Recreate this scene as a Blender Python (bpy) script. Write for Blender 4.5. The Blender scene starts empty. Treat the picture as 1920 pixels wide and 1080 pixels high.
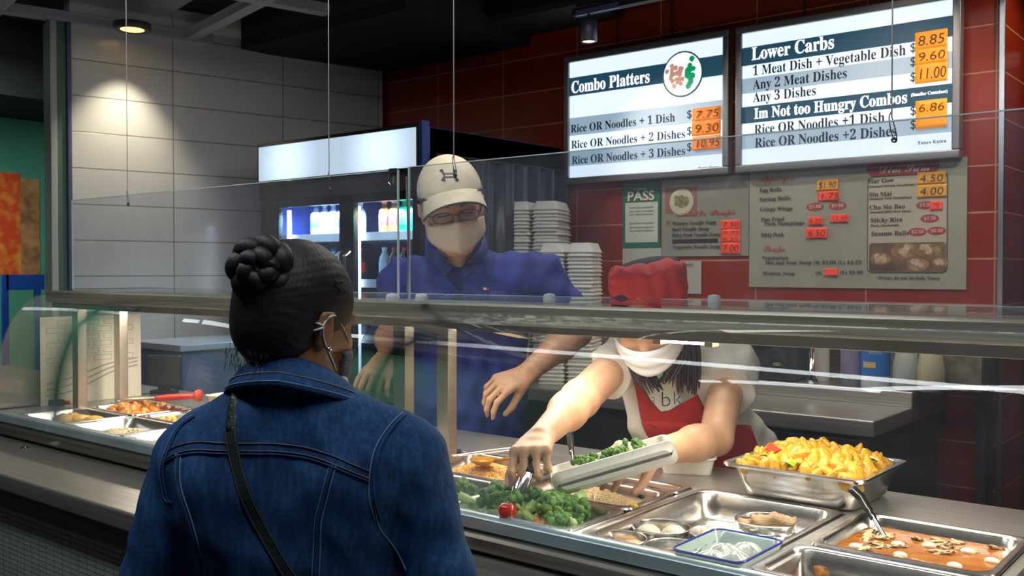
import bpy, bmesh, math, random
import numpy as np
from mathutils import Vector, Matrix, Euler, noise
from mathutils.bvhtree import BVHTree
random.seed(7)
SC = bpy.context.scene
COL = SC.collection
PI = math.pi
R = math.radians

# ------------------------------------------------------------------ camera
CZ = 1.39
YAW = R(39.4); PIT = R(1.1); FPX = 1815.0
cam_d = bpy.data.cameras.new('camera')
cam = bpy.data.objects.new('camera', cam_d)
COL.objects.link(cam)
cam.location = (0, 0, CZ)
cam.rotation_euler = (PI/2 - PIT, 0, YAW)
cam_d.sensor_width = 36
cam_d.lens = FPX/1920*36
cam_d.clip_start = 0.05
cam_d.dof.use_dof = True
cam_d.dof.focus_distance = 1.85
cam_d.dof.aperture_fstop = 13
SC.camera = cam

# ------------------------------------------------------------------ world, exposure
SC.view_settings.view_transform = 'Standard'
SC.view_settings.look = 'None'
SC.view_settings.gamma = 1
SC.view_settings.exposure = 0.30
SC.view_settings.use_curve_mapping = False
w = bpy.data.worlds.new('mall_dark'); SC.world = w
w.use_nodes = True
w.node_tree.nodes['Background'].inputs[0].default_value = (0.30, 0.34, 0.42, 1)
w.node_tree.nodes['Background'].inputs[1].default_value = 0.065

# ------------------------------------------------------------------ lights
def area(name, loc, target, sx, sy, power, color=(1, 1, 1), spread=None):
    d = bpy.data.lights.new(name, 'AREA')
    d.shape = 'RECTANGLE'; d.size = sx; d.size_y = sy
    d.energy = power; d.color = color
    if spread: d.spread = R(spread)
    o = bpy.data.objects.new(name, d); COL.objects.link(o)
    o.location = loc
    v = Vector(target) - Vector(loc)
    o.rotation_euler = v.to_track_quat('-Z', 'Y').to_euler()
    return o
def spot(name, loc, target, power, angle, blend=.5, color=(1, 1, 1), size=.03):
    d = bpy.data.lights.new(name, 'SPOT')
    d.energy = power; d.color = color; d.spot_size = R(angle); d.spot_blend = blend
    d.shadow_soft_size = size
    o = bpy.data.objects.new(name, d); COL.objects.link(o)
    o.location = loc
    v = Vector(target) - Vector(loc)
    o.rotation_euler = v.to_track_quat('-Z', 'Y').to_euler()
    return o
WARM = (1.0, .80, .58)
NEUT = (1.0, .93, .84)
COOL = (.78, .88, 1.0)
area('case_light', (-1.0, 1.66, 1.262), (-1.0, 1.60, .9), 3.9, .05, 16, (1, .90, .76))
area('kitchen_light', (-1.7, 2.75, 2.66), (-1.6, 2.3, 1.0), 1.6, .5, 17, NEUT)
area('mall_light', (-.6, .55, 2.66), (-.7, .9, 0), 2.2, .12, 15, (.9, .95, 1.0))
area('mall_light', (-2.6, .45, 2.66), (-2.5, .9, 0), 2.2, .12, 12, (.9, .95, 1.0))
spot('wall_downlight', (-4.32, 2.44, 2.535), (-4.46, 2.42, 1.2), 44, 78, .85, (1, .88, .68), .02)
spot('track_spot', (-2.62, 3.48, 2.42), (-1.9, 3.95, 1.35), 26, 80, .8, (1, .9, .78), .03)
spot('downlight_or_fill', (-1.45, 1.35, 2.70), (-1.85, 2.2, 1.15), 46, 38, .7, (1, .90, .76), .05)  # unseen fill spot, added to brighten the man in the cap
spot('downlight_or_fill', (-2.25, 1.15, 2.66), (-2.2, 1.15, .9), 22, 70, .6, (1, .85, .62), .04)
spot('downlight_or_fill', (-.5, 2.75, 2.66), (-1.0, 3.6, .9), 24, 90, .6, (1, .9, .75), .04)
spot('downlight_or_fill', (-1.3, 3.3, 2.66), (-1.3, 3.8, 1.3), 16, 100, .6, (1, .8, .6), .04)
spot('downlight_or_fill', (-.35, 3.75, 2.70), (-.95, 4.2, 1.4), 30, 90, .6, (1, .85, .7), .04)  # unseen fill spot, added so the red wall's side return shows red
area('aisle_light', (-5.0, 1.6, 2.45), (-6.5, 2.9, 1.0), .5, .5, 9, (.8, 1, .88), 100)

# ------------------------------------------------------------------ maths helpers
RV = Vector((math.cos(YAW), math.sin(YAW), 0))
FV = Vector((-math.sin(YAW)*math.cos(PIT), math.cos(YAW)*math.cos(PIT), -math.sin(PIT)))
UV = RV.cross(FV)
def P(px, py, z=None, Y=None, X=None, d=None):
    """point of the place seen at pixel (px,py), on a given plane"""
    v = FV + RV*((px-960)/FPX) + UV*((540-py)/FPX)
    if z is not None: s = (z-CZ)/v.z
    elif Y is not None: s = Y/v.y
    elif X is not None: s = X/v.x
    else: s = d
    return Vector((0, 0, CZ)) + v*s

# ------------------------------------------------------------------ object helpers
def tag(o, label=None, cat=None, group=None, kind=None):
    if label: o['label'] = label
    if cat: o['category'] = cat
    if group: o['group'] = group
    if kind: o['kind'] = kind
    return o
def thing(name, label, cat, loc=(0, 0, 0), rz=0, group=None):
    o = bpy.data.objects.new(name, None); COL.objects.link(o)
    o.location = loc; o.rotation_euler = (0, 0, rz)
    o.empty_display_size = .05
    return tag(o, label, cat, group)
def link_mesh(name, me, mat, parent=None, loc=None):
    o = bpy.data.objects.new(name, me); COL.objects.link(o)
    if mat: me.materials.append(mat)
    if parent: o.parent = parent
    if loc is not None: o.location = loc
    return o
def copy_thing(root, loc=None, rot=None, label=None, group=None):
    r = root.copy(); COL.objects.link(r)
    if loc is not None: r.location = loc
    if rot is not None: r.rotation_euler = rot
    if label: r['label'] = label
    if group: r['group'] = group
    for ch in root.children:
        c = ch.copy(); COL.objects.link(c); c.parent = r
        for g in ch.children:
            e = g.copy(); COL.objects.link(e); e.parent = c
    return r
class MB:
    def __init__(s): s.v = []; s.f = []; s.m = []; s.mi = 0
    def add(s, vs, fs):
        n = len(s.v); s.v += [tuple(v) for v in vs]
        s.f += [tuple(i+n for i in f) for f in fs]; s.m += [s.mi]*len(fs); return s
    def box(s, lo, hi, M=None):
        x0, y0, z0 = lo; x1, y1, z1 = hi
        vs = [Vector(p) for p in ((x0,y0,z0),(x1,y0,z0),(x1,y1,z0),(x0,y1,z0),(x0,y0,z1),(x1,y0,z1),(x1,y1,z1),(x0,y1,z1))]
        if M: vs = [M @ v for v in vs]
        return s.add(vs, [(0,3,2,1),(4,5,6,7),(0,1,5,4),(1,2,6,5),(2,3,7,6),(3,0,4,7)])
    def loft(s, rings, close=True, cap=True):
        n = len(rings[0]); vs = [p for r in rings for p in r]; fs = []
        for i in range(len(rings)-1):
            for j in range(n if close else n-1):
                k = (j+1) % n
                fs.append((i*n+j, i*n+k, (i+1)*n+k, (i+1)*n+j))
        if cap and close:
            fs.append(tuple(range(n-1, -1, -1))); fs.append(tuple(range((len(rings)-1)*n, len(rings)*n)))
        return s.add(vs, fs)
    def tube(s, pts, r, n=8, cap=True, flat=None, up=None):
        pts = [Vector(p) for p in pts]; rings = []
        rr = r if isinstance(r, (list, tuple)) else [r]*len(pts)
        prev = None
        for i, p in enumerate(pts):
            t = (pts[min(i+1, len(pts)-1)] - pts[max(i-1, 0)]).normalized()
            if prev is None:
                a = Vector(up) if up else (Vector((0,0,1)) if abs(t.z) < .9 else Vector((1,0,0)))
            else: a = prev
            b = t.cross(a).normalized(); a = b.cross(t).normalized(); prev = a
            fl = flat if flat else 1
            rings.append([p + a*(rr[i]*fl*math.sin(2*PI*k/n)) + b*(rr[i]*math.cos(2*PI*k/n)) for k in range(n)])
        return s.loft(rings, True, cap)
    def lathe(s, prof, c=(0,0,0), n=32, M=None):
        """prof: list of (r,z)"""
        c = Vector(c); rings = []
        for r, z in prof:
            ring = [c + Vector((r*math.cos(2*PI*k/n), r*math.sin(2*PI*k/n), z)) for k in range(n)]
            if M: ring = [M @ p for p in ring]
            rings.append(ring)
        return s.loft(rings, True, False)
    def prism(s, poly, z0, z1, M=None):
        a = [Vector((x, y, z0)) for x, y in poly]; b = [Vector((x, y, z1)) for x, y in poly]
        if M: a = [M @ p for p in a]; b = [M @ p for p in b]
        return s.loft([a, b])
    def build(s, name, mat, parent=None, smooth=False, bevel=0, loc=None, seg=2, sub=0):
        me = bpy.data.meshes.new(name); me.from_pydata(s.v, [], s.f)
        mats = mat if isinstance(mat, list) else [mat]
        for m in mats: me.materials.append(m)
        if len(mats) > 1:
            me.polygons.foreach_set('material_index', s.m)
        me.validate(); 
        if smooth: me.polygons.foreach_set('use_smooth', [True]*len(me.polygons))
        bm = bmesh.new(); bm.from_mesh(me); bmesh.ops.recalc_face_normals(bm, faces=bm.faces); bm.to_mesh(me); bm.free()
        o = link_mesh(name, me, None, parent, loc)
        if bevel:
            md = o.modifiers.new('bevel', 'BEVEL'); md.width = bevel; md.segments = seg; md.limit_method = 'ANGLE'; md.angle_limit = R(40)
            me.polygons.foreach_set('use_smooth', [True]*len(me.polygons))
            wn = o.modifiers.new('wn', 'WEIGHTED_NORMAL')
        if sub:
            md = o.modifiers.new('sub', 'SUBSURF'); md.levels = sub; md.render_levels = sub
        return o
def rrect(x0, y0, x1, y1, r, n=4):
    out = []
    for cx, cy, a0 in ((x1-r, y1-r, 0), (x0+r, y1-r, 90), (x0+r, y0+r, 180), (x1-r, y0+r, 270)):
        for k in range(n+1):
            a = R(a0 + 90*k/n); out.append((cx + r*math.cos(a), cy + r*math.sin(a)))
    return out
def struct(o, ): return tag(o, kind='structure')
def bez(p, n=12):
    """smooth polyline through control points (catmull-rom)"""
    p = [Vector(q) for q in p]; q = [p[0]*2-p[1]] + p + [p[-1]*2-p[-2]]; out = []
    for i in range(1, len(q)-2):
        for k in range(n):
            t = k/n
            out.append(.5*((2*q[i]) + (-q[i-1]+q[i+1])*t + (2*q[i-1]-5*q[i]+4*q[i+1]-q[i+2])*t*t + (-q[i-1]+3*q[i]-3*q[i+1]+q[i+2])*t**3))
    out.append(p[-1]); return out

# ------------------------------------------------------------------ materials
MATS = {}
def mat(name, base=(.8,.8,.8), rough=.5, metal=0, emit=None, es=0, noise_amt=0, noise_scale=20, bump=0, bump_scale=60,
        stretch=None, spec=.5, sss=0, coat=0, base2=None, sheen=0, contrast=(.35,.65)):
    if name in MATS: return MATS[name]
    m = bpy.data.materials.new(name); m.use_nodes = True; nt = m.node_tree; b = nt.nodes['Principled BSDF']
    b.inputs['Base Color'].default_value = (*base, 1); b.inputs['Roughness'].default_value = rough
    b.inputs['Metallic'].default_value = metal; b.inputs['Specular IOR Level'].default_value = spec
    if sss:
        b.inputs['Subsurface Weight'].default_value = sss; b.inputs['Subsurface Radius'].default_value = (.012,.005,.003); b.inputs['Subsurface Scale'].default_value = 1
    if coat: b.inputs['Coat Weight'].default_value = coat; b.inputs['Coat Roughness'].default_value = .15
    if sheen: b.inputs['Sheen Weight'].default_value = sheen
    if emit: b.inputs['Emission Color'].default_value = (*emit, 1); b.inputs['Emission Strength'].default_value = es
    tc = nt.nodes.new('ShaderNodeTexCoord'); src = tc.outputs['Object']
    if stretch:
        mp = nt.nodes.new('ShaderNodeMapping'); mp.inputs['Scale'].default_value = stretch
        nt.links.new(src, mp.inputs[0]); src = mp.outputs[0]
    if noise_amt or base2:
        n = nt.nodes.new('ShaderNodeTexNoise'); n.inputs['Scale'].default_value = noise_scale; n.inputs['Detail'].default_value = 4
        nt.links.new(src, n.inputs['Vector'])
        cr = nt.nodes.new('ShaderNodeValToRGB')
        if base2: c0, c1 = base, base2
        else:
            c0 = tuple(max(0, c*(1-noise_amt)) for c in base); c1 = tuple(min(1, c*(1+noise_amt)) for c in base)
        cr.color_ramp.elements[0].position = contrast[0]; cr.color_ramp.elements[1].position = contrast[1]
        cr.color_ramp.elements[0].color = (*c0, 1); cr.color_ramp.elements[1].color = (*c1, 1)
        nt.links.new(n.outputs[0], cr.inputs[0]); nt.links.new(cr.outputs[0], b.inputs['Base Color'])
    if bump:
        n = nt.nodes.new('ShaderNodeTexNoise'); n.inputs['Scale'].default_value = bump_scale; n.inputs['Detail'].default_value = 5
        nt.links.new(src, n.inputs['Vector'])
        bp = nt.nodes.new('ShaderNodeBump'); bp.inputs['Strength'].default_value = bump; bp.inputs['Distance'].default_value = .004
        nt.links.new(n.outputs[0], bp.inputs['Height']); nt.links.new(bp.outputs[0], b.inputs['Normal'])
    MATS[name] = m
    return m
def glass_mat(name, tint=(1,1,1), rough=.02, film=.03, ior=1.45, filmcol=(.8,.85,.9)):
    """thin clear sheet: Fresnel reflection over straight transmission with a faint dusty film"""
    m = bpy.data.materials.new(name); m.use_nodes = True; nt = m.node_tree; nt.nodes.clear()
    o = nt.nodes.new('ShaderNodeOutputMaterial'); tr = nt.nodes.new('ShaderNodeBsdfTransparent'); tr.inputs[0].default_value = (*tint, 1)
    gl = nt.nodes.new('ShaderNodeBsdfGlossy'); gl.inputs['Roughness'].default_value = rough
    df = nt.nodes.new('ShaderNodeBsdfDiffuse'); df.inputs[0].default_value = (*filmcol, 1)
    lw = nt.nodes.new('ShaderNodeLayerWeight'); lw.inputs['Blend'].default_value = .5
    pw = nt.nodes.new('ShaderNodeMath'); pw.operation = 'POWER'; pw.inputs[1].default_value = 5; nt.links.new(lw.outputs['Facing'], pw.inputs[0])
    f0 = ((ior-1)/(ior+1))**2
    fr = nt.nodes.new('ShaderNodeMath'); fr.operation = 'MULTIPLY_ADD'; fr.inputs[1].default_value = 1-f0; fr.inputs[2].default_value = f0; nt.links.new(pw.outputs[0], fr.inputs[0])
    m1 = nt.nodes.new('ShaderNodeMixShader'); m2 = nt.nodes.new('ShaderNodeMixShader')
    n = nt.nodes.new('ShaderNodeTexNoise'); n.inputs['Scale'].default_value = 9; n.inputs['Detail'].default_value = 6
    tc = nt.nodes.new('ShaderNodeTexCoord'); nt.links.new(tc.outputs['Object'], n.inputs['Vector'])
    mu = nt.nodes.new('ShaderNodeMath'); mu.operation = 'MULTIPLY'; mu.inputs[1].default_value = film*2
    nt.links.new(n.outputs[0], mu.inputs[0]); nt.links.new(mu.outputs[0], m1.inputs[0])
    nt.links.new(tr.outputs[0], m1.inputs[1]); nt.links.new(df.outputs[0], m1.inputs[2])
    nt.links.new(fr.outputs[0], m2.inputs[0]); nt.links.new(m1.outputs[0], m2.inputs[1]); nt.links.new(gl.outputs[0], m2.inputs[2])
    nt.links.new(m2.outputs[0], o.inputs[0])
    MATS[name] = m
    return m
def tile_mat(name, col, col2, grout, tw, th, axis='XZ', off=(0,0), rough=.25, mortar=.004, bump=.4, vary=.2):
    m = bpy.data.materials.new(name); m.use_nodes = True; nt = m.node_tree; b = nt.nodes['Principled BSDF']
    tc = nt.nodes.new('ShaderNodeTexCoord'); sx = nt.nodes.new('ShaderNodeSeparateXYZ'); cx = nt.nodes.new('ShaderNodeCombineXYZ')
    nt.links.new(tc.outputs['Object'], sx.inputs[0])
    for k, a in enumerate(axis):
        ad = nt.nodes.new('ShaderNodeMath'); ad.operation = 'ADD'; ad.inputs[1].default_value = off[k] + 40*(tw if k == 0 else th)
        nt.links.new(sx.outputs[a], ad.inputs[0]); nt.links.new(ad.outputs[0], cx.inputs[k])
    br = nt.nodes.new('ShaderNodeTexBrick'); br.offset = 0; br.squash = 1
    br.inputs['Color1'].default_value = (*col, 1); br.inputs['Color2'].default_value = (*col2, 1); br.inputs['Mortar'].default_value = (*grout, 1)
    br.inputs['Scale'].default_value = 1; br.inputs['Mortar Size'].default_value = mortar; br.inputs['Mortar Smooth'].default_value = .3
    br.inputs['Brick Width'].default_value = tw; br.inputs['Row Height'].default_value = th; br.inputs['Bias'].default_value = -.2
    nt.links.new(cx.outputs[0], br.inputs['Vector']); nt.links.new(br.outputs['Color'], b.inputs['Base Color'])
    b.inputs['Roughness'].default_value = rough
    bp = nt.nodes.new('ShaderNodeBump'); bp.inputs['Strength'].default_value = bump; bp.inputs['Distance'].default_value = .003; bp.invert = True
    nt.links.new(br.outputs['Fac'], bp.inputs['Height']); nt.links.new(bp.outputs[0], b.inputs['Normal'])
    MATS[name] = m
    return m
STEEL = mat('brushed_steel', (.52,.50,.46), .32, .8, noise_amt=.12, noise_scale=3, bump=.12, bump_scale=40, stretch=(2, 40, 40))
STEELX = mat('brushed_steel_long', (.50,.48,.44), .28, .8, noise_amt=.15, noise_scale=3, bump=.10, bump_scale=30, stretch=(1, 60, 60))
PANST = mat('pan_steel', (.66,.64,.61), .24, 1, noise_amt=.12, noise_scale=14, bump=.05, bump_scale=30)
CHROME = mat('chrome', (.8,.8,.8), .08, 1)
RAILM = mat('aluminium_rail', (.31,.30,.235), .36, .55, noise_amt=.2, noise_scale=2, bump=.08, bump_scale=30, stretch=(1, 50, 50))
POSTM = mat('aluminium_post', (.66,.60,.50), .38, 1, noise_amt=.15, noise_scale=6)
STRIPM = mat('grey_blue_edge', (.36,.46,.48), .30, .55, noise_amt=.15, noise_scale=5)
DARKM = mat('dark_steel', (.16,.15,.13), .32, 1, noise_amt=.25, noise_scale=4, stretch=(1, 20, 20))
BLACK = mat('black_paint', (.008,.008,.009), .6)
BLACKG = mat('black_gloss_plastic', (.012,.012,.013), .2)
CEILM = mat('ceiling_black', (.012,.012,.014), .8)
BARM = mat('ceiling_bar_grey', (.42,.42,.44), .5)
COFM = mat('ceiling_coffer', (.30,.28,.27), .7)
WHITEP = mat('white_plastic', (.78,.77,.72), .4)
FOAM = mat('white_foam', (.80,.78,.71), .55, noise_amt=.05, noise_scale=60, bump=.1, bump_scale=150, sss=.15)
GLASS = glass_mat('curved_glass', (.99,1,.995), .015, .020, 1.45)
ACRYL = glass_mat('acrylic_shield', (.93,.95,.97), .03, .045, 1.45, (.55,.6,.7))
GEDGE = mat('glass_edge', (.55,.72,.72), .12, 0, spec=.8)
PAPER = mat('white_paper', (.72,.72,.68), .6)

# ------------------------------------------------------------------ text helper
BOLD = {}
for i in range(26):
    BOLD[chr(65+i)] = chr(0x1D400+i); BOLD[chr(97+i)] = chr(0x1D41A+i)
SCRIPT = {}
for i in range(26):
    SCRIPT[chr(65+i)] = chr(0x1D4D0+i); SCRIPT[chr(97+i)] = chr(0x1D4EA+i)
for i in range(10): BOLD[chr(48+i)] = chr(0x1D7CE+i); SCRIPT[chr(48+i)] = chr(0x1D7CE+i)
def text(name, s, m, parent, loc, size, rot=(PI/2, 0, 0), width=None, style='bold', off=0, shear=0, align='LEFT', depth=.0004):
    """raised lettering as a thin mesh; rot default faces -Y; width squeezes the line to that length"""
    mp = BOLD if style == 'bold' else SCRIPT if style == 'script' else {}
    t = ''.join(mp.get(c, c) for c in s)
    cu = bpy.data.curves.new('tmp', 'FONT'); cu.body = t; cu.size = size; cu.offset = off; cu.shear = shear; cu.align_x = align
    cu.extrude = depth; cu.resolution_u = 3
    o = bpy.data.objects.new('tmp', cu); COL.objects.link(o)
    dg = bpy.context.evaluated_depsgraph_get()
    me = bpy.data.meshes.new_from_object(o.evaluated_get(dg))
    COL.objects.unlink(o); bpy.data.objects.remove(o)
    if width and len(me.vertices):
        xs = [v.co.x for v in me.vertices]; wd = max(xs) - min(xs); k = width/wd
        for v in me.vertices: v.co.x *= k
    me.materials.clear(); me.materials.append(m)
    ob = bpy.data.objects.new(name, me); COL.objects.link(ob)
    ob.location = loc; ob.rotation_euler = rot
    if parent: ob.parent = parent
    return ob
# ================================================================== SETTING
WY = 3.95
# floor, ceiling
f = struct(MB().box((-9, -2.5, -.05), (3.5, 6.6, 0)).build('floor', mat('floor_tile_dark', (.06,.055,.05), .3, noise_amt=.3, noise_scale=5)))
struct(MB().box((-9, -2.5, 2.80), (3.5, 6.6, 2.86)).build('ceiling', CEILM))
RED = tile_mat('red_tile', (.26,.024,.006), (.20,.016,.004), (.40,.20,.12), .4797, .1751, 'XZ', (0.905, -.0305), .22, .0035)
WHT = tile_mat('white_tile', (.74,.72,.66), (.70,.69,.64), (.30,.27,.22), .60, .173, 'XZ', (0.05, .027), .20, .003)
# back wall of red tile, ends at a return by the dark passage
o = struct(MB().box((-4.35, WY, 0), (-.885, WY+.45, 2.8)).build('wall_back', RED))
struct(MB().box((-.895, WY-.008, 0), (-.875, WY+.004, 2.8)).build('trim_1', mat('trim_steel', (.7,.72,.74), .25, 1), bevel=.002))
# left wall of white tile, turned a little outwards: local x runs along the wall
wl = MB().box((.06, 0, 0), (1.78, .10, 2.8)).build('wall_left', WHT); struct(wl)
A_W = R(78)          # wall direction from the near end to the corner
wl.location = (-4.573, 2.18, 0); wl.rotation_euler = (0, 0, A_W)
for k, (x0, x1, mm) in enumerate(((-.035, -.005, mat('jamb_grey', (.50,.50,.44), .4)), (-.005, .040, mat('jamb_green_reflection', (.10,.18,.14), .35)), (.040, .060, mat('jamb_blue', (.10,.12,.22), .35)))):  # middle strip: dark greenish reflection on the steel post, painted as its colour
    j = MB().box((x0, -.03 if k != 1 else -.015, 0), (x1, .10, 2.56)).build('trim_%d' % (k+2), mm, bevel=.004); struct(j)
    j.location = wl.location; j.rotation_euler = (0, 0, A_W)
# far green wall across the aisle
struct(MB().box((-6.55, .5, 0), (-6.45, 4.5, 2.8)).build('wall_far', mat('green_wall', (.06,.22,.15), .6, noise_amt=.12, noise_scale=2)))
struct(MB().box((-6.45, .5, 2.36), (-5.6, 4.5, 2.8)).build('ceiling_1', CEILM))
# dark passage right of the red wall
struct(MB().box((-1.4, 5.6, 0), (3.2, 5.7, 2.8)).build('wall_right', mat('passage_dark', (.02,.022,.028), .5, noise_amt=.4, noise_scale=3)))
# black soffit over the cooler and beams
struct(MB().box((-4.35, 3.05, 2.55), (-3.12, WY, 2.8)).build('ceiling_2', CEILM))
struct(MB().box((-3.12, 3.62, 2.60), (-2.55, WY, 2.8)).build('ceiling_3', CEILM))

# suspended ceiling of grey bars and lit coffers at the left
def place_rot(v, c, a):
    return Vector((c[0] + v[0]*math.cos(a) - v[1]*math.sin(a), c[1] + v[0]*math.sin(a) + v[1]*math.cos(a), v[2]))
GZ = 2.56
gc = (-4.573, 2.18); ga = A_W - PI/2
n = 5
for i, (x0, x1, y0, y1) in enumerate([(-.03, .03, -2.4, .75), (.86, .92, -2.4, .95), (1.75, 1.81, -2.4, .95)]):
    b = MB().box((x0, y0, GZ), (x1, y1, GZ+.05)).build('trim_%d' % n, BARM, bevel=.004); n += 1
    b.location = (*gc, 0); b.rotation_euler = (0, 0, ga); struct(b)
for i, (x0, x1, y0) in enumerate([(-1.0, 1.75, -1.17), (-1.0, 2.6, -.28), (-.05, 1.75, .61)]):
    b = MB().box((x0, y0, GZ+.004), (x1, y0+.06, GZ+.054)).build('trim_%d' % n, BARM, bevel=.004); n += 1
    b.location = (*gc, 0); b.rotation_euler = (0, 0, ga); struct(b)
for i, (x0, y0) in enumerate([(.03, -1.11), (.92, -1.11), (.03, -.22), (.92, -.22)]):
    b = MB().box((x0+.10, y0+.10, GZ+.10), (x0+.73, y0+.73, GZ+.14)).build('ceiling_%d' % (4+i), COFM, bevel=.004)
    b.location = (*gc, 0); b.rotation_euler = (0, 0, ga); struct(b)
struct(MB().box((-5.3, .3, GZ+.15), (-3.0, 3.0, GZ+.17)).build('ceiling_9', CEILM))

# recessed downlight over the white wall
lc = P(248, 46, z=2.555)
dl = thing('ceiling_downlight', 'round warm recessed downlight in the dark ceiling above the white tiled wall', 'ceiling light', (lc.x, lc.y, 2.53))
MB().lathe([(.055, .0), (.075, -.004), (.085, .0), (.085, .03), (.0, .03)], n=28).build('trim_ring', mat('downlight_ring', (.10,.09,.08), .4), dl, smooth=True)
MB().lathe([(.0, .006), (.05, .006), (.054, .0)], n=28).build('lens', mat('downlight_lens', (1,.7,.3), .5, emit=(1,.62,.18), es=2.2), dl, smooth=True)
# track light head near the menus
tl = thing('track_light', 'small black cylinder track spotlight lit at its end, left of the menu lightboxes', 'spotlight', (-2.66, 3.42, 2.38))
tc_ = P(1104, 62, Y=3.45)
tl.location = tc_
MB().lathe([(.0,.055),(.032,.055),(.036,.045),(.036,-.035),(.030,-.04),(.026,-.03)], n=24).build('lamp_housing', mat('track_metal', (.16,.18,.26), .35, .6), tl, smooth=True)
MB().lathe([(.0,-.034),(.027,-.034)], n=24).build('lens', mat('track_lens', (1,1,1), .5, emit=(1,.93,.8), es=9), tl)
MB().tube([(0,0,.05),(0,.0,.10),(0,.0,.13)], .006).box((-.06,-.014,.12),(.06,.014,.15)).build('bracket', BLACK, tl)
tr = thing('track_rail', 'black ceiling track with a bluish end running above the menu lightboxes', 'track', (0, 0, 0))
a = P(1085, 30, Y=3.45); b = P(1260, -22, Y=3.45)
MB().box((a.x-.02, 3.43, a.z), (-1.7, 3.47, a.z+.03)).build('rail', BLACK, tr)
MB().box((a.x+.0, 3.425, a.z-.006), (a.x+.22, 3.432, a.z+.018)).build('end_cap', mat('blue_metal', (.25,.3,.6), .3, .7), tr)
for x in (a.x+.1, -1.9): MB().tube([(x,3.45,a.z+.03),(x,3.45,2.8)], .005).build('hanger', BLACK, tr)
bm_ = struct(MB().box((-3.3, 2.62, 2.64), (-1.6, 2.76, 2.80)).build('ceiling_10', mat('beam_dark', (.03,.03,.034), .5)))

# ================================================================== FOOD CASE
X0, X1 = -3.15, .9
fc = thing('service_counter', 'long stainless steel hot food counter with tray ledge and mosaic front', 'counter', (0, 0, 0))
MB().box((-4.4, 1.09, .0), (X1, 1.12, .83)).build('front_panel', tile_mat('mosaic_front', (.34,.41,.33), (.28,.35,.28), (.09,.11,.09), .040, .0125, 'XZ', (0, 0), .35, .0011, .6), fc)
MB().box((-4.4, 1.12, .0), (X1, 1.90, .80)).build('cabinet', DARKM, fc)
x = -1.98
MB().box((x, 1.084, .0), (x+.006, 1.092, .83)).build('panel_joint', mat('joint_grey', (.3,.3,.28), .4), fc)
MB().box((-4.6, 1.06, .832), (X1, 1.34, .875)).build('tray_ledge', STEELX, fc, bevel=.006)
MB().box((-4.6, 1.066, .79), (X1, 1.095, .833)).build('ledge_apron', DARKM, fc)
for (px, py) in ((36, 838), (46, 840)):
    q = P(px, py, z=.876)
MB().lathe([(0,.006),(.006,.005),(.012,.0)], (q.x, q.y, .876), 16).build('rivet', CHROME, fc, smooth=True)
# rail profile swept along X
prof = [(1.285,.957),(1.292,.957),(1.292,.952),(1.30,.952),(1.302,.88),(1.325,.875),(1.325,.90)]
def sweep(name, prof, x0, x1, m, parent, close=True, smooth=False, bevel=0):
    mb = MB(); mb.loft([[Vector((x0, y, z)) for y, z in prof], [Vector((x1, y, z)) for y, z in prof]], close, close)
    return mb.build(name, m, parent, smooth=smooth, bevel=bevel)
sweep('edge_strip', [(1.283,.927),(1.276,.931),(1.276,.950),(1.281,.9555),(1.292,.957),(1.292,.927)], -4.6, X1, STRIPM, fc, bevel=.001)
sweep('edge_fascia', [(1.286,.927),(1.278,.921),(1.283,.912),(1.298,.905),(1.298,.885),(1.312,.874),(1.33,.874),(1.33,.927)], -4.6, X1, mat('fascia_steel', (.34,.33,.29), .25, 1, noise_amt=.2, noise_scale=3, stretch=(1,30,30)), fc)
# counter top around the wells (frame of bars) and wells below
TOPZ = .951
COLS = [-2.995, -2.69, -2.385, -2.08, -1.85, -1.545, -1.24, -.935, -.63, -.325, -.02, .285]
mb = MB()
mb.box((-4.6, 1.28, .93), (X1, 1.292, TOPZ)); mb.box((-4.6, 1.722, .93), (X1, 1.95, TOPZ))
prevx = -4.6
wells = [(-2.99,-2.70),(-2.685,-2.395),(-2.38,-2.09),(-1.85,-1.56),(-1.54,-1.25),(-1.235,-.945),(-.925,-.635),(-.60,-.335),(-.30,-.03)]
for a0, a1 in wells:
    mb.box((prevx, 1.292, .93), (a0, 1.722, TOPZ)); prevx = a1
mb.box((prevx, 1.292, .93), (X1, 1.722, TOPZ))
mb.build('counter_top', STEEL, fc, bevel=.0015)
MB().box((-4.6, 1.935, .86), (X1, 1.95, .93)).build('rear_edge', STEEL, fc)
# end panel at the left of the case
MB().box((X0-.02, 1.30, .80), (X0, 1.88, .951)).build('end_panel', STEEL, fc)

# sneeze guard: posts, top rail, curved glass, top glass, end glass
sg = thing('sneeze_guard', 'curved glass sneeze guard on aluminium posts with a wide grey top rail', 'sneeze guard', (0, 0, 0))
sweep('top_rail', [(1.434,1.287),(1.430,1.292),(1.432,1.300),(1.434,1.318),(1.450,1.322),(1.478,1.322),(1.486,1.314),(1.486,1.287)], X0+.06, X1, RAILM, sg, bevel=.0012)
sweep('lower_rail', [(1.452,1.268),(1.452,1.288),(1.510,1.288),(1.510,1.268)], X0+.06, X1, mat('aluminium_dark', (.45,.40,.31), .35, 1), sg, bevel=.001)
sweep('rear_rail', [(1.61,1.275),(1.61,1.31),(1.645,1.31),(1.645,1.275)], X0+.06, X1, RAILM, sg, bevel=.001)
for xp in (-2.985, -1.53):
    for yp in (1.487, 1.625):
        MB().box((xp-.018, yp-.014, .951), (xp+.018, yp+.016, 1.276)).build('post', POSTM, sg, bevel=.002)
        MB().box((xp-.026, yp-.022, .951), (xp+.026, yp+.024, .956)).build('post_foot', POSTM, sg)
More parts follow.
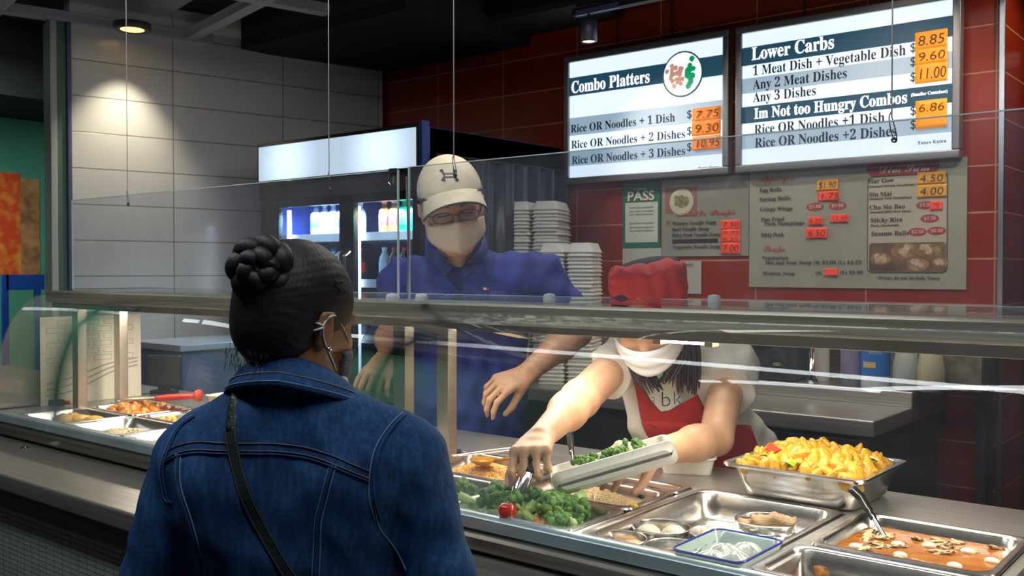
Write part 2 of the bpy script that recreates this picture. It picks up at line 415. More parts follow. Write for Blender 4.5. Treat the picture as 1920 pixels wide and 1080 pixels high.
# curved glass
gp = [(1.289,.957),(1.292,1.0),(1.300,1.06),(1.313,1.12),(1.332,1.18),(1.354,1.228),(1.380,1.264),(1.406,1.290),(1.434,1.306)]
gp = [(v.x, v.y) for v in bez([Vector((a, b, 0)) for a, b in gp], 4)]
def sheet(prof, t):
    out = list(prof); back = []
    for i, (y, z) in enumerate(prof):
        y0, z0 = prof[max(i-1,0)]; y1, z1 = prof[min(i+1,len(prof)-1)]
        n_ = Vector((-(z1-z0), y1-y0)).normalized()
        back.append((y - n_.x*t, z - n_.y*t))
    return out + back[::-1]
for k, (a0, a1) in enumerate(((X0, -1.535), (-1.528, X1))):
    sweep('front_glass', sheet(gp, .004), a0, a1, GLASS, sg, smooth=True)
    e = sg.children[-1]
    md = e.modifiers.new('es', 'EDGE_SPLIT'); md.split_angle = R(30)
MB().box((X0, 1.455, 1.322), (X1, 1.80, 1.327), Matrix.Translation((0, 0, 0))).build('top_glass', GLASS, sg)
MB().box((X0, 1.797, 1.3215), (X1, 1.801, 1.3275)).build('top_glass_edge', GEDGE, sg)
# end glass following the curve
poly = [(y, z) for y, z in gp] + [(1.79, 1.318), (1.79, .957)]
mb = MB(); mb.loft([[Vector((X0-.004, y, z)) for y, z in poly], [Vector((X0, y, z)) for y, z in poly]])
mb.build('end_glass', glass_mat('end_glass_mat', (.97,.97,.95), .05, .10, 1.45, (.75,.72,.62)), sg)
# round stand-off fixings on the top glass
for px in (735, 790, 1030, 1392):
    q = P(px, 557, z=1.333)
    MB().lathe([(0,.012),(.011,.010),(.013,.004),(.013,-.004)], (q.x, min(q.y, 1.72), 1.329), 16).build('fixing', mat('frosted_plastic', (.55,.6,.58), .35), sg, smooth=True)
# case lamps under the rail
for i, xl in enumerate((-.862,)):
    cl = thing('case_lamp', 'bright white lamp tube fixed under the sneeze guard rail above the apron', 'lamp', (xl, 1.540, 1.278))
    MB().tube([(-.045,0,-.012),(.045,0,-.012)], .010, 12).build('tube', mat('lamp_tube', (1,1,1), .4, emit=(1,.95,.85), es=22), cl, smooth=True)
    for s_ in (-1, 1): MB().box((s_*.052-.008, -.012, -.024), (s_*.052+.008, .012, .004)).build('lamp_holder', mat('brass_holder', (.6,.45,.25), .35, .8), cl)
    MB().box((-.07, -.02, .0), (.07, .02, .008)).build('lamp_bracket', RAILM, cl)

# ================================================================== HANGING SHIELDS
def shield(name, x0, x1, y, z0, z1, label):
    t = thing(name, label, 'shield', (0, 0, 0), group=None)
    MB().box((x0, y-.0015, z0), (x1, y+.0015, z1)).build('sheet', ACRYL, t)
    MB().box((x0-.001, y-.0025, z0), (x0+.0015, y+.0025, z1)).box((x0, y-.002, z1-.0012), (x1, y+.002, z1+.0006)).box((x1-.0015, y-.0025, z0), (x1+.001, y+.0025, z1)).build('edge', GEDGE, t)
    return t
SY = 1.55
SHIELD_A = shield('acrylic_shield', -3.15, -1.61, SY, 1.327, 1.618, 'hanging clear acrylic shield left of the man in the cap, ending beside him')
SHIELD_B = shield('acrylic_shield', -1.575, .85, SY, 1.327, 1.622, 'long hanging clear acrylic shield in front of the capped man and the menus')
MB().tube([(-1.575, SY-.006, 1.33),(-1.572, SY-.006, 1.45),(-1.577, SY-.006, 1.60)], .0022, 6).build('chain', mat('chain_grey', (.5,.5,.48), .3, .8), SHIELD_B)
for px, py, lb in ((239, 362, 'thin steel wire over the white tiled wall, leftmost of the hanging wires'),
               (617, 330, 'thin steel wire crossing the lit cooler header'),
               (851, 300, 'thin steel wire ending in front of the white cap'),
               (1672, 222, 'thin steel wire with open hook crossing the right menu lightbox')):
    q = P(px, py, Y=SY)
    wt = thing('hanging_wire', lb, 'wire', (q.x, SY, q.z), group=None)
    MB().tube([(0,0,0),(0.0,0,2.8-q.z)], .0012, 6).build('cable', mat('cable_steel', (.62,.6,.55), .35, .6), wt)
    MB().tube(bez([(0,0,.012),(-.004,0,.0),(.002,0,-.03),(.008,0,-.03),(.001,0,.0)], 6), .0009, 6).build('hook', mat('hook_dark', (.14,.13,.16), .3, .8), wt)
    MB().lathe([(.002,-.002),(.0045,-.002),(.0045,.002),(.002,.002),(.002,-.002)], n=14, M=Matrix.Translation((.004,0,-.034)) @ Matrix.Rotation(PI/2, 4, 'X')).build('ring', mat('hook_dark', (.14,.13,.16), .3, .8), wt, smooth=True)
q = P(742, 322, Y=SY)
bc = thing('binder_clip', 'small black binder clip on the top corner of the left acrylic shield', 'clip', (-1.625, SY, 1.612))
MB().box((-.012,-.006,-.004),(.012,.006,.010)).build('clip_body', BLACK, bc, bevel=.002)
MB().tube(bez([(-.006,-.007,0),(-.008,-.009,-.02),(.0,-.009,-.028),(.008,-.009,-.02),(.006,-.007,0)],5), .001, 6).build('clip_wire', CHROME, bc)

# ================================================================== DRINKS COOLER
FX0, FX1, FY, FZ = -4.035, -2.905, 2.93, 2.01
ck = thing('drinks_cooler', 'tall black two door drinks cooler with glowing white header, behind the man in the cap', 'cooler', (0, 0, 0))
NAVY = mat('cooler_navy', (.016,.045,.24), .35)
mb = MB(); mb.box((FX0, FY+.05, .05), (FX0+.04, WY-.03, FZ-.01)); mb.box((FX1-.04, FY+.05, .05), (FX1, WY-.03, FZ-.01))
mb.box((FX0, WY-.05, .05), (FX1, WY-.03, FZ-.01)); mb.box((FX0, FY+.02, 1.80), (FX1, WY-.03, FZ-.01)); mb.box((FX0, FY+.05, .05), (FX1, WY-.03, .16))
mb.build('cabinet', NAVY, ck, bevel=.004)
MB().box((FX1-.004, FY-.005, 1.79), (FX1+.012, FY+.04, FZ+.012)).build('corner_trim', mat('cooler_trim', (.02,.05,.2), .3, .5), ck, bevel=.003)
MB().box((FX0, FY-.01, 1.80), (FX1, FY+.03, FZ)).build('header_frame', BLACKG, ck, bevel=.003)
# header light panel: two lamps behind a diffuser
m = bpy.data.materials.new('header_glow'); m.use_nodes = True; nt = m.node_tree; b = nt.nodes['Principled BSDF']
tcn = nt.nodes.new('ShaderNodeTexCoord'); sep = nt.nodes.new('ShaderNodeSeparateXYZ'); nt.links.new(tcn.outputs['Object'], sep.inputs[0])
v = None
terms = []
for cx_ in (-3.79, -3.15):
    vm = nt.nodes.new('ShaderNodeVectorMath'); vm.operation = 'DISTANCE'; vm.inputs[1].default_value = (cx_, FY-.012, 1.905)
    nt.links.new(tcn.outputs['Object'], vm.inputs[0])
    mr = nt.nodes.new('ShaderNodeMapRange'); mr.inputs['From Min'].default_value = .02; mr.inputs['From Max'].default_value = .26
    mr.inputs['To Min'].default_value = 1.0; mr.inputs['To Max'].default_value = 0; mr.interpolation_type = 'SMOOTHSTEP'
    nt.links.new(vm.outputs['Value'], mr.inputs['Value']); terms.append(mr)
mx = nt.nodes.new('ShaderNodeMath'); mx.operation = 'MAXIMUM'; nt.links.new(terms[0].outputs[0], mx.inputs[0]); nt.links.new(terms[1].outputs[0], mx.inputs[1])
ml = nt.nodes.new('ShaderNodeMath'); ml.operation = 'MULTIPLY_ADD'; ml.inputs[1].default_value = .5; ml.inputs[2].default_value = .58; nt.links.new(mx.outputs[0], ml.inputs[0])
b.inputs['Base Color'].default_value = (.3,.3,.3,1); b.inputs['Emission Color'].default_value = (.62,.80,1,1); nt.links.new(ml.outputs[0], b.inputs['Emission Strength'])
MB().box((FX0+.02, FY-.016, 1.825), (FX1-.02, FY-.008, FZ-.018)).build('header_panel', m, ck)
MB().box((FX0+.01, FY-.004, 1.73), (FX1-.0, FY+.03, 1.80)).build('vent_band', mat('vent_brown', (.05,.035,.03), .5), ck)
# door frames
gl = glass_mat('cooler_glass', (.86,.92,.95), .03, .02)
for k, (a0, a1) in enumerate(((FX0+.015, -3.385), (-3.385, FX1-.005))):
    d = MB(); d.box((a0, FY, .16), (a0+.05, FY+.03, 1.73)); d.box((a1-.05, FY, .16), (a1, FY+.03, 1.73)); d.box((a0, FY, 1.69), (a1, FY+.03, 1.73)); d.box((a0, FY, .16), (a1, FY+.03, .22))
    if k == 0: d.box((a0, FY-.001, .16), (a0+.14, FY+.03, 1.73))
    do = d.build('door', BLACKG, ck, bevel=.003)
    MB().box((a0+.04, FY+.01, .2), (a1-.04, FY+.016, 1.70)).build('pane', gl, do)
    hx = a1-.03 if k == 0 else a0+.03
    MB().tube([(hx, FY-.004, .95),(hx, FY-.035, .97),(hx, FY-.035, 1.45),(hx, FY-.004, 1.47)], .008, 8).build('handle', DARKM, do)
# shelves and lit interior
INT = mat('cooler_interior', (.55,.60,.66), .5)
mb = MB().box((FX0+.04, WY-.10, .2), (FX1-.04, WY-.055, 1.75)); mb.build('back_liner', INT, ck)
for zz in (.55, .80, 1.06, 1.315, 1.53):
    MB().box((FX0+.05, FY+.08, zz), (FX1-.05, WY-.12, zz+.012)).box((FX0+.05, FY+.07, zz-.008), (FX1-.05, FY+.08, zz+.03)).build('shelf', mat('shelf_white', (.75,.8,.86), .4), ck)
for xx in (FX0+.17, -3.405, -3.36, FX1-.06):
    MB().box((xx-.008, FY+.045, .25), (xx+.008, FY+.06, 1.68)).build('light_strip', mat('cooler_led', (1,1,1), .5, emit=(.62,.80,1), es=3.0), ck)
for (xx) in (-3.65, -3.14):
    area('cooler_lamp', (xx, FY+.10, 1.66), (xx, FY+.35, .8), .4, .04, 14, (.70,.86,1))
cur = thing('dark_curtain', 'dark grey folded plastic curtain hanging along the side of the drinks cooler', 'curtain', (0,0,0))
mb = MB(); rg_ = []
for i in range(121):
    t_ = i/120; rg_.append(-2.872 + .018*math.sin(t_*44+2*math.sin(t_*9)) + .006*math.sin(t_*97))
vs = [(x, 3.0+.92*i/120, z_) for z_ in (.95, 1.4, 1.875) for i, x in enumerate(rg_)]
mb.add(vs, [(j*121+i, j*121+i+1, (j+1)*121+i+1, (j+1)*121+i) for j in range(2) for i in range(120)])
mb.build('sheet', mat('curtain_grey', (.05,.055,.065), .35), cur, smooth=True).modifiers.new('s', 'SOLIDIFY').thickness = .003
MB().tube([(-2.872,2.99,1.88),(-2.872,3.93,1.88)], .006, 8).build('rod', BLACK, cur)
# bottles on the cooler shelves
def bottle_proto(name, label, body, capc, lab, h=.165, r=.027, group=None, loc=(0,0,0)):
    t = thing(name, label, 'bottle', loc, group=group)
    MB().lathe([(0,0),(r*.85,0),(r,.008),(r,h*.30),(r*.93,h*.45),(r,h*.6),(r*.9,h*.72),(r*.42,h*.86),(r*.42,h*.92)], n=14).build('bottle_body', mat('drink_'+body, DR[body], .15, coat=.5), t, smooth=True)
    MB().lathe([(r*.46,h*.91),(r*.46,h),(0,h)], n=12).build('bottle_cap', mat('cap_'+capc, CP[capc], .4), t, smooth=True)
    MB().lathe([(r*1.01,h*.30),(r*1.01,h*.58)], n=14).build('bottle_label', mat('label_'+lab, LB[lab], .5), t, smooth=True)
    return t
DR = dict(cola=(.05,.008,.005), clear=(.45,.58,.68), green=(.0,.30,.10), orange=(.65,.18,.02), tea=(.35,.13,.03), water=(.5,.65,.8))
CP = dict(red=(.6,.02,.02), white=(.8,.8,.8), green=(.0,.35,.12), blue=(.02,.15,.5), orange=(.7,.2,.03))
LB = dict(red=(.62,.02,.02), white=(.75,.78,.8), green=(.0,.34,.14), blue=(.02,.12,.45), orange=(.75,.25,.03), pale=(.5,.65,.75))
shelfz = {0:.812, 1:1.072, 2:1.327, 3:1.542}
KINDS = {'cola': ('cola','red','red'), 'water': ('water','blue','blue'), 'clear': ('clear','white','pale'), 'green': ('green','green','green'), 'orange': ('orange','orange','orange'), 'tea': ('tea','white','red')}
plans = []
for i in range(6): plans.append((3, -3.78+.065*i, 'clear' if i % 3 else 'water'))
for i in range(6): plans.append((3, -3.29+.065*i, ['tea','tea','green','green','clear','orange'][i]))
for i in range(6): plans.append((2, -3.78+.065*i, 'cola' if i > 3 else 'water'))
for i in range(6): plans.append((2, -3.29+.065*i, ['clear','cola','cola','cola','green','green'][i]))
for i in range(6): plans.append((1, -3.78+.065*i, 'water'))
for i in range(6): plans.append((1, -3.29+.065*i, ['clear','water','green','clear','water','green'][i]))
for i in range(6): plans.append((0, -3.29+.065*i, ['green','green','water','cola','orange','green'][i]))
names = {3: 'top', 2: 'second', 1: 'third', 0: 'bottom'}
protos = {}
for sh, x, k in plans:
    side = 'left' if x < -3.4 else 'right'
    lab = '%s drink bottle on the %s shelf behind the %s cooler door' % ({'cola':'red labelled dark','water':'blue labelled pale','clear':'clear pale','green':'green','orange':'orange','tea':'brown'}[k], names[sh], side)
    g = 'bottles of one kind on a cooler shelf'
    h = FY+.15
    if k not in protos:
        bd, cp, lb_ = KINDS[k]
        protos[k] = bottle_proto('drink_bottle', lab, bd, cp, lb_, group=lab.replace(' drink bottle', ' drink bottles'), loc=(x, h, shelfz[sh]))
    else:
        copy_thing(protos[k], (x, h, shelfz[sh]), None, lab, lab.replace(' drink bottle', ' drink bottles'))

# ================================================================== MENU LIGHTBOXES
BW = mat('lightbox_frame', (.34,.34,.35), .35, .8)
INK = mat('menu_ink', (.02,.05,.09), .6)
INKB = mat('menu_band', (.012,.05,.085), .5, emit=(.02,.085,.14), es=.5)
INKG = mat('menu_stripe', (.3,.35,.4), .5, emit=(.30,.44,.56), es=.65)
GLOW = mat('menu_screen', (.3,.3,.3), .4, emit=(.72,.84,1.0), es=.92)
TXW = mat('menu_white_text', (.8,.8,.8), .5, emit=(.9,.95,1), es=1.0)
TXD = mat('menu_dark_text', (.01,.02,.04), .6)
def lightbox(x0, x1, label):
    z0, z1 = 1.812, 2.445
    t = thing('menu_lightbox', label, 'menu board', (0, 0, 0))
    y = WY-.055
    fr = MB()
    fr.box((x0, y, z0), (x1, y+.05, z0+.032)); fr.box((x0, y, z1-.032), (x1, y+.05, z1)); fr.box((x0, y, z0+.032), (x0+.030, y+.05, z1-.032)); fr.box((x1-.030, y, z0+.032), (x1, y+.05, z1-.032))
    fr.build('frame', BW, t, bevel=.005)
    s_ = MB().box((x0+.025, y+.012, z0+.025), (x1-.025, y+.045, z1-.025)).build('screen', GLOW, t)
    for xx in (x0+.3, x1-.3): MB().tube([(xx, y+.03, z1),(xx, y+.03, 2.8)], .004, 6).build('hanger', BLACK, t)
    return t, s_, y+.012
def uvline(x0, x1, u): return x0 + (x1-x0)*u
LA, sa, ya = lightbox(-2.868, -1.972, 'white glowing menu lightbox headed Combo Platters, left of the two')
LBx, sb, yb = lightbox(-1.940, -1.018, 'white glowing menu lightbox headed Lower Carbs, right of the two')
def band(scr, x0, x1, z0, z1, y, m, name='band'):
    return MB().box((x0, y-.0012, z0), (x1, y, z1)).build(name, m, scr)
# pixel -> wall coordinates
def W(px, py, y=WY-.045): q = P(px, py, Y=y); return q.x, q.z
def line(scr, s_, px0, px1, py, m, cap_px, y, style='bold', name='lettering', off=.0001):
    x0, z0 = W(px0, py); x1, _ = W(px1, py)
    h = cap_px/FPX * (Vector((x0, WY, z0)) - Vector((0,0,CZ))).dot(FV)
    return text(name, s_, m, scr, (x0, y-.0022, z0), h*1.42, width=x1-x0, style=style, off=off)
ax0, ax1 = -2.843, -1.997
_, za = W(1068, 155); 
z = [W(1065, p)[1] for p in (147, 181)]
band(sa, ax0, ax1, z[1], z[0], ya, INKB)
for p0, p1 in ((222, 255), (283, 312)):
    z = [W(1068, p)[1] for p in (p0, p1)]; band(sa, ax0, ax1, z[1], z[0], ya, INKG)
line(sa, 'Combo Platters', 1071, 1217, 175, TXW, 22, ya, off=.0006)
line(sa, 'Rice OR Noodles + 1 Dish', 1070, 1265, 249, TXD, 15, ya)
line(sa, 'Rice OR Noodles + 2 Dishes', 1071, 1284, 279, TXD, 15, ya)
line(sa, 'Rice OR Noodles + 3 Dishes', 1072, 1284, 308, TXD, 15, ya)
for p in (222, 253, 283): line(sa, '$', 1287, 1296, p, TXD, 15, ya)
line(sa, 'Taxes Extra', 1309, 1348, 318, TXD, 5, ya)
# round picture of a plated dish
cx, cz = W(1280, 139); rr = .104
dish = MB().lathe([(0,0),(rr,0),(rr,.003),(0,.003)], n=40, M=Matrix.Translation((cx, ya-.0015, cz)) @ Matrix.Rotation(PI/2, 4, 'X')).build('picture_ring', INKB, sa)
MB().lathe([(0,.0032),(rr*.93,.0032)], n=40, M=Matrix.Translation((cx, ya-.0015, cz)) @ Matrix.Rotation(PI/2, 4, 'X')).build('picture_plate', mat('plate_glow', (.5,.5,.5), .5, emit=(.85,.86,.85), es=.9), sa)
rnd = random.Random(3)
mb1 = MB(); mb2 = MB()
def flatdisc(mb, x, zz, r, y, n=7, asp=1):
    a0 = rnd.random()*6
    mb.add([(x + r*math.cos(a0+2*PI*k/n)*(.8+.3*rnd.random()), y, zz + asp*r*math.sin(a0+2*PI*k/n)*(.8+.3*rnd.random())) for k in range(n)], [tuple(range(n))])
for i in range(26): flatdisc(mb1, cx-.025+rnd.gauss(0,.020)-.01, cz+.0+rnd.gauss(0,.026), .012, ya-.0052-.00003*i)
for i in range(18): flatdisc(mb2, cx+.045+rnd.gauss(0,.014), cz-.005+rnd.gauss(0,.026), .015, ya-.0062-.00003*i)
mb1.build('picture_meat', mat('pic_meat', (.5,.2,.12), .5, emit=(.45,.22,.16), es=.8, noise_scale=90, base2=(.7,.55,.45)), sa)
mb2.build('picture_greens', mat('pic_green', (.0,.3,.12), .5, emit=(.0,.30,.12), es=.7), sa)
# right lightbox
bx0, bx1 = -1.915, -1.043
for p0, p1, mm in ((90, 124, INKB), (148, 176, INKG), (201, 232, INKB), (251, 280, INKG)):
    z = [W(1395, p)[1] for p in (p0, p1)]; band(sb, bx0, bx1, z[1], z[0], yb, mm)
line(sb, 'Lower Carbs', 1409, 1563, 113, TXW, 24, yb, off=.0006)
line(sb, '1 Meat Dish + Vegetable Dish', 1411, 1697, 142, TXD, 18, yb)
line(sb, 'Any 2 Meat Dishes', 1412, 1588, 168, TXD, 18, yb)
line(sb, 'Any 3 Dishes', 1412, 1530, 192, TXD, 18, yb)
line(sb, 'Im Not too Hungry Combos', 1414, 1700, 223, TXW, 20, yb, off=.0005)
line(sb, '(Smaller Container)', 1708, 1776, 181, TXW, 6, yb)
line(sb, 'Rice OR Noodles +1 Dish', 1414, 1658, 252, TXD, 18, yb)
line(sb, 'Rice OR Noodles +2 Dishes', 1415, 1680, 277, TXD, 18, yb)
for p in (98, 124, 153, 216, 242): line(sb, '$', 1706, 1716, p, TXD, 17, yb)
line(sb, 'Taxes Extra', 1720, 1774, 271, TXD, 6, yb)
# orange price notes stuck on the boards
PEN = mat('marker_pen', (.03,.012,.01), .6)
def note(px0, py0, px1, py1, col, label, lines=(), y=WY-.058, name='price_note', group=None, pen=PEN, glow=0, cap=None):
    x0, zt = W(px0, py0, y); x1, _ = W(px1, py0, y); _, zb = W(px0, py1, y)
    cxx = (x0+x1)/2
    t = thing(name, label, 'note', (cxx, y, (zt+zb)/2), group=group)
    hw = (x1-x0)/2; hh = (zt-zb)/2
    mb = MB(); nn = 6
    g = []
    for j in range(nn+1):
        for i in range(nn+1):
            u = -1+2*i/nn; v_ = -1+2*j/nn
            g.append((u*hw, -.001-.002*(v_ < -.6)*abs(u) - .0008*math.sin(3*u+px0), v_*hh))
    fs = [(j*(nn+1)+i, j*(nn+1)+i+1, (j+1)*(nn+1)+i+1, (j+1)*(nn+1)+i) for j in range(nn) for i in range(nn)]
    mb.add(g, fs); o = mb.build('paper', col, t, smooth=True)
    md = o.modifiers.new('s', 'SOLIDIFY'); md.thickness = .0006; md.offset = 1
    k = len(lines)
    for i, s_ in enumerate(lines):
        ch = 2*hh/k*.62 if cap is None else cap
        wd = 2*hw*.8*min(1, len(s_)/4)
        text('handwriting', s_, pen, t, (-hw*.85, -.0050, hh - (i+.80)*2*hh/k), ch*1.35, width=wd, style='plain', off=-.0006, shear=.12)
    return t
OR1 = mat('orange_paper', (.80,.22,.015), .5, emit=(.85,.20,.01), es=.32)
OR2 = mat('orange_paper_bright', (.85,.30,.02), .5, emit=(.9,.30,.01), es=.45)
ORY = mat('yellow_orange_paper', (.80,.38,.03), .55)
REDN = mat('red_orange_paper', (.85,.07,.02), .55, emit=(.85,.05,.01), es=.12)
ynote = ya-.0065
note(1299, 204, 1352, 228, OR1, 'orange price note for one dish, topmost of the three on the left lightbox', ['7.75'], ynote)
note(1298, 229, 1352, 256, OR1, 'orange price note for two dishes, middle of the three on the left lightbox', ['9.30'], ynote)
note(1299, 257, 1352, 283, OR1, 'orange price note for three dishes, lowest of the three on the left lightbox', ['10.95'], ynote)
ynote = yb-.0065
note(1716, 62, 1777, 94, OR2, 'bright orange price note at the top right corner of the Lower Carbs lightbox', ['8.85'], ynote)
note(1716, 94, 1777, 122, OR2, 'bright orange price note beside Any 2 Meat Dishes, under the corner note', ['9.60'], ynote)
note(1716, 122, 1777, 158, OR2, 'bright orange price note beside Any 3 Dishes on the right lightbox', ['11.00'], ynote)
note(1717, 190, 1776, 243, OR2, 'bright orange price note below the Hungry Combos band on the right lightbox', ['6.86', ' '], ynote)
# ================================================================== POSTERS UNDER THE LIGHTBOXES
def W2(px, py): q = P(px, py, Y=WY-.004); return q.x, q.z
def panel(px0, px1, pyt, pyb, m, y=WY-.004, t=.003, name='sheet', parent=None, r=0, ref=None):
    x0, _ = W2(px0, pyb); x1, _ = W2(px1, pyb); _, zt = W2(px0 if ref is None else ref, pyt); _, zb = W2(px0 if ref is None else ref, pyb)
    if r:
        M = Matrix.Translation((0, y, 0)) @ Matrix.Rotation(PI/2, 4, 'X')
        return MB().prism(rrect(x0, zb, x1, zt, r), 0, t, M).build(name, m, parent)
    return MB().box((x0, y-t, zb), (x1, y, zt)).build(name, m, parent)
MENUP = mat('menu_poster_beige', (.33,.32,.25), .25, noise_amt=.08, noise_scale=4)
MENUC = mat('menu_poster_cream', (.46,.42,.32), .3)
MRED = mat('menu_dark_red', (.33,.03,.02), .4)
MTX = mat('menu_poster_text', (.03,.03,.03), .6)
MTXR = mat('menu_poster_red_text', (.45,.07,.03), .6)
MTXC = mat('menu_poster_cream_text', (.6,.5,.4), .6)
def wl_text(parent, s_, px0, px1, py, cap, m, style='bold', y=WY-.009, off=0):
    x0, z0 = W2(px0, py); x1, _ = W2(px1, py)
    h = cap/FPX * (Vector((x0, WY, z0)) - Vector((0,0,CZ))).dot(FV)
    return text('lettering', s_, m, parent, (x0, y-.0015, z0), h*1.42, width=x1-x0, style=style, off=off)
t = thing('menu_poster', 'large beige wall menu poster with Appetizers, Soups and Dim Sum under the right lightbox', 'poster', (0,0,0))
panel(1405, 1812, 322, 538, MENUP, parent=t)
panel(1626, 1777, 332, 512, mat('menu_line', (.05,.07,.06), .5), y=WY-.0072, t=.0008, name='dim_sum_border', parent=t, r=.02)
panel(1628, 1775, 334, 510, MENUC, y=WY-.0078, t=.001, name='dim_sum_panel', parent=t, r=.018)
panel(1626, 1762, 306, 332, MRED, y=WY-.0086, t=.0015, name='heading_banner', parent=t, r=.03)
wl_text(t, 'Dim Sum', 1648, 1742, 326, 15, MTXC, 'script', WY-.0105)
wl_text(t, 'Appetizers', 1427, 1492, 341, 13, MTXR, 'script')
for s_, a0, a1, y_ in (('Egg Rolls',1425,1466,360),('Spring Rolls',1425,1482,377),('Crispy Wings',1426,1486,396),('Pan Fried',1428,1471,415),('Pork Dumplings',1434,1509,423),('BBQ Pork',1428,1471,444)):
    wl_text(t, s_, a0, a1, y_, 7, MTX)
wl_text(t, 'Soups', 1431, 1472, 471, 12, MTXR, 'script')
wl_text(t, 'Vegetarian', 1430, 1479, 486, 6, MTX); wl_text(t, 'Hot and Sour Soup (S) $3.00 (L) $4.25', 1436, 1616, 495, 6, MTX)
wl_text(t, 'Wonton Soup', 1431, 1491, 515, 6, MTX); wl_text(t, '(S)', 1530, 1541, 514, 6, MTX); wl_text(t, '(L) $5.00', 1576, 1618, 513, 6, MTX)
for s_, a0, a1, y_, c_ in (('Har Gow',1629,1677,344,8),('Siu Mai',1630,1672,369,8),('Chu Siu Bao',1631,1697,393,8),('Sticky Rice',1633,1692,417,8),('Sesame Balls',1634,1704,442,8)):
    wl_text(t, s_, a0, a1, y_, c_, MTX, y=WY-.0092)
for s_, a0, a1, y_ in (('(Steamed Shrimp Dumplings)',1629,1717,352),('(Steamed Pork Dumplings)',1630,1710,375),('(Steamed BBQ Pork Buns)',1631,1708,400),('(Pork, Mushroom)',1633,1686,425)):
    wl_text(t, s_, a0, a1, y_, 4, MTX, y=WY-.0092)
wl_text(t, '*Prices do not include Taxes', 1645, 1763, 523, 5.5, MTX)
def oval(parent, px, py, rx, rz, m, y):
    x, zz = W2(px, py)
    k = 1/FPX*(Vector((x, WY, zz))-Vector((0,0,CZ))).dot(FV)
    n = 20
    MB().add([(x+rx*k*1.0*math.cos(2*PI*i/n), y, zz+rz*k*math.sin(2*PI*i/n)) for i in range(n)], [tuple(range(n))]).build('price_oval', m, parent)
OV = mat('price_oval_red', (.40,.05,.035), .5)
for px, py, s_ in ((1529,388,'$5.00'),(1571,386,'$9.00'),(1736,385,'$3.50'),(1744,410,'$2.50'),(1721,435,'$2.50'),(1757,433,'$6.50')):
    yy = WY-.0092 if px > 1620 else WY-.0078
    oval(t, px, py, 17, 8, OV, yy)
    wl_text(t, s_, px-11, px+11, py+3, 6.5, MTXC, y=yy-.0004)
# dim sum photo strip at the bottom of the panel: baskets with dumplings
BASK = mat('basket_tan', (.38,.23,.10), .6, base2=(.20,.11,.05), noise_scale=40)
DUMP = mat('dumpling_cream', (.55,.46,.34), .6, base2=(.42,.28,.17), noise_scale=50)
panel(1630, 1774, 456, 509, mat('photo_brown', (.10,.055,.03), .5, base2=(.22,.14,.08), noise_scale=12), y=WY-.0090, t=.0008, name='photo_strip', parent=t, r=.012)
mbb = MB(); mbd = MB()
for px, py, r1 in ((1652,485,19),(1695,470,24),(1742,470,22),(1722,496,20),(1764,492,14)):
    x, zz = W2(px, py); k = 1/FPX*(Vector((x, WY, zz))-Vector((0,0,CZ))).dot(FV)
    zlo = W2(px, 508)[1]
    mbb.add([(x+r1*k*math.cos(2*PI*i/18), WY-.0099, max(zlo, zz+r1*k*.6*math.sin(2*PI*i/18))) for i in range(18)], [tuple(range(18))])
    for q_ in range(5):
        flatdisc(mbd, x+rnd.uniform(-.55,.55)*r1*k, max(zlo+.01, zz+rnd.uniform(-.2,.3)*r1*k), r1*k*.28, WY-.0104-.0001*q_, 8)
mbb.build('photo_baskets', BASK, t); mbd.build('photo_dumplings', DUMP, t)
yn = WY-.0115
note(1532, 337, 1572, 358, ORY, 'yellow orange note reading 1.90 beside Egg Rolls on the wall menu', ['$1.90'], yn)
note(1534, 359, 1573, 377, REDN, 'red note reading 1.75 beside Spring Rolls on the wall menu', ['1.75'], yn)
note(1516, 407, 1543, 422, REDN, 'red note left of the pair beside Pork Dumplings', ['6.25'], yn)
note(1557, 402, 1590, 417, REDN, 'red note right of the pair beside Pork Dumplings', ['11.45'], yn)
note(1512, 427, 1551, 447, REDN, 'red note beside BBQ Pork on the wall menu', ['6.50'], yn)
note(1546, 503, 1571, 517, REDN, 'small red note beside Wonton Soup on the wall menu', [], yn)
note(1720, 324, 1774, 346, ORY, 'orange note reading 4.50 beside Har Gow on the wall menu', ['4.50'], yn)
note(1720, 347, 1775, 371, ORY, 'orange note reading 4.00 beside Siu Mai on the wall menu', ['4.00'], yn)
note(1744, 377, 1767, 394, REDN, 'small red note beside Chu Siu Bao on the wall menu', ['.75'], yn)
# noodle soup menu
t = thing('soup_poster', 'small grey noodle soup poster with a bowl picture beside the pass sign', 'poster', (0,0,0))
panel(1241, 1404, 338, 481, mat('soup_poster_grey', (.27,.27,.22), .3, noise_amt=.1, noise_scale=5), parent=t)
panel(1248, 1307, 353, 402, mat('photo_red_brown', (.30,.13,.09), .5, base2=(.2,.12,.07), noise_scale=20), y=WY-.0072, t=.0006, name='photo', parent=t)
x, zz = W2(1279, 379)
MB().lathe([(.0,.004),(.052,.004),(.062,.002),(.062,0)], n=26, M=Matrix.Translation((x, WY-.008, zz)) @ Matrix.Rotation(PI/2, 4, 'X')).build('photo_bowl', mat('bowl_cream', (.50,.46,.36), .5), t)
mbd = MB()
for i in range(16): flatdisc(mbd, x+rnd.gauss(0,.018), zz+rnd.gauss(0,.016), .013, WY-.0125-.0001*i)
mbd.build('photo_noodles', mat('noodle_photo', (.35,.27,.12), .5, base2=(.08,.14,.05), noise_scale=60), t)
wl_text(t, 'Noodle Soups', 1270, 1380, 405, 10, MTXR, 'script')
for s_, a0, a1, y_ in (('Wonton Noodle Soup',1261,1344,422),('Beef Noodle Soup',1261,1330,433),('BBQ Pork Noodle Soup',1261,1351,444),('Vegetable Noodle Soup',1263,1351,466)):
    wl_text(t, s_, a0, a1, y_, 6, MTX)
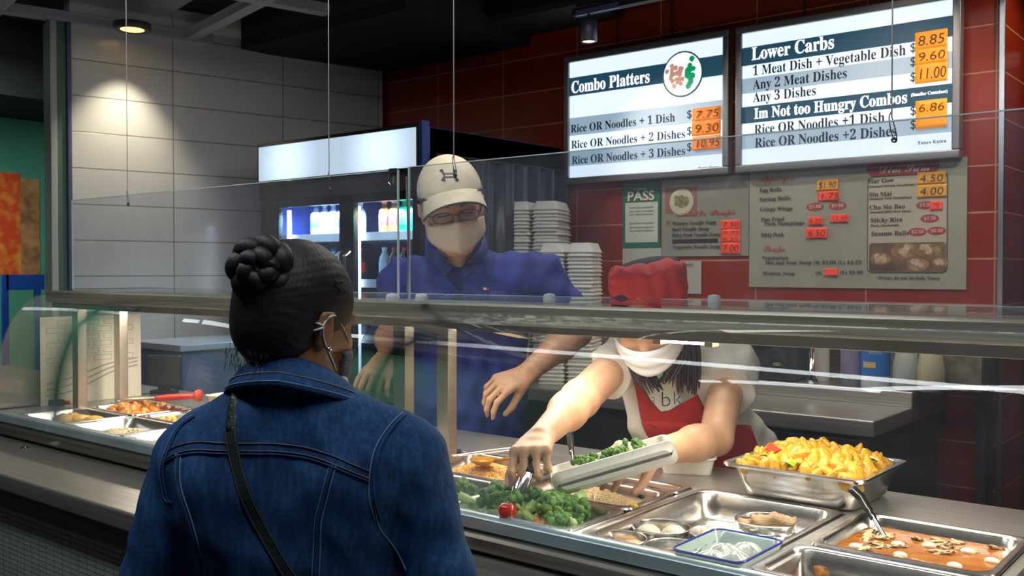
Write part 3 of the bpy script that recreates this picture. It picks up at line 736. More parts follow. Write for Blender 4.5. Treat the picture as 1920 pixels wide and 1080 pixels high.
panel(1261, 1347, 449, 457, mat('ink_block', (.04,.015,.02), .6), y=WY-.0072, t=.0005, name='covered_line', parent=t)
wl_text(t, 'SOUP', 1250, 1258, 420, 6, MTXR)
note(1352, 413, 1388, 430, REDN, 'red note beside Wonton Noodle Soup, top of three on the soup poster', ['7.50'], WY-.010)
note(1352, 430, 1388, 455, REDN, 'red note with two prices, middle of three on the soup poster', ['7.75','8.25'], WY-.010)
note(1352, 455, 1388, 476, REDN, 'red note beside Vegetable Noodle Soup, bottom of three on the soup poster', ['7.00'], WY-.010)
# pass certificate
t = thing('inspection_sign', 'white inspection certificate with a green border and the word PASS', 'sign', (0,0,0))
panel(1168, 1238, 345, 465, mat('pass_green', (.015,.13,.08), .5), parent=t)
panel(1173, 1234, 381, 455, mat('pass_white', (.50,.52,.46), .5), y=WY-.0072, t=.0006, name='form', parent=t)
wl_text(t, 'PASS', 1177, 1227, 377, 17, MTXC, 'plain', WY-.008, off=.0015)
wl_text(t, 'Toronto', 1189, 1213, 357, 4, MTXC, 'plain', WY-.008)
for y_ in (391, 398, 404, 420, 428, 434): wl_text(t, 'Food Safety Inspection', 1181, 1226, y_, 3, mat('form_ink', (.2,.24,.2), .6), 'plain', WY-.008)
t = thing('paper_sheet', 'plain small white sheet taped below the pass certificate', 'paper', (0,0,0))
panel(1168, 1240, 466, 500, mat('notice_grey', (.42,.42,.36), .5), parent=t)
t = thing('notice', 'small pale notice sheet on the red tiles beside the red hat', 'notice', (0,0,0))
panel(1262, 1315, 490, 550, mat('notice_pale', (.40,.38,.36), .5), parent=t)
wl_text(t, 'MSDS', 1284, 1300, 498, 4, MTX, 'plain')
# aisle posters at far left
t = thing('red_banner', 'red poster with golden writing on the green wall at far left', 'poster', (0,0,0))
q0 = P(-30, 320, X=-6.44); q1 = P(40, 515, X=-6.44)
MB().box((-6.449, q0.y, q1.z), (-6.444, q1.y, q0.z)).build('sheet', mat('banner_red', (.55,.05,.015), .5, base2=(.65,.22,.03), noise_scale=14, contrast=(.45,.7)), t)
q2 = P(76, 515, X=-6.44)
MB().box((-6.449, q1.y, q1.z), (-6.444, q2.y, q0.z-.03)).build('side_sheet', mat('banner_tan', (.30,.13,.06), .5, noise_amt=.4, noise_scale=12), t)
t = thing('blue_sign_frame', 'blue stand frame at the far left edge beyond the counter end', 'stand', (0,0,0))
q0 = P(12, 515, X=-5.2); q1 = P(84, 543, X=-5.2); q3 = P(25, 650, X=-5.2)
BLU = mat('sign_blue', (.015,.09,.45), .5)
MB().box((-5.22, q0.y, q1.z), (-5.2, q1.y, q0.z)).build('top_bar', BLU, t)
MB().box((-5.22, q0.y-.02, 0), (-5.2, q3.y-.02, q0.z)).build('leg', BLU, t)
MB().box((-5.22, q1.y-.05, 0), (-5.2, q1.y-.02, q1.z)).build('leg', BLU, t)
# ================================================================== PANS
def make_pan(name, label, x0, x1, y0, y1, z, depth, m=None, r=.028, lip=.011, group=None, cat='food pan', taper=.010, wallh=None):
    cx, cy = (x0+x1)/2, (y0+y1)/2; hx, hy = (x1-x0)/2, (y1-y0)/2
    t = thing(name, label, cat, (cx, cy, z-depth), group=group)
    def ring(dx, zz, rr): return [Vector((x, y, zz)) for x, y in rrect(-hx+dx, -hy+dx, hx-dx, hy-dx, max(.003, rr), 5)]
    rings = [ring(.002, depth-.007, r*.6), ring(0, depth-.003, r*.6), ring(.0015, depth, r*.6), ring(lip, depth+.0005, r), ring(lip+.003, depth-.003, r),
             ring(lip+.004+taper*.5, depth*.5, r), ring(lip+.004+taper, .010, r), ring(lip+.012+taper, .002, r*.8), ring(lip+.03+taper, .0015, r*.6)]
    mb = MB(); mb.loft(rings, True, False)
    n_ = len(rings[0]); mb.f.append(tuple(range(len(mb.v)-n_, len(mb.v)))); mb.m.append(0)
    # outer skin
    rings = [ring(.002, depth-.007, r*.6), ring(lip-.001, depth-.0055, r), ring(lip+.0025, depth-.008, r), ring(lip+.0025+taper*.5, depth*.5, r), ring(lip+.0025+taper, .007, r), ring(lip+.012+taper, .0, r*.8)]
    k = len(mb.v); mb.loft(rings, True, False); mb.f.append(tuple(range(len(mb.v)-n_, len(mb.v)))[::-1]); mb.m.append(0)
    o = mb.build('pan_body', m or PANST, t, smooth=True)
    md = o.modifiers.new('es', 'EDGE_SPLIT'); md.split_angle = R(50)
    return t
RZ = .9555
pans = {}
# right hand wells
pans['noodle'] = make_pan('food_pan', 'steel half pan of fried noodles beside the aluminium post', -1.541, -1.249, 1.508, 1.722, RZ, .055)
pans['chick'] = make_pan('food_pan', 'steel half pan of chicken with green vegetables in front of the noodles', -1.541, -1.249, 1.292, 1.504, RZ, .055)
pans['broc'] = make_pan('food_pan', 'steel half pan heaped with broccoli under the tongs', -1.236, -.944, 1.292, 1.478, RZ, .055)
pans['rice'] = make_pan('food_pan', 'steel pan holding fried rice behind the broccoli, below the held box', -1.236, -.944, 1.482, 1.652, RZ, .055)
pans['empty'] = make_pan('food_pan', 'narrow empty steel pan behind the fried rice', -1.236, -.944, 1.655, 1.722, RZ, .045, r=.015)
pans['tray'] = make_pan('steamer_tray', 'large deep steel tray holding the round dim sum steamers', -.926, -.634, 1.292, 1.722, RZ, .052, cat='tray', r=.035)
pans['soup'] = make_pan('food_pan', 'steel pan of orange brown hot and sour soup with a ladle', -.605, -.333, 1.468, 1.722, RZ+.004, .06, r=.03)
pans['low'] = make_pan('food_pan', 'steel pan with a few fried nuggets in front of the soup pan', -.622, -.333, 1.292, 1.463, RZ+.002, .055)
pans['far'] = make_pan('food_pan', 'empty steel pan at the right frame edge beside the red tongs', -.315, -.03, 1.292, 1.722, RZ, .055)
pans['curry'] = make_pan('food_pan', 'deep steel pan heaped with yellow curry chicken standing on the counter top', -.872, -.594, 1.694, 1.944, 1.0185, .067, r=.03, taper=.014)
# left hand wells
pans['l1'] = make_pan('food_pan', 'steel pan with golden fritters, front left corner of the case', -2.99, -2.70, 1.292, 1.50, RZ, .05)
pans['l2'] = make_pan('food_pan', 'steel pan of glazed orange chicken beside the far posts', -2.99, -2.70, 1.505, 1.722, RZ, .05)
pans['l3'] = make_pan('food_pan', 'steel pan of pale noodles left of the denim shoulder', -2.685, -2.395, 1.292, 1.50, RZ, .05)
pans['l4'] = make_pan('food_pan', 'steel pan of yellow fried pieces behind the pale noodle pan', -2.685, -2.395, 1.505, 1.722, RZ, .05)
pans['l5'] = make_pan('food_pan', 'empty steel pan hidden behind the denim jacket, third from the case end', -2.38, -2.09, 1.292, 1.722, RZ, .05)
pans['l6'] = make_pan('food_pan', 'empty steel pan hidden behind the denim jacket, next to the noodle pan', -1.85, -1.56, 1.292, 1.722, RZ, .05)

# ================================================================== FOOD
def blob_mesh(name, rx, ry, rz, m, seed=0, amp=.25, freq=1.6, sub=2, flat=0, m2=None):
    bm = bmesh.new(); bmesh.ops.create_icosphere(bm, subdivisions=sub, radius=1)
    off = Vector((seed*3.1, seed*1.7, -seed))
    for v in bm.verts:
        n1 = noise.noise(v.co*freq+off); n2 = noise.noise(v.co*freq*2.7+off)
        k = 1 + amp*n1*1.6 + amp*.5*n2
        v.co = Vector((v.co.x*rx*k, v.co.y*ry*k, v.co.z*rz*k))
    for f_ in bm.faces: f_.smooth = True
    me = bpy.data.meshes.new(name); bm.to_mesh(me); bm.free(); me.materials.append(m)
    return me
def rrot(rn, tilt=3.14): return (rn.uniform(-tilt, tilt), rn.uniform(-tilt, tilt), rn.uniform(-3.14, 3.14))
def scatter(n_, mes, name, label, cat, group, region, zf, rn, scale=(.85, 1.15), tilt=3.14, mind=0):
    """individual pieces laid over a heap"""
    x0, x1, y0, y1 = region; pts = []; tries = 0
    while len(pts) < n_ and tries < n_*60:
        tries += 1
        x, y = rn.uniform(x0, x1), rn.uniform(y0, y1)
        if mind and any((x-a)**2 + (y-b)**2 < mind*mind for a, b in pts): continue
        pts.append((x, y))
    for i, (x, y) in enumerate(pts):
        me = mes[i % len(mes)]
        o = bpy.data.objects.new(name, me); COL.objects.link(o)
        o.location = (x, y, zf(x, y)); o.rotation_euler = rrot(rn, tilt)
        s_ = rn.uniform(*scale); o.scale = (s_, s_, s_)
        tag(o, label, cat, group)
def heap(region, z0, h, p=1.0):
    x0, x1, y0, y1 = region; cx, cy = (x0+x1)/2, (y0+y1)/2
    def f_(x, y):
        u = max(abs(x-cx)/((x1-x0)/2), 0); v = abs(y-cy)/((y1-y0)/2)
        return z0 + h*max(0, 1-u**2.2)*max(0, 1-v**2.2)
    return f_
def heap_mesh(name, region, zf, m, parent=None, label=None, nn=26, rough=.004, seed=1):
    x0, x1, y0, y1 = region; mb = MB(); vs = []
    for j in range(nn+1):
        for i in range(nn+1):
            x = x0+(x1-x0)*i/nn; y = y0+(y1-y0)*j/nn
            vs.append((x, y, zf(x, y) + rough*noise.noise(Vector((x*90, y*90, seed)))*(0 < i < nn and 0 < j < nn)))
    mb.add(vs, [(j*(nn+1)+i, j*(nn+1)+i+1, (j+1)*(nn+1)+i+1, (j+1)*(nn+1)+i) for j in range(nn) for i in range(nn)])
    zb = min(v[2] for v in vs) - .008
    n0 = len(mb.v); mb.add([(x0,y0,zb),(x1,y0,zb),(x1,y1,zb),(x0,y1,zb)], [(0,1,2,3)])
    return mb.build(name, m, parent, smooth=True)
rn = random.Random(11)
# --- fried noodles
NOOD = mat('fried_noodle', (.72,.36,.06), .35, base2=(.85,.50,.12), noise_scale=120)
def noodles(name, label, region, zf, n_, m, rn, r=.0016, L=.09):
    mb = MB(); x0, x1, y0, y1 = region
    for i in range(n_):
        x, y = rn.uniform(x0, x1), rn.uniform(y0, y1); a = rn.uniform(0, 6.28); pts = []
        for k in range(9):
            xx = min(max(x, x0), x1); yy = min(max(y, y0), y1)
            pts.append((xx, yy, zf(xx, yy) + rn.uniform(0, .006)))
            a += rn.uniform(-.9, .9); x = xx + L/8*math.cos(a); y = yy + L/8*math.sin(a)
        mb.tube(pts, r, 5, False)
    o = mb.build(name, m, None, smooth=True)
    tag(o, label, 'noodles', None, 'stuff'); return o
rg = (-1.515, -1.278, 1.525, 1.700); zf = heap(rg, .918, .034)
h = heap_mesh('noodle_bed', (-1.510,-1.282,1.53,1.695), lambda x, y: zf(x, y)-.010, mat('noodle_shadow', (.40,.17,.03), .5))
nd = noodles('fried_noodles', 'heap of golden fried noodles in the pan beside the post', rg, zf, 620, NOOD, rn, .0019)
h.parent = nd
# pale noodles, left pan
PALE = mat('pale_noodle', (.75,.62,.38), .4)
rg = (-2.665, -2.415, 1.312, 1.48); zf = heap(rg, .918, .02)
h = heap_mesh('noodle_bed', rg, lambda x, y: zf(x, y)-.003, PALE)
nd = noodles('pale_noodles', 'low heap of pale noodles in the pan left of the denim shoulder', rg, zf, 140, PALE, rn, .002); h.parent = nd
# --- broccoli
BG = mat('broccoli_crown', (.05,.20,.02), .5, base2=(.22,.46,.07), noise_scale=160, bump=1.0, bump_scale=700)
BS = mat('broccoli_stem', (.45,.64,.20), .4, noise_amt=.25, noise_scale=60, spec=.6)
def broccoli(seed, name='broccoli_floret'):
    r_ = random.Random(seed)
    st = MB(); cr = bmesh.new()
    st.tube([(0,0,-.034),(0.001,0,-.014),(0,.001,.0)], [.0066,.0058,.0075], 9)
    tips = []
    for k in range(6):
        a = 2*PI*k/6 + r_.uniform(-.3,.3); d_ = .010 if k else 0
        tp = (d_*math.cos(a)*1.1, d_*math.sin(a)*1.1, .009 + r_.uniform(-.002,.002)); tips.append(tp)
        st.tube([(0,0,-.006),(tp[0]*.6, tp[1]*.6, tp[2]*.4), tp], [.004,.0034,.003], 6)
    for tp in tips:
        for q_ in range(6):
            c_ = Vector(tp) + Vector((r_.uniform(-.007,.007), r_.uniform(-.007,.007), r_.uniform(-.001,.006)))
            M = Matrix.Translation(c_) @ Matrix.Scale(r_.uniform(.0042,.0062), 4)
            bmesh.ops.create_icosphere(cr, subdivisions=2, radius=1, matrix=M)
    for v in cr.verts:
        v.co += v.co.normalized()*.0011*noise.noise(v.co*900)
    for f_ in cr.faces: f_.smooth = True
    t = thing(name, 'x', 'broccoli')
    st.build('stem', BS, t, smooth=True)
    me = bpy.data.meshes.new('crown'); cr.to_mesh(me); cr.free(); link_mesh('crown', me, BG, t)
    return t
bp = [broccoli(s_) for s_ in (1, 2, 3, 4)]
used = [False]*4
def put_broc(i, loc, rot, label, group, s_=1.0):
    k = i % 4
    if not used[k]:
        o = bp[k]; used[k] = True; o.location = loc; o.rotation_euler = rot; o['label'] = label; o['group'] = group
    else: o = copy_thing(bp[k], loc, rot, label, group)
    o.scale = (s_, s_, s_)
rg = (-1.185, -.990, 1.333, 1.410); zf = heap((-1.215,-.965,1.30,1.455), .925, .042)
pts = []
rb = random.Random(5)
while len(pts) < 32:
    x, y = rb.uniform(*rg[:2]), rb.uniform(*rg[2:])
    if all((x-a)**2+(y-b)**2 > .018**2 for a, b in pts) or rb.random() < .04: pts.append((x, y))
for i, (x, y) in enumerate(pts):
    put_broc(i, (x, y, zf(x, y)+rb.uniform(-.004,.010)), ((rb.gauss(0,.9) if i % 3 else rb.choice((-1,1))*rb.uniform(1.6,2.3)), rb.gauss(0,.6), rb.uniform(0,6.3)), 'green broccoli floret in the heap in the pan under the tongs', 'broccoli florets in the pan under the tongs', rb.uniform(1.15,1.6))
for i in range(7):
    q = P(1085+rb.uniform(-28,38), 888+rb.uniform(-6,6), z=1.012)
for i in range(4):
    q = P(835+i*17, 912+(i%2)*10, z=.955)
    put_broc(i, (q.x, q.y, .948), (rb.gauss(0,.8), rb.gauss(0,.8), i), 'green broccoli floret among the chicken pieces in the pan in front of the noodles', 'broccoli florets among the chicken', 1.0)
# tomato and orange bits in the broccoli pan
q = P(951, 956, z=.968)
tm = thing('cherry_tomato', 'shiny red cherry tomato among the broccoli', 'tomato', (q.x, q.y, .966))
MB().lathe([(.0,-.016),(.008,-.0145),(.0145,-.008),(.0165,0),(.0145,.009),(.008,.0145),(.002,.0145),(0,.0135)], n=20).build('tomato_skin', mat('tomato_red', (.55,.035,.01), .18, noise_amt=.3, noise_scale=60, coat=.6), tm, smooth=True)
MB().tube([(0,0,.0135),(.001,.001,.018)], .0014, 6).build('stem_end', BS, tm)
ORC = mat('orange_chicken', (.62,.20,.025), .22, base2=(.78,.36,.06), noise_scale=90, bump=.5, bump_scale=250, coat=.4)
oc = [blob_mesh('chicken_piece', .013, .010, .008, ORC, s_, .35, 1.8) for s_ in range(4)]
bb = heap_mesh('sauce_bed', (-1.205,-.975,1.312,1.445), lambda x, y: .925, mat('broccoli_sauce', (.05,.09,.02), .25)); tag(bb, 'dark green sauce under the broccoli heap', 'sauce', None, 'stuff')
q = P(955, 935, z=.95); scatter(5, oc, 'orange_morsel', 'small orange chicken morsel left of the tongs tip in the broccoli pan', 'chicken piece', 'orange morsels left of the tongs tip', (q.x-.02, q.x+.02, q.y-.01, q.y+.015), lambda x, y: .955, rn)
q = P(1040, 1012, z=.95); scatter(6, oc, 'orange_morsel', 'small orange chicken morsel at the front edge of the broccoli heap', 'chicken piece', 'orange morsels at the front of the broccoli', (-1.045, -1.01, 1.312, 1.33), lambda x, y: .948, rn)
# chicken in the pan in front of the noodles
rg = (-1.50, -1.28, 1.32, 1.48); zf = heap((-1.52,-1.27,1.30,1.49), .918, .03)
scatter(60, oc, 'chicken_piece', 'orange chicken piece in the pan in front of the noodles', 'chicken piece', 'orange chicken pieces in front of the noodles', rg, zf, rn, (1,1.3))
# glazed chicken far left
rg = (-2.96, -2.73, 1.53, 1.70); zf = heap((-3.0,-2.70,1.50,1.73), .918, .036)
GLZ = mat('glazed_chicken', (.62,.15,.015), .2, base2=(.85,.34,.04), noise_scale=60, bump=.5, bump_scale=200, coat=.5)
gc_ = [blob_mesh('glazed_piece', .018, .015, .012, GLZ, s_+7, .3, 1.5) for s_ in range(4)]
scatter(60, gc_, 'glazed_chicken', 'glazed orange chicken chunk in the pan beside the far posts', 'chicken piece', 'glazed chicken chunks beside the far posts', rg, zf, rn, (.9,1.25))
YF = mat('golden_fritter', (.80,.42,.05), .35, base2=(.9,.58,.14), noise_scale=50, bump=.5, bump_scale=150)
yf = [blob_mesh('fritter', .036, .026, .016, YF, s_+3, .2, 1.4) for s_ in range(3)]
q = P(118, 778, z=.95)
for i, (dx, dy, sc_) in enumerate(((0,0,1.1),(.03,.035,.9),(-.045,.05,.8),(.075,.06,.8))):
    o = bpy.data.objects.new('fritter', yf[i % 3]); COL.objects.link(o); o.location = (q.x+dx, q.y+dy, .936); o.rotation_euler = (0,0,i*1.3); o.scale = (sc_,)*3
    tag(o, ['largest golden fritter at the front of the corner pan','golden fritter right behind the largest one in the corner pan','small golden fritter at the back of the corner pan','small golden fritter at the right side of the corner pan'][i], 'fritter', 'golden fritters in the corner pan')
rg = (-2.65, -2.44, 1.53, 1.69); zf = heap((-2.7,-2.39,1.50,1.73), .918, .03)
yp = [blob_mesh('yellow_piece', .02, .015, .010, YF, s_+23, .25, 1.6) for s_ in range(3)]
scatter(40, yp, 'yellow_piece', 'yellow fried piece in the pan behind the pale noodles', 'fried piece', 'yellow fried pieces', rg, zf, rn)
# --- fried rice
RC = mat('fried_rice', (.93,.74,.42), .5, base2=(.97,.88,.66), noise_scale=150)
rg = (-1.205, -.985, 1.505, 1.632); zf = heap(rg, .918, .036)
rb_ = heap_mesh('rice_heap', rg, lambda x, y: zf(x, y)-.001, RC, rough=.010)
mb = MB()
for i in range(2600):
    x, y = rn.uniform(rg[0], rg[1]), rn.uniform(rg[2], rg[3]); z_ = zf(x, y)+.001+rn.uniform(0,.006)
    a = rn.uniform(0, 6.28); b_ = rn.uniform(-.6,.6); d_ = Vector((math.cos(a)*math.cos(b_), math.sin(a)*math.cos(b_), math.sin(b_)))*.0027
    c_ = Vector((x, y, z_)); s1 = d_.cross(Vector((0,0,1))).normalized()*.0011; s2 = d_.cross(s1).normalized()*.0011
    mb.add([c_-d_, c_+s1, c_+s2, c_-s1, c_-s2, c_+d_], [(0,2,1),(0,3,2),(0,4,3),(0,1,4),(5,1,2),(5,2,3),(5,3,4),(5,4,1)])
g_ = mb.build('fried_rice', RC, None, smooth=True); tag(g_, 'heap of pale fried rice in the pan below the held box', 'rice', None, 'stuff'); rb_.parent = g_
dk = blob_mesh('olive_bit', .009, .006, .004, mat('dark_green_bit', (.02,.05,.03), .3), 4)
for i, (px, py, lb) in enumerate(((1201,931,'dark green bit on top of the fried rice'),(1112,945,'pinkish bit at the left of the fried rice'),(1190,948,'yellow corn bit at the front of the fried rice'))):
    q = P(px, py, z=.957); me = dk if i == 0 else blob_mesh('rice_bit', .007,.006,.004, mat('bit%d' % i, ((0,0,0),(.45,.28,.24),(.85,.6,.05))[i], .4), i)
    o = bpy.data.objects.new('rice_topping', me); COL.objects.link(o); o.location = (q.x, q.y, .957 if i != 1 else .945); tag(o, lb, 'topping')
# --- curry
CUR = mat('curry_chicken', (.56,.25,.006), .28, base2=(.72,.42,.018), noise_scale=70, bump=.6, bump_scale=220, coat=.45)
cm = [blob_mesh('curry_piece', .023, .015, .009, CUR, s_+30, .17, 1.2, 3) for s_ in range(7)]
rg = (-.842, -.624, 1.720, 1.918); zf = heap((-.875,-.590,1.69,1.948), .998, .036)
cb = heap_mesh('curry_sauce', (-.835,-.632,1.730,1.908), lambda x, y: max(zf(x, y)-.010, .992), CUR, rough=.008); tag(cb, 'thick yellow curry sauce under the chicken in the raised pan', 'sauce', None, 'stuff')
scatter(150, cm, 'curry_chicken', 'yellow curry chicken piece heaped in the raised deep pan', 'chicken piece', 'curry chicken pieces in the raised pan', rg, zf, rn, (.8,1.25), mind=.010)
GP = mat('green_pepper', (.22,.48,.02), .3, base2=(.36,.62,.05), noise_scale=60, coat=.4)
RP = mat('red_pepper', (.65,.06,.015), .3, coat=.4)
def pepper_mesh(m, s_):
    mb = MB(); L_ = .018; pts = []
    for k in range(6):
        a = -1+2*k/5; pts.append([Vector((a*L_*.8, w_*.009*(1-.3*a*a), .006*(1-a*a)+t_)) for w_, t_ in ((-1,0),(1,0),(1,.003),(-1,.003))])
    mb.loft(pts)
    me = bpy.data.meshes.new('pepper_slice'); me.from_pydata(mb.v, [], mb.f); me.materials.append(m); return me
gpm = pepper_mesh(GP, 0); rpm = pepper_mesh(RP, 0)
for i, (px, py, k, s_) in enumerate(((1536,838,0,1.25),(1603,866,0,.9),(1651,861,0,1.0),(1508,836,0,.8),(1433,850,0,.7),(1612,848,0,.8),(1450,846,1,1.4),(1572,884,0,.6),(1480,860,0,.7))):
    q = P(px, py, z=1.036); q.x = min(max(q.x, -.838), -.632); q.y = min(max(q.y, 1.722), 1.915); zz = zf(q.x, q.y)+.011
    o = bpy.data.objects.new('pepper_slice', gpm if k == 0 else rpm); COL.objects.link(o)
    o.location = (q.x, q.y, zz); o.rotation_euler = (R(25), R(rn.uniform(-20,20)), rn.uniform(0,6)); o.scale = (s_,)*3
    lb = ['largest green pepper slice on top of the curry heap','green pepper slice right of the middle of the curry','green pepper slice at the right edge of the curry','small green pepper slice behind the curry top','small green pepper slice at the left of the curry by the red one','small green pepper slice at the back right of the curry','red pepper slice at the back left of the curry','tiny green pepper slice at the front of the curry','tiny green pepper slice left of the curry middle'][i]
    tag(o, lb, 'pepper slice', 'pepper slices on the curry')
# --- soup
SOUP = mat('soup_broth', (.30,.085,.005), .18, base2=(.42,.15,.010), noise_scale=45, bump=.25, bump_scale=60, coat=.3)
sp = MB(); ring = rrect(-.588, 1.485, -.350, 1.705, .026, 5)
sp.prism(ring, .915, .9415)
so = sp.build('soup_broth', SOUP, None, bevel=.001); tag(so, 'orange brown soup filling the pan at the right', 'soup', None, 'stuff')
EGG = mat('pale_dumpling', (.82,.70,.50), .3, coat=.3)
MUSH = mat('mushroom', (.58,.40,.20), .4, base2=(.12,.06,.03), noise_scale=120, contrast=(.5,.62))
eb = blob_mesh('fish_ball', .0115, .0095, .006, EGG, 5, .06)
for px, py in ((1605,1024),(1684,1020),(1688,1040),(1815,1033),(1790,1060),(1860,1051),(1742,1022)):
    q = P(px, py, z=.944); o = bpy.data.objects.new('fish_ball', eb); COL.objects.link(o); o.location = (q.x, q.y, .943)
    tag(o, 'smooth pale ball floating in the orange soup', 'fish ball', 'pale balls floating in the soup')
ms_ = [blob_mesh('mushroom_slice', .014, .008, .0028, MUSH, s_+50, .5, 1.8, 3) for s_ in range(5)]
def inpan(px, py):
    q = P(px, py, z=.943); return -.58 < q.x < -.36 and 1.495 < q.y < 1.695
k = 0
while k < 34:
    px, py = rn.gauss(1690, 80), rn.gauss(1025, 26)
    if inpan(px, py):
        q = P(px, py, z=.9425); o = bpy.data.objects.new('mushroom_slice', ms_[k % 5]); COL.objects.link(o); o.location = (q.x, q.y, .9425); o.rotation_euler = (rn.uniform(-.3,.3), rn.uniform(-.3,.3), rn.uniform(0,6))
        tag(o, 'brown and cream mushroom slice floating in the orange soup', 'mushroom slice', 'mushroom slices in the soup'); k += 1
# --- nuggets in the front pan
nm = blob_mesh('nugget', .011, .010, .010, ORC, 61, .35, 2.2, 3)
for px, py, lb in ((1541,1074,'fried nugget leftmost in the front pan'),(1597,1078,'fried nugget in the middle of the front pan'),(1632,1076,'fried nugget rightmost in the front pan')):
    q = P(px, py, z=.925); o = bpy.data.objects.new('fried_nugget', nm); COL.objects.link(o); o.location = (q.x, q.y, .926); tag(o, lb, 'nugget', 'nuggets in the front pan')
# ================================================================== STEAMERS
def steamer(x, y, r, label, z=.913, h=.034, tint=None):
    t = thing('dim_sum_steamer', label, 'steamer', (x, y, z))
    prof = [(0,.002),(r*.9,.002),(r*.95,.004),(r*.96,h*.45),(r*1.0,h*.5),(r*1.0,h-.002),(r*.985,h),(r*.965,h-.002),(r*.96,h*.55),(r*.93,.006),(0,.005)]
    MB().lathe(prof, n=40).build('steamer_body', tint or PANST, t, smooth=True)
    MB().lathe([(r*1.0,h*.5-.002),(r*1.03,h*.5),(r*1.0,h*.5+.002)], n=40).build('rim_bead', CHROME, t, smooth=True)
    return t
GOLDP = mat('oily_brass', (.62,.38,.08), .25, .9, noise_amt=.3, noise_scale=30)
S = dict(dump=(-.876,1.345), bun=(-.858,1.452), shu=(-.762,1.475), roll=(-.738,1.607), emp=(-.782,1.358))
steamer(*S['dump'], .047, 'round steamer of yellow dumplings at the front left of the tray')
steamer(*S['bun'], .050, 'round steamer holding two white buns')
steamer(*S['shu'], .047, 'round steamer of white dumplings behind the flowered dish')
steamer(*S['roll'], .054, 'round steamer of brown folded rolls at the back right of the tray')
steamer(*S['emp'], .046, 'empty round steamer between the yellow dumplings and the flowered dish')
MB().lathe([(0,.0062),(.043,.0062)], (S['dump'][0], S['dump'][1], .914), 30).build('oil', GOLDP, None)
o = bpy.data.objects['oil']; o.name = 'yellow_broth'; tag(o, 'oily yellow broth in the bottom of the dumpling steamer', 'broth', None, 'stuff')
YD = mat('yellow_wrapper', (.82,.60,.16), .35, base2=(.80,.48,.26), noise_scale=70, bump=.4, bump_scale=160, coat=.3)
def pleated(name, r, hh, m, seed, pleats=9, amp=.12, cover=1):
    mb = MB(); rings = []
    for j in range(9):
        v = j/8; ph = v*PI*.5*cover; rr = r*math.cos(ph)*(1+.15*math.sin(v*PI)); zz = hh*math.sin(ph)
        rings.append([Vector((rr*(1+amp*math.sin(pleats*2*PI*k/36+v*1.5+seed)*(.3+v)) * math.cos(2*PI*k/36), rr*(1+amp*math.sin(pleats*2*PI*k/36+v*1.5+seed)*(.3+v)) * math.sin(2*PI*k/36), zz + .001*math.sin(k*2.1+seed))) for k in range(36)])
    mb.loft(rings, True, True)
    me = bpy.data.meshes.new(name); me.from_pydata(mb.v, [], mb.f); me.polygons.foreach_set('use_smooth', [True]*len(me.polygons)); me.materials.append(m); return me
ym = pleated('dumpling', .019, .016, YD, 1, 7, .2)
for i, (dx, dy) in enumerate(((-.020,.0),(.016,-.012),(.014,.022))):
    o = bpy.data.objects.new('yellow_dumpling', ym); COL.objects.link(o); o.location = (S['dump'][0]+dx, S['dump'][1]+dy, .923); o.rotation_euler = (0,0,i*2.); o.scale = (1.1,.8,1)
    tag(o, 'yellow pleated dumpling in the front left steamer, the %s one' % ('left','front right','rear right')[i], 'dumpling', 'yellow dumplings in the steamer')
BUN = mat('bun_white', (.85,.78,.60), .5, sss=.2)
bm_ = blob_mesh('bun', .024, .024, .018, BUN, 2, .05)
for i, (dx, dy) in enumerate(((-.020,-.010),(.018,.012))):
    o = bpy.data.objects.new('steamed_bun', bm_); COL.objects.link(o); o.location = (S['bun'][0]+dx, S['bun'][1]+dy, .930); tag(o, 'smooth white steamed bun, the %s of two in the steamer' % ('left', 'right')[i], 'bun', 'steamed buns')
SHU = mat('shumai_white', (.86,.76,.62), .4, base2=(.80,.60,.45), noise_scale=60, bump=.4, bump_scale=120, sss=.1)
sm = [pleated('shumai', .017, .020, SHU, s_, 8, .16, .8) for s_ in range(3)]
for i, (dx, dy) in enumerate(((-.026,-.012),(-.006,.004),(.008,.026),(.022,.006),(.0,-.026))):
    o = bpy.data.objects.new('white_dumpling', sm[i % 3]); COL.objects.link(o); o.location = (S['shu'][0]+dx*1.0, S['shu'][1]+dy*1.0, .936); o.rotation_euler = (0,0,i)
    tag(o, 'white open topped dumpling in the steamer behind the flowered dish', 'dumpling', 'white dumplings behind the flowered dish')
TOFU = mat('tofu_skin', (.52,.36,.19), .5, base2=(.36,.22,.11), noise_scale=30, bump=.6, bump_scale=90, stretch=(1,8,8))
def fold_mesh(seed):
    mb = MB(); rings = []; r_ = random.Random(seed)
    for j in range(10):
        u = -1+2*j/9; rings.append([Vector((u*.028, (.013+.002*math.sin(j))*math.cos(2*PI*k/16), (.009+.0015*math.sin(j*2+seed))*math.sin(2*PI*k/16)*(1.3 if math.sin(2*PI*k/16) > 0 else .7) + .003*math.sin(j*1.1+seed))) for k in range(16)])
    mb.loft(rings); me = bpy.data.meshes.new('roll'); me.from_pydata(mb.v, [], mb.f); me.polygons.foreach_set('use_smooth', [True]*len(me.polygons)); me.materials.append(TOFU); return me
fm = [fold_mesh(s_) for s_ in range(3)]
for i, (dx, dy, a, zz, lb) in enumerate(((-.020,-.006,.9,.936,'left'),(.004,.002,.5,.944,'middle'),(.022,.012,.25,.940,'right'))):
    o = bpy.data.objects.new('folded_roll', fm[i]); COL.objects.link(o); o.location = (S['roll'][0]+dx, S['roll'][1]+dy, zz); o.rotation_euler = (R(10*i), R(-8), a); tag(o, 'brown folded tofu skin roll, the %s of three in the back steamer' % lb, 'roll', 'folded rolls')
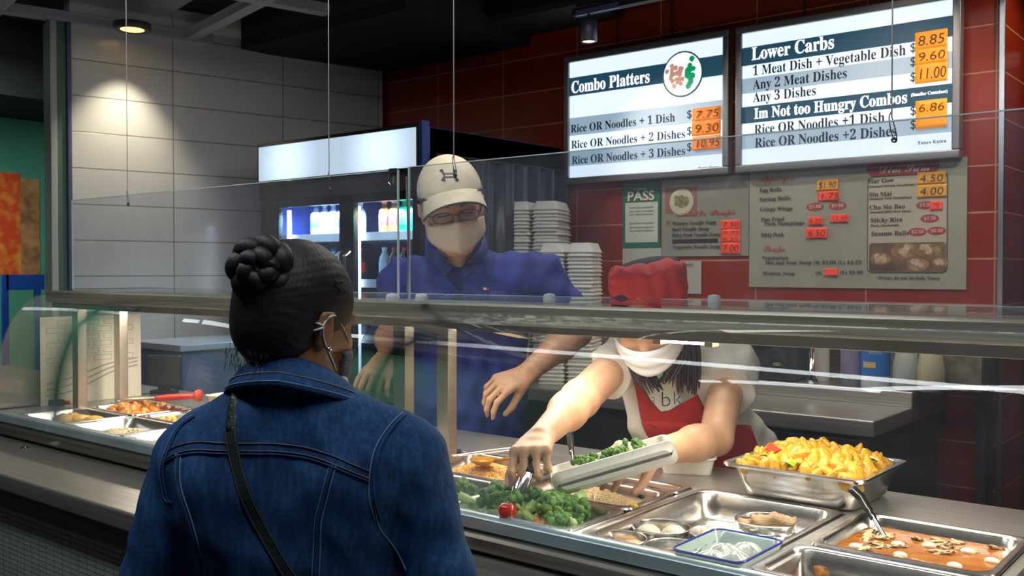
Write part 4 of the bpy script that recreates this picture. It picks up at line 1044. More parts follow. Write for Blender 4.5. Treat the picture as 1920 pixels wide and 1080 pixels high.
# perforated rack glimpsed between the steamers
mb = MB()
for i in range(7):
    mb.tube([(-.83+i*.012, 1.53, .925), (-.79+i*.012, 1.57, .925)], .0012, 5)
    mb.tube([(-.83+i*.010, 1.53+i*.0066, .926), (-.77+i*.002, 1.53+i*.0066, .926)], .0012, 5)
rk = mb.build('wire_rack', CHROME); tag(rk, 'small wire rack lying between the steamers in the tray', 'rack')
rk.location.z = -.017
# ================================================================== FLOWERED DISH
fd = thing('flowered_dish', 'white rectangular dish with small blue flowers and a blue rim, at the case edge', 'dish', (-.690, 1.370, .912))
def ringz(hx, hy, z_, r=.016): return [Vector((x, y, z_)) for x, y in rrect(-hx, -hy, hx, hy, r, 5)]
CER = mat('celadon_glaze', (.55,.68,.62), .12, coat=.6); 
mb = MB(); rings = [ringz(.042,.058,0,.010), ringz(.044,.060,.003,.012), ringz(.053,.070,.03,.014), ringz(.060,.0775,.0495,.016), ringz(.059,.0765,.0505,.016), ringz(.057,.075,.049,.016), ringz(.050,.067,.03,.014), ringz(.041,.057,.006,.012), ringz(.036,.052,.005,.010)]
mb.loft(rings); mb.build('dish_body', CER, fd, smooth=True)
mb = MB(); mb.loft([ringz(.0605,.078,.0490,.016), ringz(.0600,.0775,.0515,.016), ringz(.0580,.0758,.0515,.016), ringz(.0572,.0752,.0495,.016)], True, False)
mb.build('rim_line', mat('cobalt_blue', (.02,.04,.35), .2), fd, smooth=True)
def flower(c, nrm, upv, s_):
    c = Vector(c); nrm = Vector(nrm).normalized(); u = nrm.cross(Vector(upv)).normalized(); v = u.cross(nrm); mb = MB()
    for k in range(8):
        a = 2*PI*k/8; d_ = u*math.cos(a)+v*math.sin(a); p_ = u*-math.sin(a)+v*math.cos(a)
        mb.add([c+d_*s_*.3, c+d_*s_*.65+p_*s_*.17, c+d_*s_, c+d_*s_*.65-p_*s_*.17], [(0,1,2,3)])
    mb.build('flower', MATS['cobalt_blue'], fd)
for yy in (-.045, -.012, .022, .050): flower((-.0512, yy, .033), (1,0,-.42), (0,0,1), .0055)
for xx in (-.022, .012): flower((xx, .0685, .033), (0,-1,.38), (0,0,1), .0055)
CLR = mat('clear_rice_dumpling', (.62,.68,.62), .12, sss=.2, noise_amt=.2, noise_scale=80, coat=.8, bump=.4, bump_scale=120)
cd = [pleated('clear_dumpling', .021, .020, CLR, s_+3, 5, .14, .9) for s_ in range(2)]
for i, (dx, dy) in enumerate(((-.010,-.035),(.016,-.012),(-.012,.010),(.012,.038))):
    o = bpy.data.objects.new('clear_dumpling', cd[i % 2]); COL.objects.link(o); o.location = (fd.location.x+dx, fd.location.y+dy, .932); o.rotation_euler = (0,0,i); o.scale = (1.2,1.3,1.35)
    tag(o, 'translucent white dumpling in the flowered dish, %s' % ('nearest the front','second from the front','third from the front','farthest back')[i], 'dumpling', 'translucent dumplings in the flowered dish')
# ================================================================== FOAM BOXES
def foam_tray(mb, L_, W_, H_, M, t_=.0022, flare=.012):
    def rg_(hx, hy, z_): return [M @ Vector((x, y, z_)) for x, y in rrect(-hx, -hy, hx, hy, .014, 4)]
    a, b_ = L_/2, W_/2
    mb.loft([rg_(a-flare, b_-flare, 0), rg_(a-.004, b_-.004, H_-.004), rg_(a, b_, H_-.003), rg_(a, b_, H_), rg_(a-.006, b_-.006, H_), rg_(a-flare-t_, b_-flare-t_, t_)])
held = thing('foam_container', 'open white foam container tilted in the hand of the worker in the red apron', 'food container')
A_ = Vector((-1.056, 1.402, .999)); B_ = Vector((-.882, 1.545, 1.064))
e1 = (B_-A_).normalized(); e2 = Vector((-e1.y, e1.x, .03)).normalized(); e3 = e1.cross(e2).normalized(); e2 = e3.cross(e1)
L_ = (B_-A_).length
Mh = Matrix((( e1.x, e2.x, e3.x, 0),(e1.y, e2.y, e3.y, 0),(e1.z, e2.z, e3.z, 0),(0,0,0,1)))
c0 = (A_+B_)/2
mb = MB(); foam_tray(mb, L_, .115, .034, Matrix.Translation(c0 + e2*.062 - e3*.030) @ Mh); mb.build('container_base', FOAM, held, smooth=True).modifiers.new('es','EDGE_SPLIT').split_angle = R(35)
# lid folded down on the near side
Ml = Matrix.Translation(c0 - e3*.006 - e2*.002) @ Mh @ Matrix.Rotation(R(-84), 4, 'X')
mb = MB(); foam_tray(mb, L_, .046, .012, Ml); mb.build('container_lid', FOAM, held, smooth=True).modifiers.new('es','EDGE_SPLIT').split_angle = R(35)
SLOT = mat('slot_dark', (.12,.11,.14), .6)
cc = c0 - e1*(L_/2-.022) + e2*.062 + e3*.0005
mb = MB(); mb.loft([[cc + e1*(x*.004)+e2*(y*.016)+e3*.004 for x, y in ((-1,-.8),(-.5,-1),(.5,-1),(1,-.8),(1,.8),(.5,1),(-.5,1),(-1,.8))], [cc + e1*(x*.004)+e2*(y*.016)+e3*.0045 for x, y in ((-1,-.8),(-.5,-1),(.5,-1),(1,-.8),(1,.8),(.5,1),(-.5,1),(-1,.8))]])
for i in range(9):
    s_ = (-.055 + .015*i); q = c0 + e1*s_ + e2*(.05+.02*math.sin(i*2.2)) + e3*(.004)
    put_broc(i, q, (rb.gauss(0,.7), rb.gauss(0,.7), i), 'green broccoli floret lying in the held foam container', 'broccoli florets in the held container', .95)
bx = thing('foam_container', 'small white foam box standing on the counter behind the held container', 'food container', (-1.035, 1.862, .9515), R(25))
mb = MB(); foam_tray(mb, .125, .095, .038, Matrix.Identity(4)); mb.build('container_base', FOAM, bx, smooth=True).modifiers.new('es','EDGE_SPLIT').split_angle = R(35)
MB().prism([(.044,-.018),(.05,-.02),(.056,-.018),(.056,.018),(.05,.02),(.044,.018)], .0375, .0388).build('closing_slot', SLOT, bx)
q = P(410, 742, z=.9515)
bx = thing('foam_container', 'white foam box on the counter behind the denim shoulder', 'food container', (-2.55, 1.80, .9515), R(10))
mb = MB(); foam_tray(mb, .2, .16, .05, Matrix.Identity(4)); mb.build('container_base', FOAM, bx, smooth=True)
# ================================================================== UTENSILS
def ladle(name, label, tip, top, hm, r=.007, bowl=.03):
    t = thing(name, label, 'ladle'); tip = Vector(tip); top = Vector(top); d_ = (top-tip)
    MB().tube(bez([tip, tip+d_*.3, tip+d_*.5], 5), .0045, 8).build('shaft', CHROME, t, smooth=True)
    MB().tube(bez([tip+d_*.42, tip+d_*.6, tip+d_*.85, top+Vector((-.01,0,.004))], 6), [r*.8]*6+[r]*7+[r*1.2]*6, 10, flat=.6).build('handle', hm, t, smooth=True)
    MB().lathe([(0,-.018),(bowl*.6,-.015),(bowl,0),(bowl*.97,.0),(bowl*.55,-.013),(0,-.016)], (tip.x, tip.y, tip.z), 20).build('bowl', CHROME, t, smooth=True)
    return t
tip = P(1662, 1005, z=.945)
top = P(1608, 922, Y=tip.y+.05)
ladle('soup_ladle', 'ladle with a glossy black handle standing in the orange soup', (tip.x, tip.y, .938), (top.x, top.y, top.z), BLACKG, .0085, .026)
tip = P(1105, 868, z=.962); top = P(1113, 828, Y=tip.y+.08)
ladle('serving_spoon', 'dark handled serving spoon standing behind the held container', (tip.x, 1.70, .945), (top.x+.0, 1.74, 1.04), mat('dark_worn_handle', (.05,.05,.045), .3, noise_amt=.5), .0075, .02)
def tongs(name, label, tip, hinge, spread, hm, m=CHROME, gripf=.5, up=Vector((0,0,1)), r=.0055, closed=False):
    t = thing(name, label, 'tongs'); tip = Vector(tip); hinge = Vector(hinge); d_ = tip-hinge
    side = d_.cross(up).normalized()*spread
    for s_ in (-1, 1):
        pts = [hinge, hinge+d_*.25+side*s_*.7, hinge+d_*.6+side*s_, tip+side*s_*.4]
        a = MB().tube(bez(pts, 6), r, 8, flat=.35).build('arm', m, t, smooth=True)
        if hm:
            MB().tube(bez(pts, 6)[1:int(18*gripf)+2], r*1.35, 8, flat=.5).build('grip', hm, a, smooth=True)
    MB().tube([hinge-d_.normalized()*.004, hinge+d_.normalized()*.004], r*1.5, 8).build('hinge', hm or m, t, smooth=True)
    return t
REDP = mat('red_silicone', (.62,.03,.015), .35)
tongs('serving_tongs', 'steel tongs with a red handle lying on the noodle pan', (-1.49, 1.60, .968), tuple(P(1032, 832, z=.985)), .014, REDP, gripf=.35)
# loose clear spoon with noodles at the back of the noodle pan
q = P(905, 862, z=.975)
sp_ = thing('slotted_spoon', 'shallow spoon coated in orange sauce at the back of the noodle pan', 'spoon', (q.x, q.y, .972))
MB().lathe([(0,-.008),(.018,-.006),(.03,.004),(.029,.005),(.017,-.004),(0,-.006)], n=22).build('bowl', mat('sauce_coated', (.60,.28,.03), .2, .3), sp_, smooth=True)
MB().tube([(.028,.006,.003),(.07,.02,.012),(.12,.035,.018)], .004, 8).build('handle', mat('sauce_coated', (1,1,1)), sp_, smooth=True)
# curved steel bail beside the post foot
q = P(820, 835, z=.99)
kb = thing('pan_lifter', 'curved steel wire handle beside the foot of the aluminium post', 'handle', (0,0,0))
MB().tube(bez([P(800,866,z=.96), P(808,846,z=.98), P(826,833,z=.99), P(843,836,z=.985)], 8), .0045, 8).build('wire', CHROME, kb, smooth=True)
# red tongs at right frame edge
tt = thing('red_tongs', 'bright red tongs standing in the pan at the right frame edge', 'tongs')
q0 = P(1903, 1090, z=.955)
a = P(1890, 1080, d=1.68); b = P(1890, 1032, d=1.68); c = P(1905, 1018, d=1.68); d_ = P(1922, 1030, d=1.68); e = P(1928, 1085, d=1.68)
zlow = Vector((0,0,-.06))
MB().tube(bez([a+zlow, a, b, c, d_, e, e+zlow], 6), .0058, 8, flat=.4).build('arm', mat('red_enamel', (.75,.06,.03), .25, coat=.5), tt, smooth=True)
# far red tongs at left
tongs('serving_tongs', 'silver tongs with a flat red handle over the glazed chicken', (-2.93, 1.60, .972), tuple(P(372, 742, z=1.0)), .018, REDP, gripf=.50, r=.013)
# small brown thing beside the far end sign
q = P(110, 763, z=.952); o = thing('sauce_bottle', 'small dark red sauce bottle lying beside the sign in the case end', 'bottle', (q.x, q.y, .965), R(50))
MB().lathe([(0,-.03),(.011,-.028),(.012,.012),(.006,.022),(.006,.03),(0,.03)], n=14, M=Matrix.Rotation(PI/2, 4, 'Y')).build('bottle_body', mat('dark_red_sauce', (.18,.02,.01), .25), o, smooth=True)
MB().lathe([(.007,.024),(.007,.034),(0,.034)], n=12, M=Matrix.Rotation(PI/2, 4, 'Y')).build('cap', REDP, o, smooth=True)
# sign sheet inside the case end
sg_ = thing('case_end_sign', 'cream sign sheet with brick outlines standing inside the left end of the case', 'sign', (-3.125, 1.60, .952))
MB().box((-.002,-.17,0),(.0,.175,.285)).build('sheet', mat('cream_card', (.78,.74,.60), .55), sg_)
LN = mat('card_line_grey', (.42,.40,.33), .6)
mb = MB(); r_ = random.Random(4)
for j in range(6):
    for i in range(4):
        y_ = -.15 + i*.078 + (j % 2)*.035; z_ = .135 + j*.024
        if y_+.06 < .172:
            for (a0, b0, a1, b1) in ((y_, z_, y_+.062, z_+.0016), (y_, z_+.016, y_+.062, z_+.0176), (y_, z_, y_+.0016, z_+.017), (y_+.0604, z_, y_+.062, z_+.017)):
                mb.box((.0002, a0, b0), (.0008, a1, b1))
mb.build('brick_outline', LN, sg_)
for k in range(3):
    MB().tube(bez([(.001,-.15,.03+.02*k),(.001,-.05,.045+.022*k),(.001,.06,.09+.016*k),(.001,.16,.11+.012*k)], 8), .0022, 6).build('swoosh', LN, sg_)
# dark terminal
q = P(268, 742, z=.9515)
tm_ = thing('card_terminal', 'black square terminal on the counter behind the far post', 'terminal', (q.x, 1.86, .9515), R(35))
MB().box((-.045,-.02,.0),(.045,.02,.012)).box((-.02,-.01,.01),(.02,.01,.03)).build('base', BLACK, tm_, bevel=.002)
MB().box((-.060,-.012,.028),(.060,.010,.135)).build('monitor', mat('monitor_black', (.03,.03,.032), .35), tm_, bevel=.005)

# ================================================================== BACK COUNTER, SINK AND BOTTLES
sc_ = thing('sink_counter', 'stainless steel back counter with a raised rear ledge below the wall menus', 'counter', (0,0,0))
MB().box((-2.86, 3.15, .845), (-1.075, WY-.005, .90)).build('worktop', STEELX, sc_, bevel=.006)
MB().box((-2.86, 3.545, .90), (-1.075, WY-.005, .955)).build('rear_ledge', STEELX, sc_, bevel=.005)
MB().box((-2.86, 3.93, .955), (-1.075, WY-.002, 1.06)).build('backsplash', STEELX, sc_, bevel=.003)
MB().box((-2.84, 3.20, .02), (-1.09, 3.9, .845)).build('cabinet', mat('cabinet_dark', (.035,.032,.03), .35, .3), sc_)
MB().box((-1.95, 3.17, .12), (-1.10, 3.2, .83)).build('door_panel', mat('cabinet_door', (.07,.062,.055), .35, .6, noise_amt=.3, noise_scale=5), sc_, bevel=.004)
# folded brown shelf lip behind the bottles
sh = thing('wall_shelf', 'narrow reddish brown shelf on the tiles behind the cleaning bottles', 'shelf', (0,0,0))
MB().box((-1.95, 3.80, 1.13), (-.90, 3.945, 1.145)).build('board', mat('shelf_brown', (.16,.05,.03), .4), sh, bevel=.002)
MB().box((-.93, 3.82, .02), (-.90, 3.94, 1.13)).build('side', mat('shelf_brown2', (.03,.025,.025), .5), sh)
# tap
def onledge(px, py=728, z=.956): return P(px, py, z=z)
q = P(1512, 716, Y=3.55)
tp = thing('sink_tap', 'chrome swan neck sink tap standing on the back counter', 'tap', (q.x, 3.60, .955))
MB().lathe([(0,0),(.025,0),(.025,.01),(.014,.02),(.012,.12),(.0,.12)], n=18).build('base', CHROME, tp, smooth=True)
MB().tube(bez([(0,0,.11),(0,0,.17),(.01,-.03,.19),(.05,-.06,.185),(.09,-.09,.165)], 8), .010, 10).build('spout', CHROME, tp, smooth=True)
MB().tube([(0,0,.15),(.02,.02,.18),(.05,.03,.2)], .006, 8).build('lever', CHROME, tp, smooth=True)
# white soap cylinder
def onl(name, label, cat, px, base_y=728, Y=3.60):
    q = P(px, base_y, Y=Y); return thing(name, label, cat, (q.x, Y, .956))
t = onl('towel_roll', 'tall white paper towel roll behind the tap', 'towel roll', 1538, Y=3.68)
MB().lathe([(.012,0),(.034,0),(.034,.22),(.012,.22)], n=24).build('roll', mat('towel_white', (.42,.40,.36), .7), t, smooth=False)
MB().lathe([(0,.0),(.011,.0),(.011,.235),(0,.235)], n=12).build('spindle', CHROME, t)
def cleaner(name, label, px, body, r, h_, labc, kind, Y=3.60):
    t = onl(name, label, 'bottle', px, Y=Y)
    if kind == 'can':
        MB().lathe([(0,0),(r,0),(r,h_*.82),(r*.92,h_*.86),(r*.92,h_),(0,h_)], n=28).build('canister_body', body, t, smooth=True).modifiers.new('e','EDGE_SPLIT')
        MB().lathe([(r*.94,h_*.86),(r*.94,h_*1.0),(r*.8,h_*1.02),(0,h_*1.02)], n=28).build('lid', mat('lid_blue', (.03,.12,.42), .4), t, smooth=True)
    elif kind == 'spray':
        MB().lathe([(0,0),(r*.9,0),(r,.012),(r,h_*.35),(r*.75,h_*.62),(r*.35,h_*.78),(r*.32,h_*.85),(0,h_*.85)], n=24).build('bottle_body', body, t, smooth=True)
        MB().lathe([(0,h_*.83),(r*.42,h_*.83),(r*.42,h_*.90),(0,h_*.91)], n=16).box((-.03,-.010,h_*.89),(.02,.010,h_)).build('spray_head', mat('spray_white', (.5,.5,.48), .5), t, bevel=.003)
    else:
        MB().lathe([(0,0),(r,0),(r,h_*.7),(r*.5,h_*.82),(r*.45,h_*.9),(0,h_*.9)], n=24).build('bottle_body', body, t, smooth=True)
        MB().lathe([(r*.5,h_*.88),(r*.5,h_),(0,h_)], n=16).build('cap', mat('cap_white2', (.5,.5,.5), .5), t, smooth=True)
    if labc:
        MB().lathe([(r*1.012,h_*.18),(r*1.012,h_*.62)], n=28).build('label_band', labc, t, smooth=True)
    return t
cleaner('cleaner_bottle', 'lilac grey cleaner bottle left of the blue wipes canister', 1597, mat('lilac_plastic', (.25,.22,.30), .4), .040, .25, mat('lilac_label', (.20,.17,.30), .5), 'bottle')
t = cleaner('wipes_canister', 'blue and white disinfecting wipes canister among the cleaning bottles', 1641, mat('canister_white', (.45,.50,.55), .4), .052, .25, mat('canister_blue', (.03,.16,.50), .4), 'can')
rz = YAW
for s_, z_, sz, mm in (('Lysol', .175, .040, mat('label_white_ink', (.6,.65,.7), .5)), ('WIPES', .125, .018, mat('label_white_ink', (.6,.65,.7)))):
    tx = text('lettering', s_, mm, t, (0,0,0), sz, width=.070 if s_ == 'Lysol' else .05, style='bold' if s_ == 'Lysol' else 'plain', off=.0004)
    for v in tx.data.vertices:
        x_, y_, z0_ = v.co; a = (x_-.03)/.053; rr_ = .0535
        v.co = (rr_*math.sin(a), -rr_*math.cos(a), z_ + y_ - 0)
    tx.rotation_euler = (0, 0, R(24)); 
mb = MB(); rings = []
for j in range(2): rings.append([Vector((.0536*math.sin(a), -.0536*math.cos(a), .075+j*.022)) for a in [(-.55+.9*k/10) for k in range(11)]])
mb.loft(rings, False, False); mb.build('label_patch', mat('patch_tan', (.55,.38,.2), .5), t)
cleaner('spray_bottle', 'pale spray bottle with a green stripe right of the blue canister', 1699, mat('pale_plastic', (.36,.40,.38), .4), .046, .24, None, 'spray')
cleaner('spray_bottle', 'cream spray bottle, rightmost on the back counter', 1745, mat('cream_plastic', (.42,.38,.26), .4), .046, .24, None, 'spray')
cleaner('oil_bottle', 'amber oil bottle half hidden behind the cream spray bottle', 1773, mat('amber_plastic', (.26,.16,.04), .3), .038, .22, None, 'bottle', Y=3.72)
bxs = onl('steel_box', 'dull steel box at the right end of the back counter', 'box', 1815, Y=3.74)
MB().box((-.11,-.09,0),(.07,.09,.21)).build('box_body', mat('dull_steel', (.3,.27,.22), .4, .8, noise_amt=.3), bxs, bevel=.006)
MB().box((-.112,-.093,.19),(.072,.093,.2)).build('box_rim', DARKM, bxs)
t = onl('black_appliance', 'dark appliance on the back counter left of the tap', 'appliance', 1450, Y=3.66)
MB().box((-.13,-.1,0),(.13,.1,.2)).build('casing', mat('appliance_dark', (.03,.03,.035), .35, noise_amt=.5, noise_scale=20), t, bevel=.01)
MB().lathe([(0,0),(.018,0),(.016,.01),(0,.012)], (.06,-.1,.06), 14, ).build('dial', mat('appliance_dial', (.18,.14,.08), .4), t)
# ================================================================== STACKS OF FOAM CONTAINERS
def clam(name, label, loc, rz, group):
    t = thing(name, label, 'food container', loc, rz, group)
    mb = MB(); foam_tray(mb, .118, .205, .040, Matrix.Translation((-.062,0,0)), flare=.016); mb.build('container_base', FOAM, t, smooth=True).modifiers.new('e','EDGE_SPLIT').split_angle = R(35)
    mb = MB(); foam_tray(mb, .118, .205, .040, Matrix.Translation((.062,0,0)), flare=.016); mb.build('container_lid', FOAM, t, smooth=True).modifiers.new('e','EDGE_SPLIT').split_angle = R(35)
    return t
q = P(1070, 560, Y=3.40); base_z = .9015
ntop = 1.512
lab1 = 'white foam container in the right hand nested stack on the back counter'; g1 = 'nested foam containers of the right hand stack'
# upside down open clamshells, nested
p0 = None; zz = base_z; i = 0
c1 = Vector((q.x, 3.40, 0))
pitch = .0165
rs = random.Random(9)
n1 = int((ntop-.04-base_z)/pitch)
for i in range(n1+1):
    loc = (c1.x+rs.uniform(-.002,.002), c1.y+rs.uniform(-.002,.002), base_z+.040+i*pitch); rot = (PI, 0, R(22)+rs.uniform(-.015,.015))
    lb = lab1 if i < n1 else 'topmost white foam container of the right hand nested stack'
    if p0 is None: p0 = clam('foam_container', lb, loc, 0, g1); p0.rotation_euler = rot
    else: copy_thing(p0, loc, rot, lb, g1)
q2 = P(1008, 560, Y=3.62); c2 = Vector((q2.x, 3.62, 0)); top2 = 1.715
n2 = int((top2-.04-.956)/pitch)
for i in range(n2+1):
    loc = (c2.x+rs.uniform(-.003,.003), c2.y+rs.uniform(-.003,.003), .956+.040+i*pitch)
    o = copy_thing(p0, loc, (PI, 0, R(20)+rs.uniform(-.02,.02)), 'white foam container in the taller nested stack beside the capped man' if i < n2 else 'topmost white foam container of the taller nested stack', 'nested foam containers of the taller stack'); o.scale = (1.12,1.12,1)
# dark navy strip curtain in the passage at the right
cu = thing('strip_curtain', 'dark navy plastic strip curtain hanging in the passage right of the sink', 'curtain', (0,0,0))
for i in range(14):
    x_ = -.80+i*.125
    MB().box((x_-.066, 4.30+.012*(i%2), .03), (x_+.066, 4.303+.012*(i%2), 2.2)).build('strip', mat('curtain_navy', (.008,.016,.035), .25, noise_amt=.5, noise_scale=6), cu)
MB().box((-.87, 4.29, 2.2), (1.05, 4.33, 2.26)).build('rail', DARKM, cu)
# glossy counter along the left wall
lc_ = thing('side_counter', 'blue grey glossy counter below the white tiled wall', 'counter', (0,0,0))
MB().box((-4.22, 2.35, 0), (-3.80, 2.90, 1.03)).build('cabinet', mat('blue_grey_gloss', (.10,.13,.26), .2, noise_amt=.3, noise_scale=4), lc_, bevel=.008)
MB().box((-4.23, 2.33, 1.03), (-3.78, 2.90, 1.06)).build('worktop', mat('worktop_pale', (.35,.38,.45), .25), lc_, bevel=.004)
# ================================================================== IMPLICIT SURFACES FOR PEOPLE
class Field:
    def __init__(s, lo, hi, res):
        s.lo = np.array(lo, float); s.res = res
        s.n = np.ceil((np.array(hi)-s.lo)/res).astype(int)+1
        s.F = np.full(s.n, .08, np.float32)
    def _box(s, lo, hi, k):
        m = k + 3*s.res
        a = np.clip(np.floor((np.array(lo)-m-s.lo)/s.res).astype(int), 0, s.n)
        b = np.clip(np.ceil((np.array(hi)+m-s.lo)/s.res).astype(int)+1, 0, s.n)
        if (b <= a).any(): return None, None
        g = np.meshgrid(*[s.lo[i]+s.res*np.arange(a[i], b[i]) for i in range(3)], indexing='ij')
        return tuple(slice(a[i], b[i]) for i in range(3)), [q.astype(np.float32) for q in g]
    def _mix(s, sl, d, k, op):
        F = s.F[sl]
        if op == 'add':
            if k > 0:
                h = np.clip(.5+.5*(F-d)/k, 0, 1); s.F[sl] = F*(1-h)+d*h - k*h*(1-h)
            else: s.F[sl] = np.minimum(F, d)
        elif op == 'sub': s.F[sl] = np.maximum(F, -d)
        elif op == 'and': s.F[sl] = np.maximum(F, d)
    def cone(s, a, b, ra, rb, k=.02, op='add', cut=None, cuta=None, flat=None):
        a = np.array(a, float); b = np.array(b, float); r = max(ra, rb)
        sl, g = s._box(np.minimum(a, b)-r, np.maximum(a, b)+r, k)
        if sl is None: return
        ab = b-a; L2 = float(ab @ ab)+1e-12
        t = ((g[0]-a[0])*ab[0]+(g[1]-a[1])*ab[1]+(g[2]-a[2])*ab[2])/L2; tt = np.clip(t, 0, 1)
        dx = g[0]-(a[0]+ab[0]*tt); dy = g[1]-(a[1]+ab[1]*tt); dz = g[2]-(a[2]+ab[2]*tt)
        if flat is not None:   # flatten along a direction: (dir, factor)
            n_ = np.array(flat[0], float); n_ /= np.linalg.norm(n_); q = dx*n_[0]+dy*n_[1]+dz*n_[2]; f_ = 1/flat[1]-1
            dx = dx+n_[0]*q*f_; dy = dy+n_[1]*q*f_; dz = dz+n_[2]*q*f_
        d = np.sqrt(dx*dx+dy*dy+dz*dz) - (ra+(rb-ra)*tt)
        L = math.sqrt(L2)
        if cut is not None: d = np.maximum(d, (t-1)*L-cut)
        if cuta is not None: d = np.maximum(d, -t*L-cuta)
        s._mix(sl, d.astype(np.float32), k, op)
    def ell(s, c, r, M=None, k=.02, op='add', fn=None):
        c = np.array(c, float); R_ = max(r)
        sl, g = s._box(c-R_, c+R_, k)
        if sl is None: return
        q = [g[i]-c[i] for i in range(3)]
        if M is not None: q = [M[0][i]*q[0]+M[1][i]*q[1]+M[2][i]*q[2] for i in range(3)]
        k0 = np.sqrt(sum((q[i]/r[i])**2 for i in range(3)))
        k1 = np.sqrt(sum((q[i]/r[i]**2)**2 for i in range(3)))+1e-9
        d = k0*(k0-1)/k1
        if fn is not None: d = fn(d, q)
        s._mix(sl, d.astype(np.float32), k, op)
    def plane(s, p, n_, op='and'):
        g = np.meshgrid(*[s.lo[i]+s.res*np.arange(s.n[i], dtype=np.float32) for i in range(3)], indexing='ij', sparse=True)
        d = (g[0]-p[0])*n_[0]+(g[1]-p[1])*n_[1]+(g[2]-p[2])*n_[2]
        s.F = np.maximum(s.F, d.astype(np.float32))
    def mesh(s, name, m, parent=None, origin=(0,0,0), smooth=2, disp=None):
        F = s.F; F[0] = F[-1] = .05; F[:,0] = F[:,-1] = .05; F[:,:,0] = F[:,:,-1] = .05
        I = F < 0
        c = np.zeros(np.array(F.shape)-1, np.uint8)
        for dx in (0,1):
            for dy in (0,1):
                for dz in (0,1):
                    c += I[dx:I.shape[0]-1+dx, dy:I.shape[1]-1+dy, dz:I.shape[2]-1+dz]
        act = np.argwhere((c > 0) & (c < 8)); n_ = len(act)
        idx = np.full(c.shape, -1, np.int32); idx[tuple(act.T)] = np.arange(n_)
        pos = np.zeros((n_, 3)); cnt = np.zeros(n_)
        cor = [(0,0,0),(1,0,0),(0,1,0),(1,1,0),(0,0,1),(1,0,1),(0,1,1),(1,1,1)]
        val = [F[act[:,0]+q[0], act[:,1]+q[1], act[:,2]+q[2]].astype(float) for q in cor]
        for i in range(8):
            for j in range(i+1, 8):
                df = [cor[j][k]-cor[i][k] for k in range(3)]
                if sum(abs(v) for v in df) != 1: continue
                cr = (val[i] < 0) != (val[j] < 0)
                t = np.where(cr, val[i]/(val[i]-val[j]+1e-20), 0)
                for k in range(3): pos[:,k] += np.where(cr, cor[i][k]+df[k]*t, 0)
                cnt += cr
        pos = pos/cnt[:,None] + act
        V = s.lo + pos*s.res
        quads = []
        for ax in range(3):
            A = [slice(None)]*3; B = [slice(None)]*3; A[ax] = slice(0,-1); B[ax] = slice(1,None)
            ch = I[tuple(A)] != I[tuple(B)]
            e = np.argwhere(ch); u, v = [(1,2),(2,0),(0,1)][ax]
            e = e[(e[:,u] > 0) & (e[:,v] > 0)]
            e = e[(e[:,u] < c.shape[u]) & (e[:,v] < c.shape[v])]
            ins = I[tuple(e.T)]
            q = []
            for du, dv in ((-1,-1),(0,-1),(0,0),(-1,0)):
                w_ = e.copy(); w_[:,u] += du; w_[:,v] += dv; q.append(idx[tuple(w_.T)])
            q = np.stack(q, 1); q[~ins] = q[~ins][:, ::-1]; quads.append(q)
        Q = np.concatenate(quads); Q = Q[(Q >= 0).all(1)]
        for _ in range(smooth):
            acc = np.zeros_like(V); cn = np.zeros(len(V))
            for a_ in range(4):
                for b_ in ((a_+1) % 4,):
                    np.add.at(acc, Q[:,a_], V[Q[:,b_]]); np.add.at(cn, Q[:,a_], 1)
                    np.add.at(acc, Q[:,b_], V[Q[:,a_]]); np.add.at(cn, Q[:,b_], 1)
            V = V*.4 + .6*acc/np.maximum(cn,1)[:,None]
        if disp is not None:
            fn = np.zeros_like(V); nr = np.cross(V[Q[:,2]]-V[Q[:,0]], V[Q[:,3]]-V[Q[:,1]])
            for a_ in range(4): np.add.at(fn, Q[:,a_], nr)
            fn /= np.linalg.norm(fn, axis=1)[:,None]+1e-12
            V = V + fn*disp(V)[:,None]
        me = bpy.data.meshes.new(name)
        V = V - np.array(origin)
        me.vertices.add(len(V)); me.vertices.foreach_set('co', V.astype(np.float32).ravel())
        me.loops.add(len(Q)*4); me.loops.foreach_set('vertex_index', Q.astype(np.int32).ravel())
        me.polygons.add(len(Q)); me.polygons.foreach_set('loop_start', np.arange(0, len(Q)*4, 4, dtype=np.int32))
        me.polygons.foreach_set('use_smooth', np.ones(len(Q), bool))
        me.update(calc_edges=True); me.validate()
        o = bpy.data.objects.new(name, me); COL.objects.link(o); me.materials.append(m)
        if parent: o.parent = parent
        return o
def wave_disp(terms, seed=0, amp2=0, sc2=20):
    """cloth folds: sum of soft directional ripples plus smooth noise"""
    rr = np.random.RandomState(seed)
    ph = rr.rand(len(terms)+12)*6.28; dirs = rr.randn(8, 3)
    def f_(V):
        out = np.zeros(len(V))
        warp = .6*np.sin(V @ np.array([11., 7., 9.])+1.3)+.5*np.sin(V @ np.array([-6., 13., 5.]))
        for i, (d_, fr, a_) in enumerate(terms):
            x = V @ np.array(d_)*fr*2.4 + ph[i] + warp*1.9
            out += a_*(np.abs(np.sin(x*.5))**1.6*-1+.5)
        for i in range(8): out += amp2/4*np.sin(V @ dirs[i]*sc2+ph[-i-1])
        return out
    return f_
class Frame:
    """local axes: x to the figure's right, y forward, z up"""
    def __init__(s, o, az, pitch=0, roll=0):
        s.o = Vector(o); M = Matrix.Rotation(az-PI/2, 3, 'Z') @ Matrix.Rotation(pitch, 3, 'X') @ Matrix.Rotation(roll, 3, 'Y')
        s.M = M; s.x = M.col[0]; s.y = M.col[1]; s.z = M.col[2]
    def p(s, x, y, z): return s.o + s.M @ Vector((x, y, z))
    def mat(s): return [[s.M[i][j] for j in range(3)] for i in range(3)]
    def T(s): return Matrix.Translation(s.o) @ s.M.to_4x4()
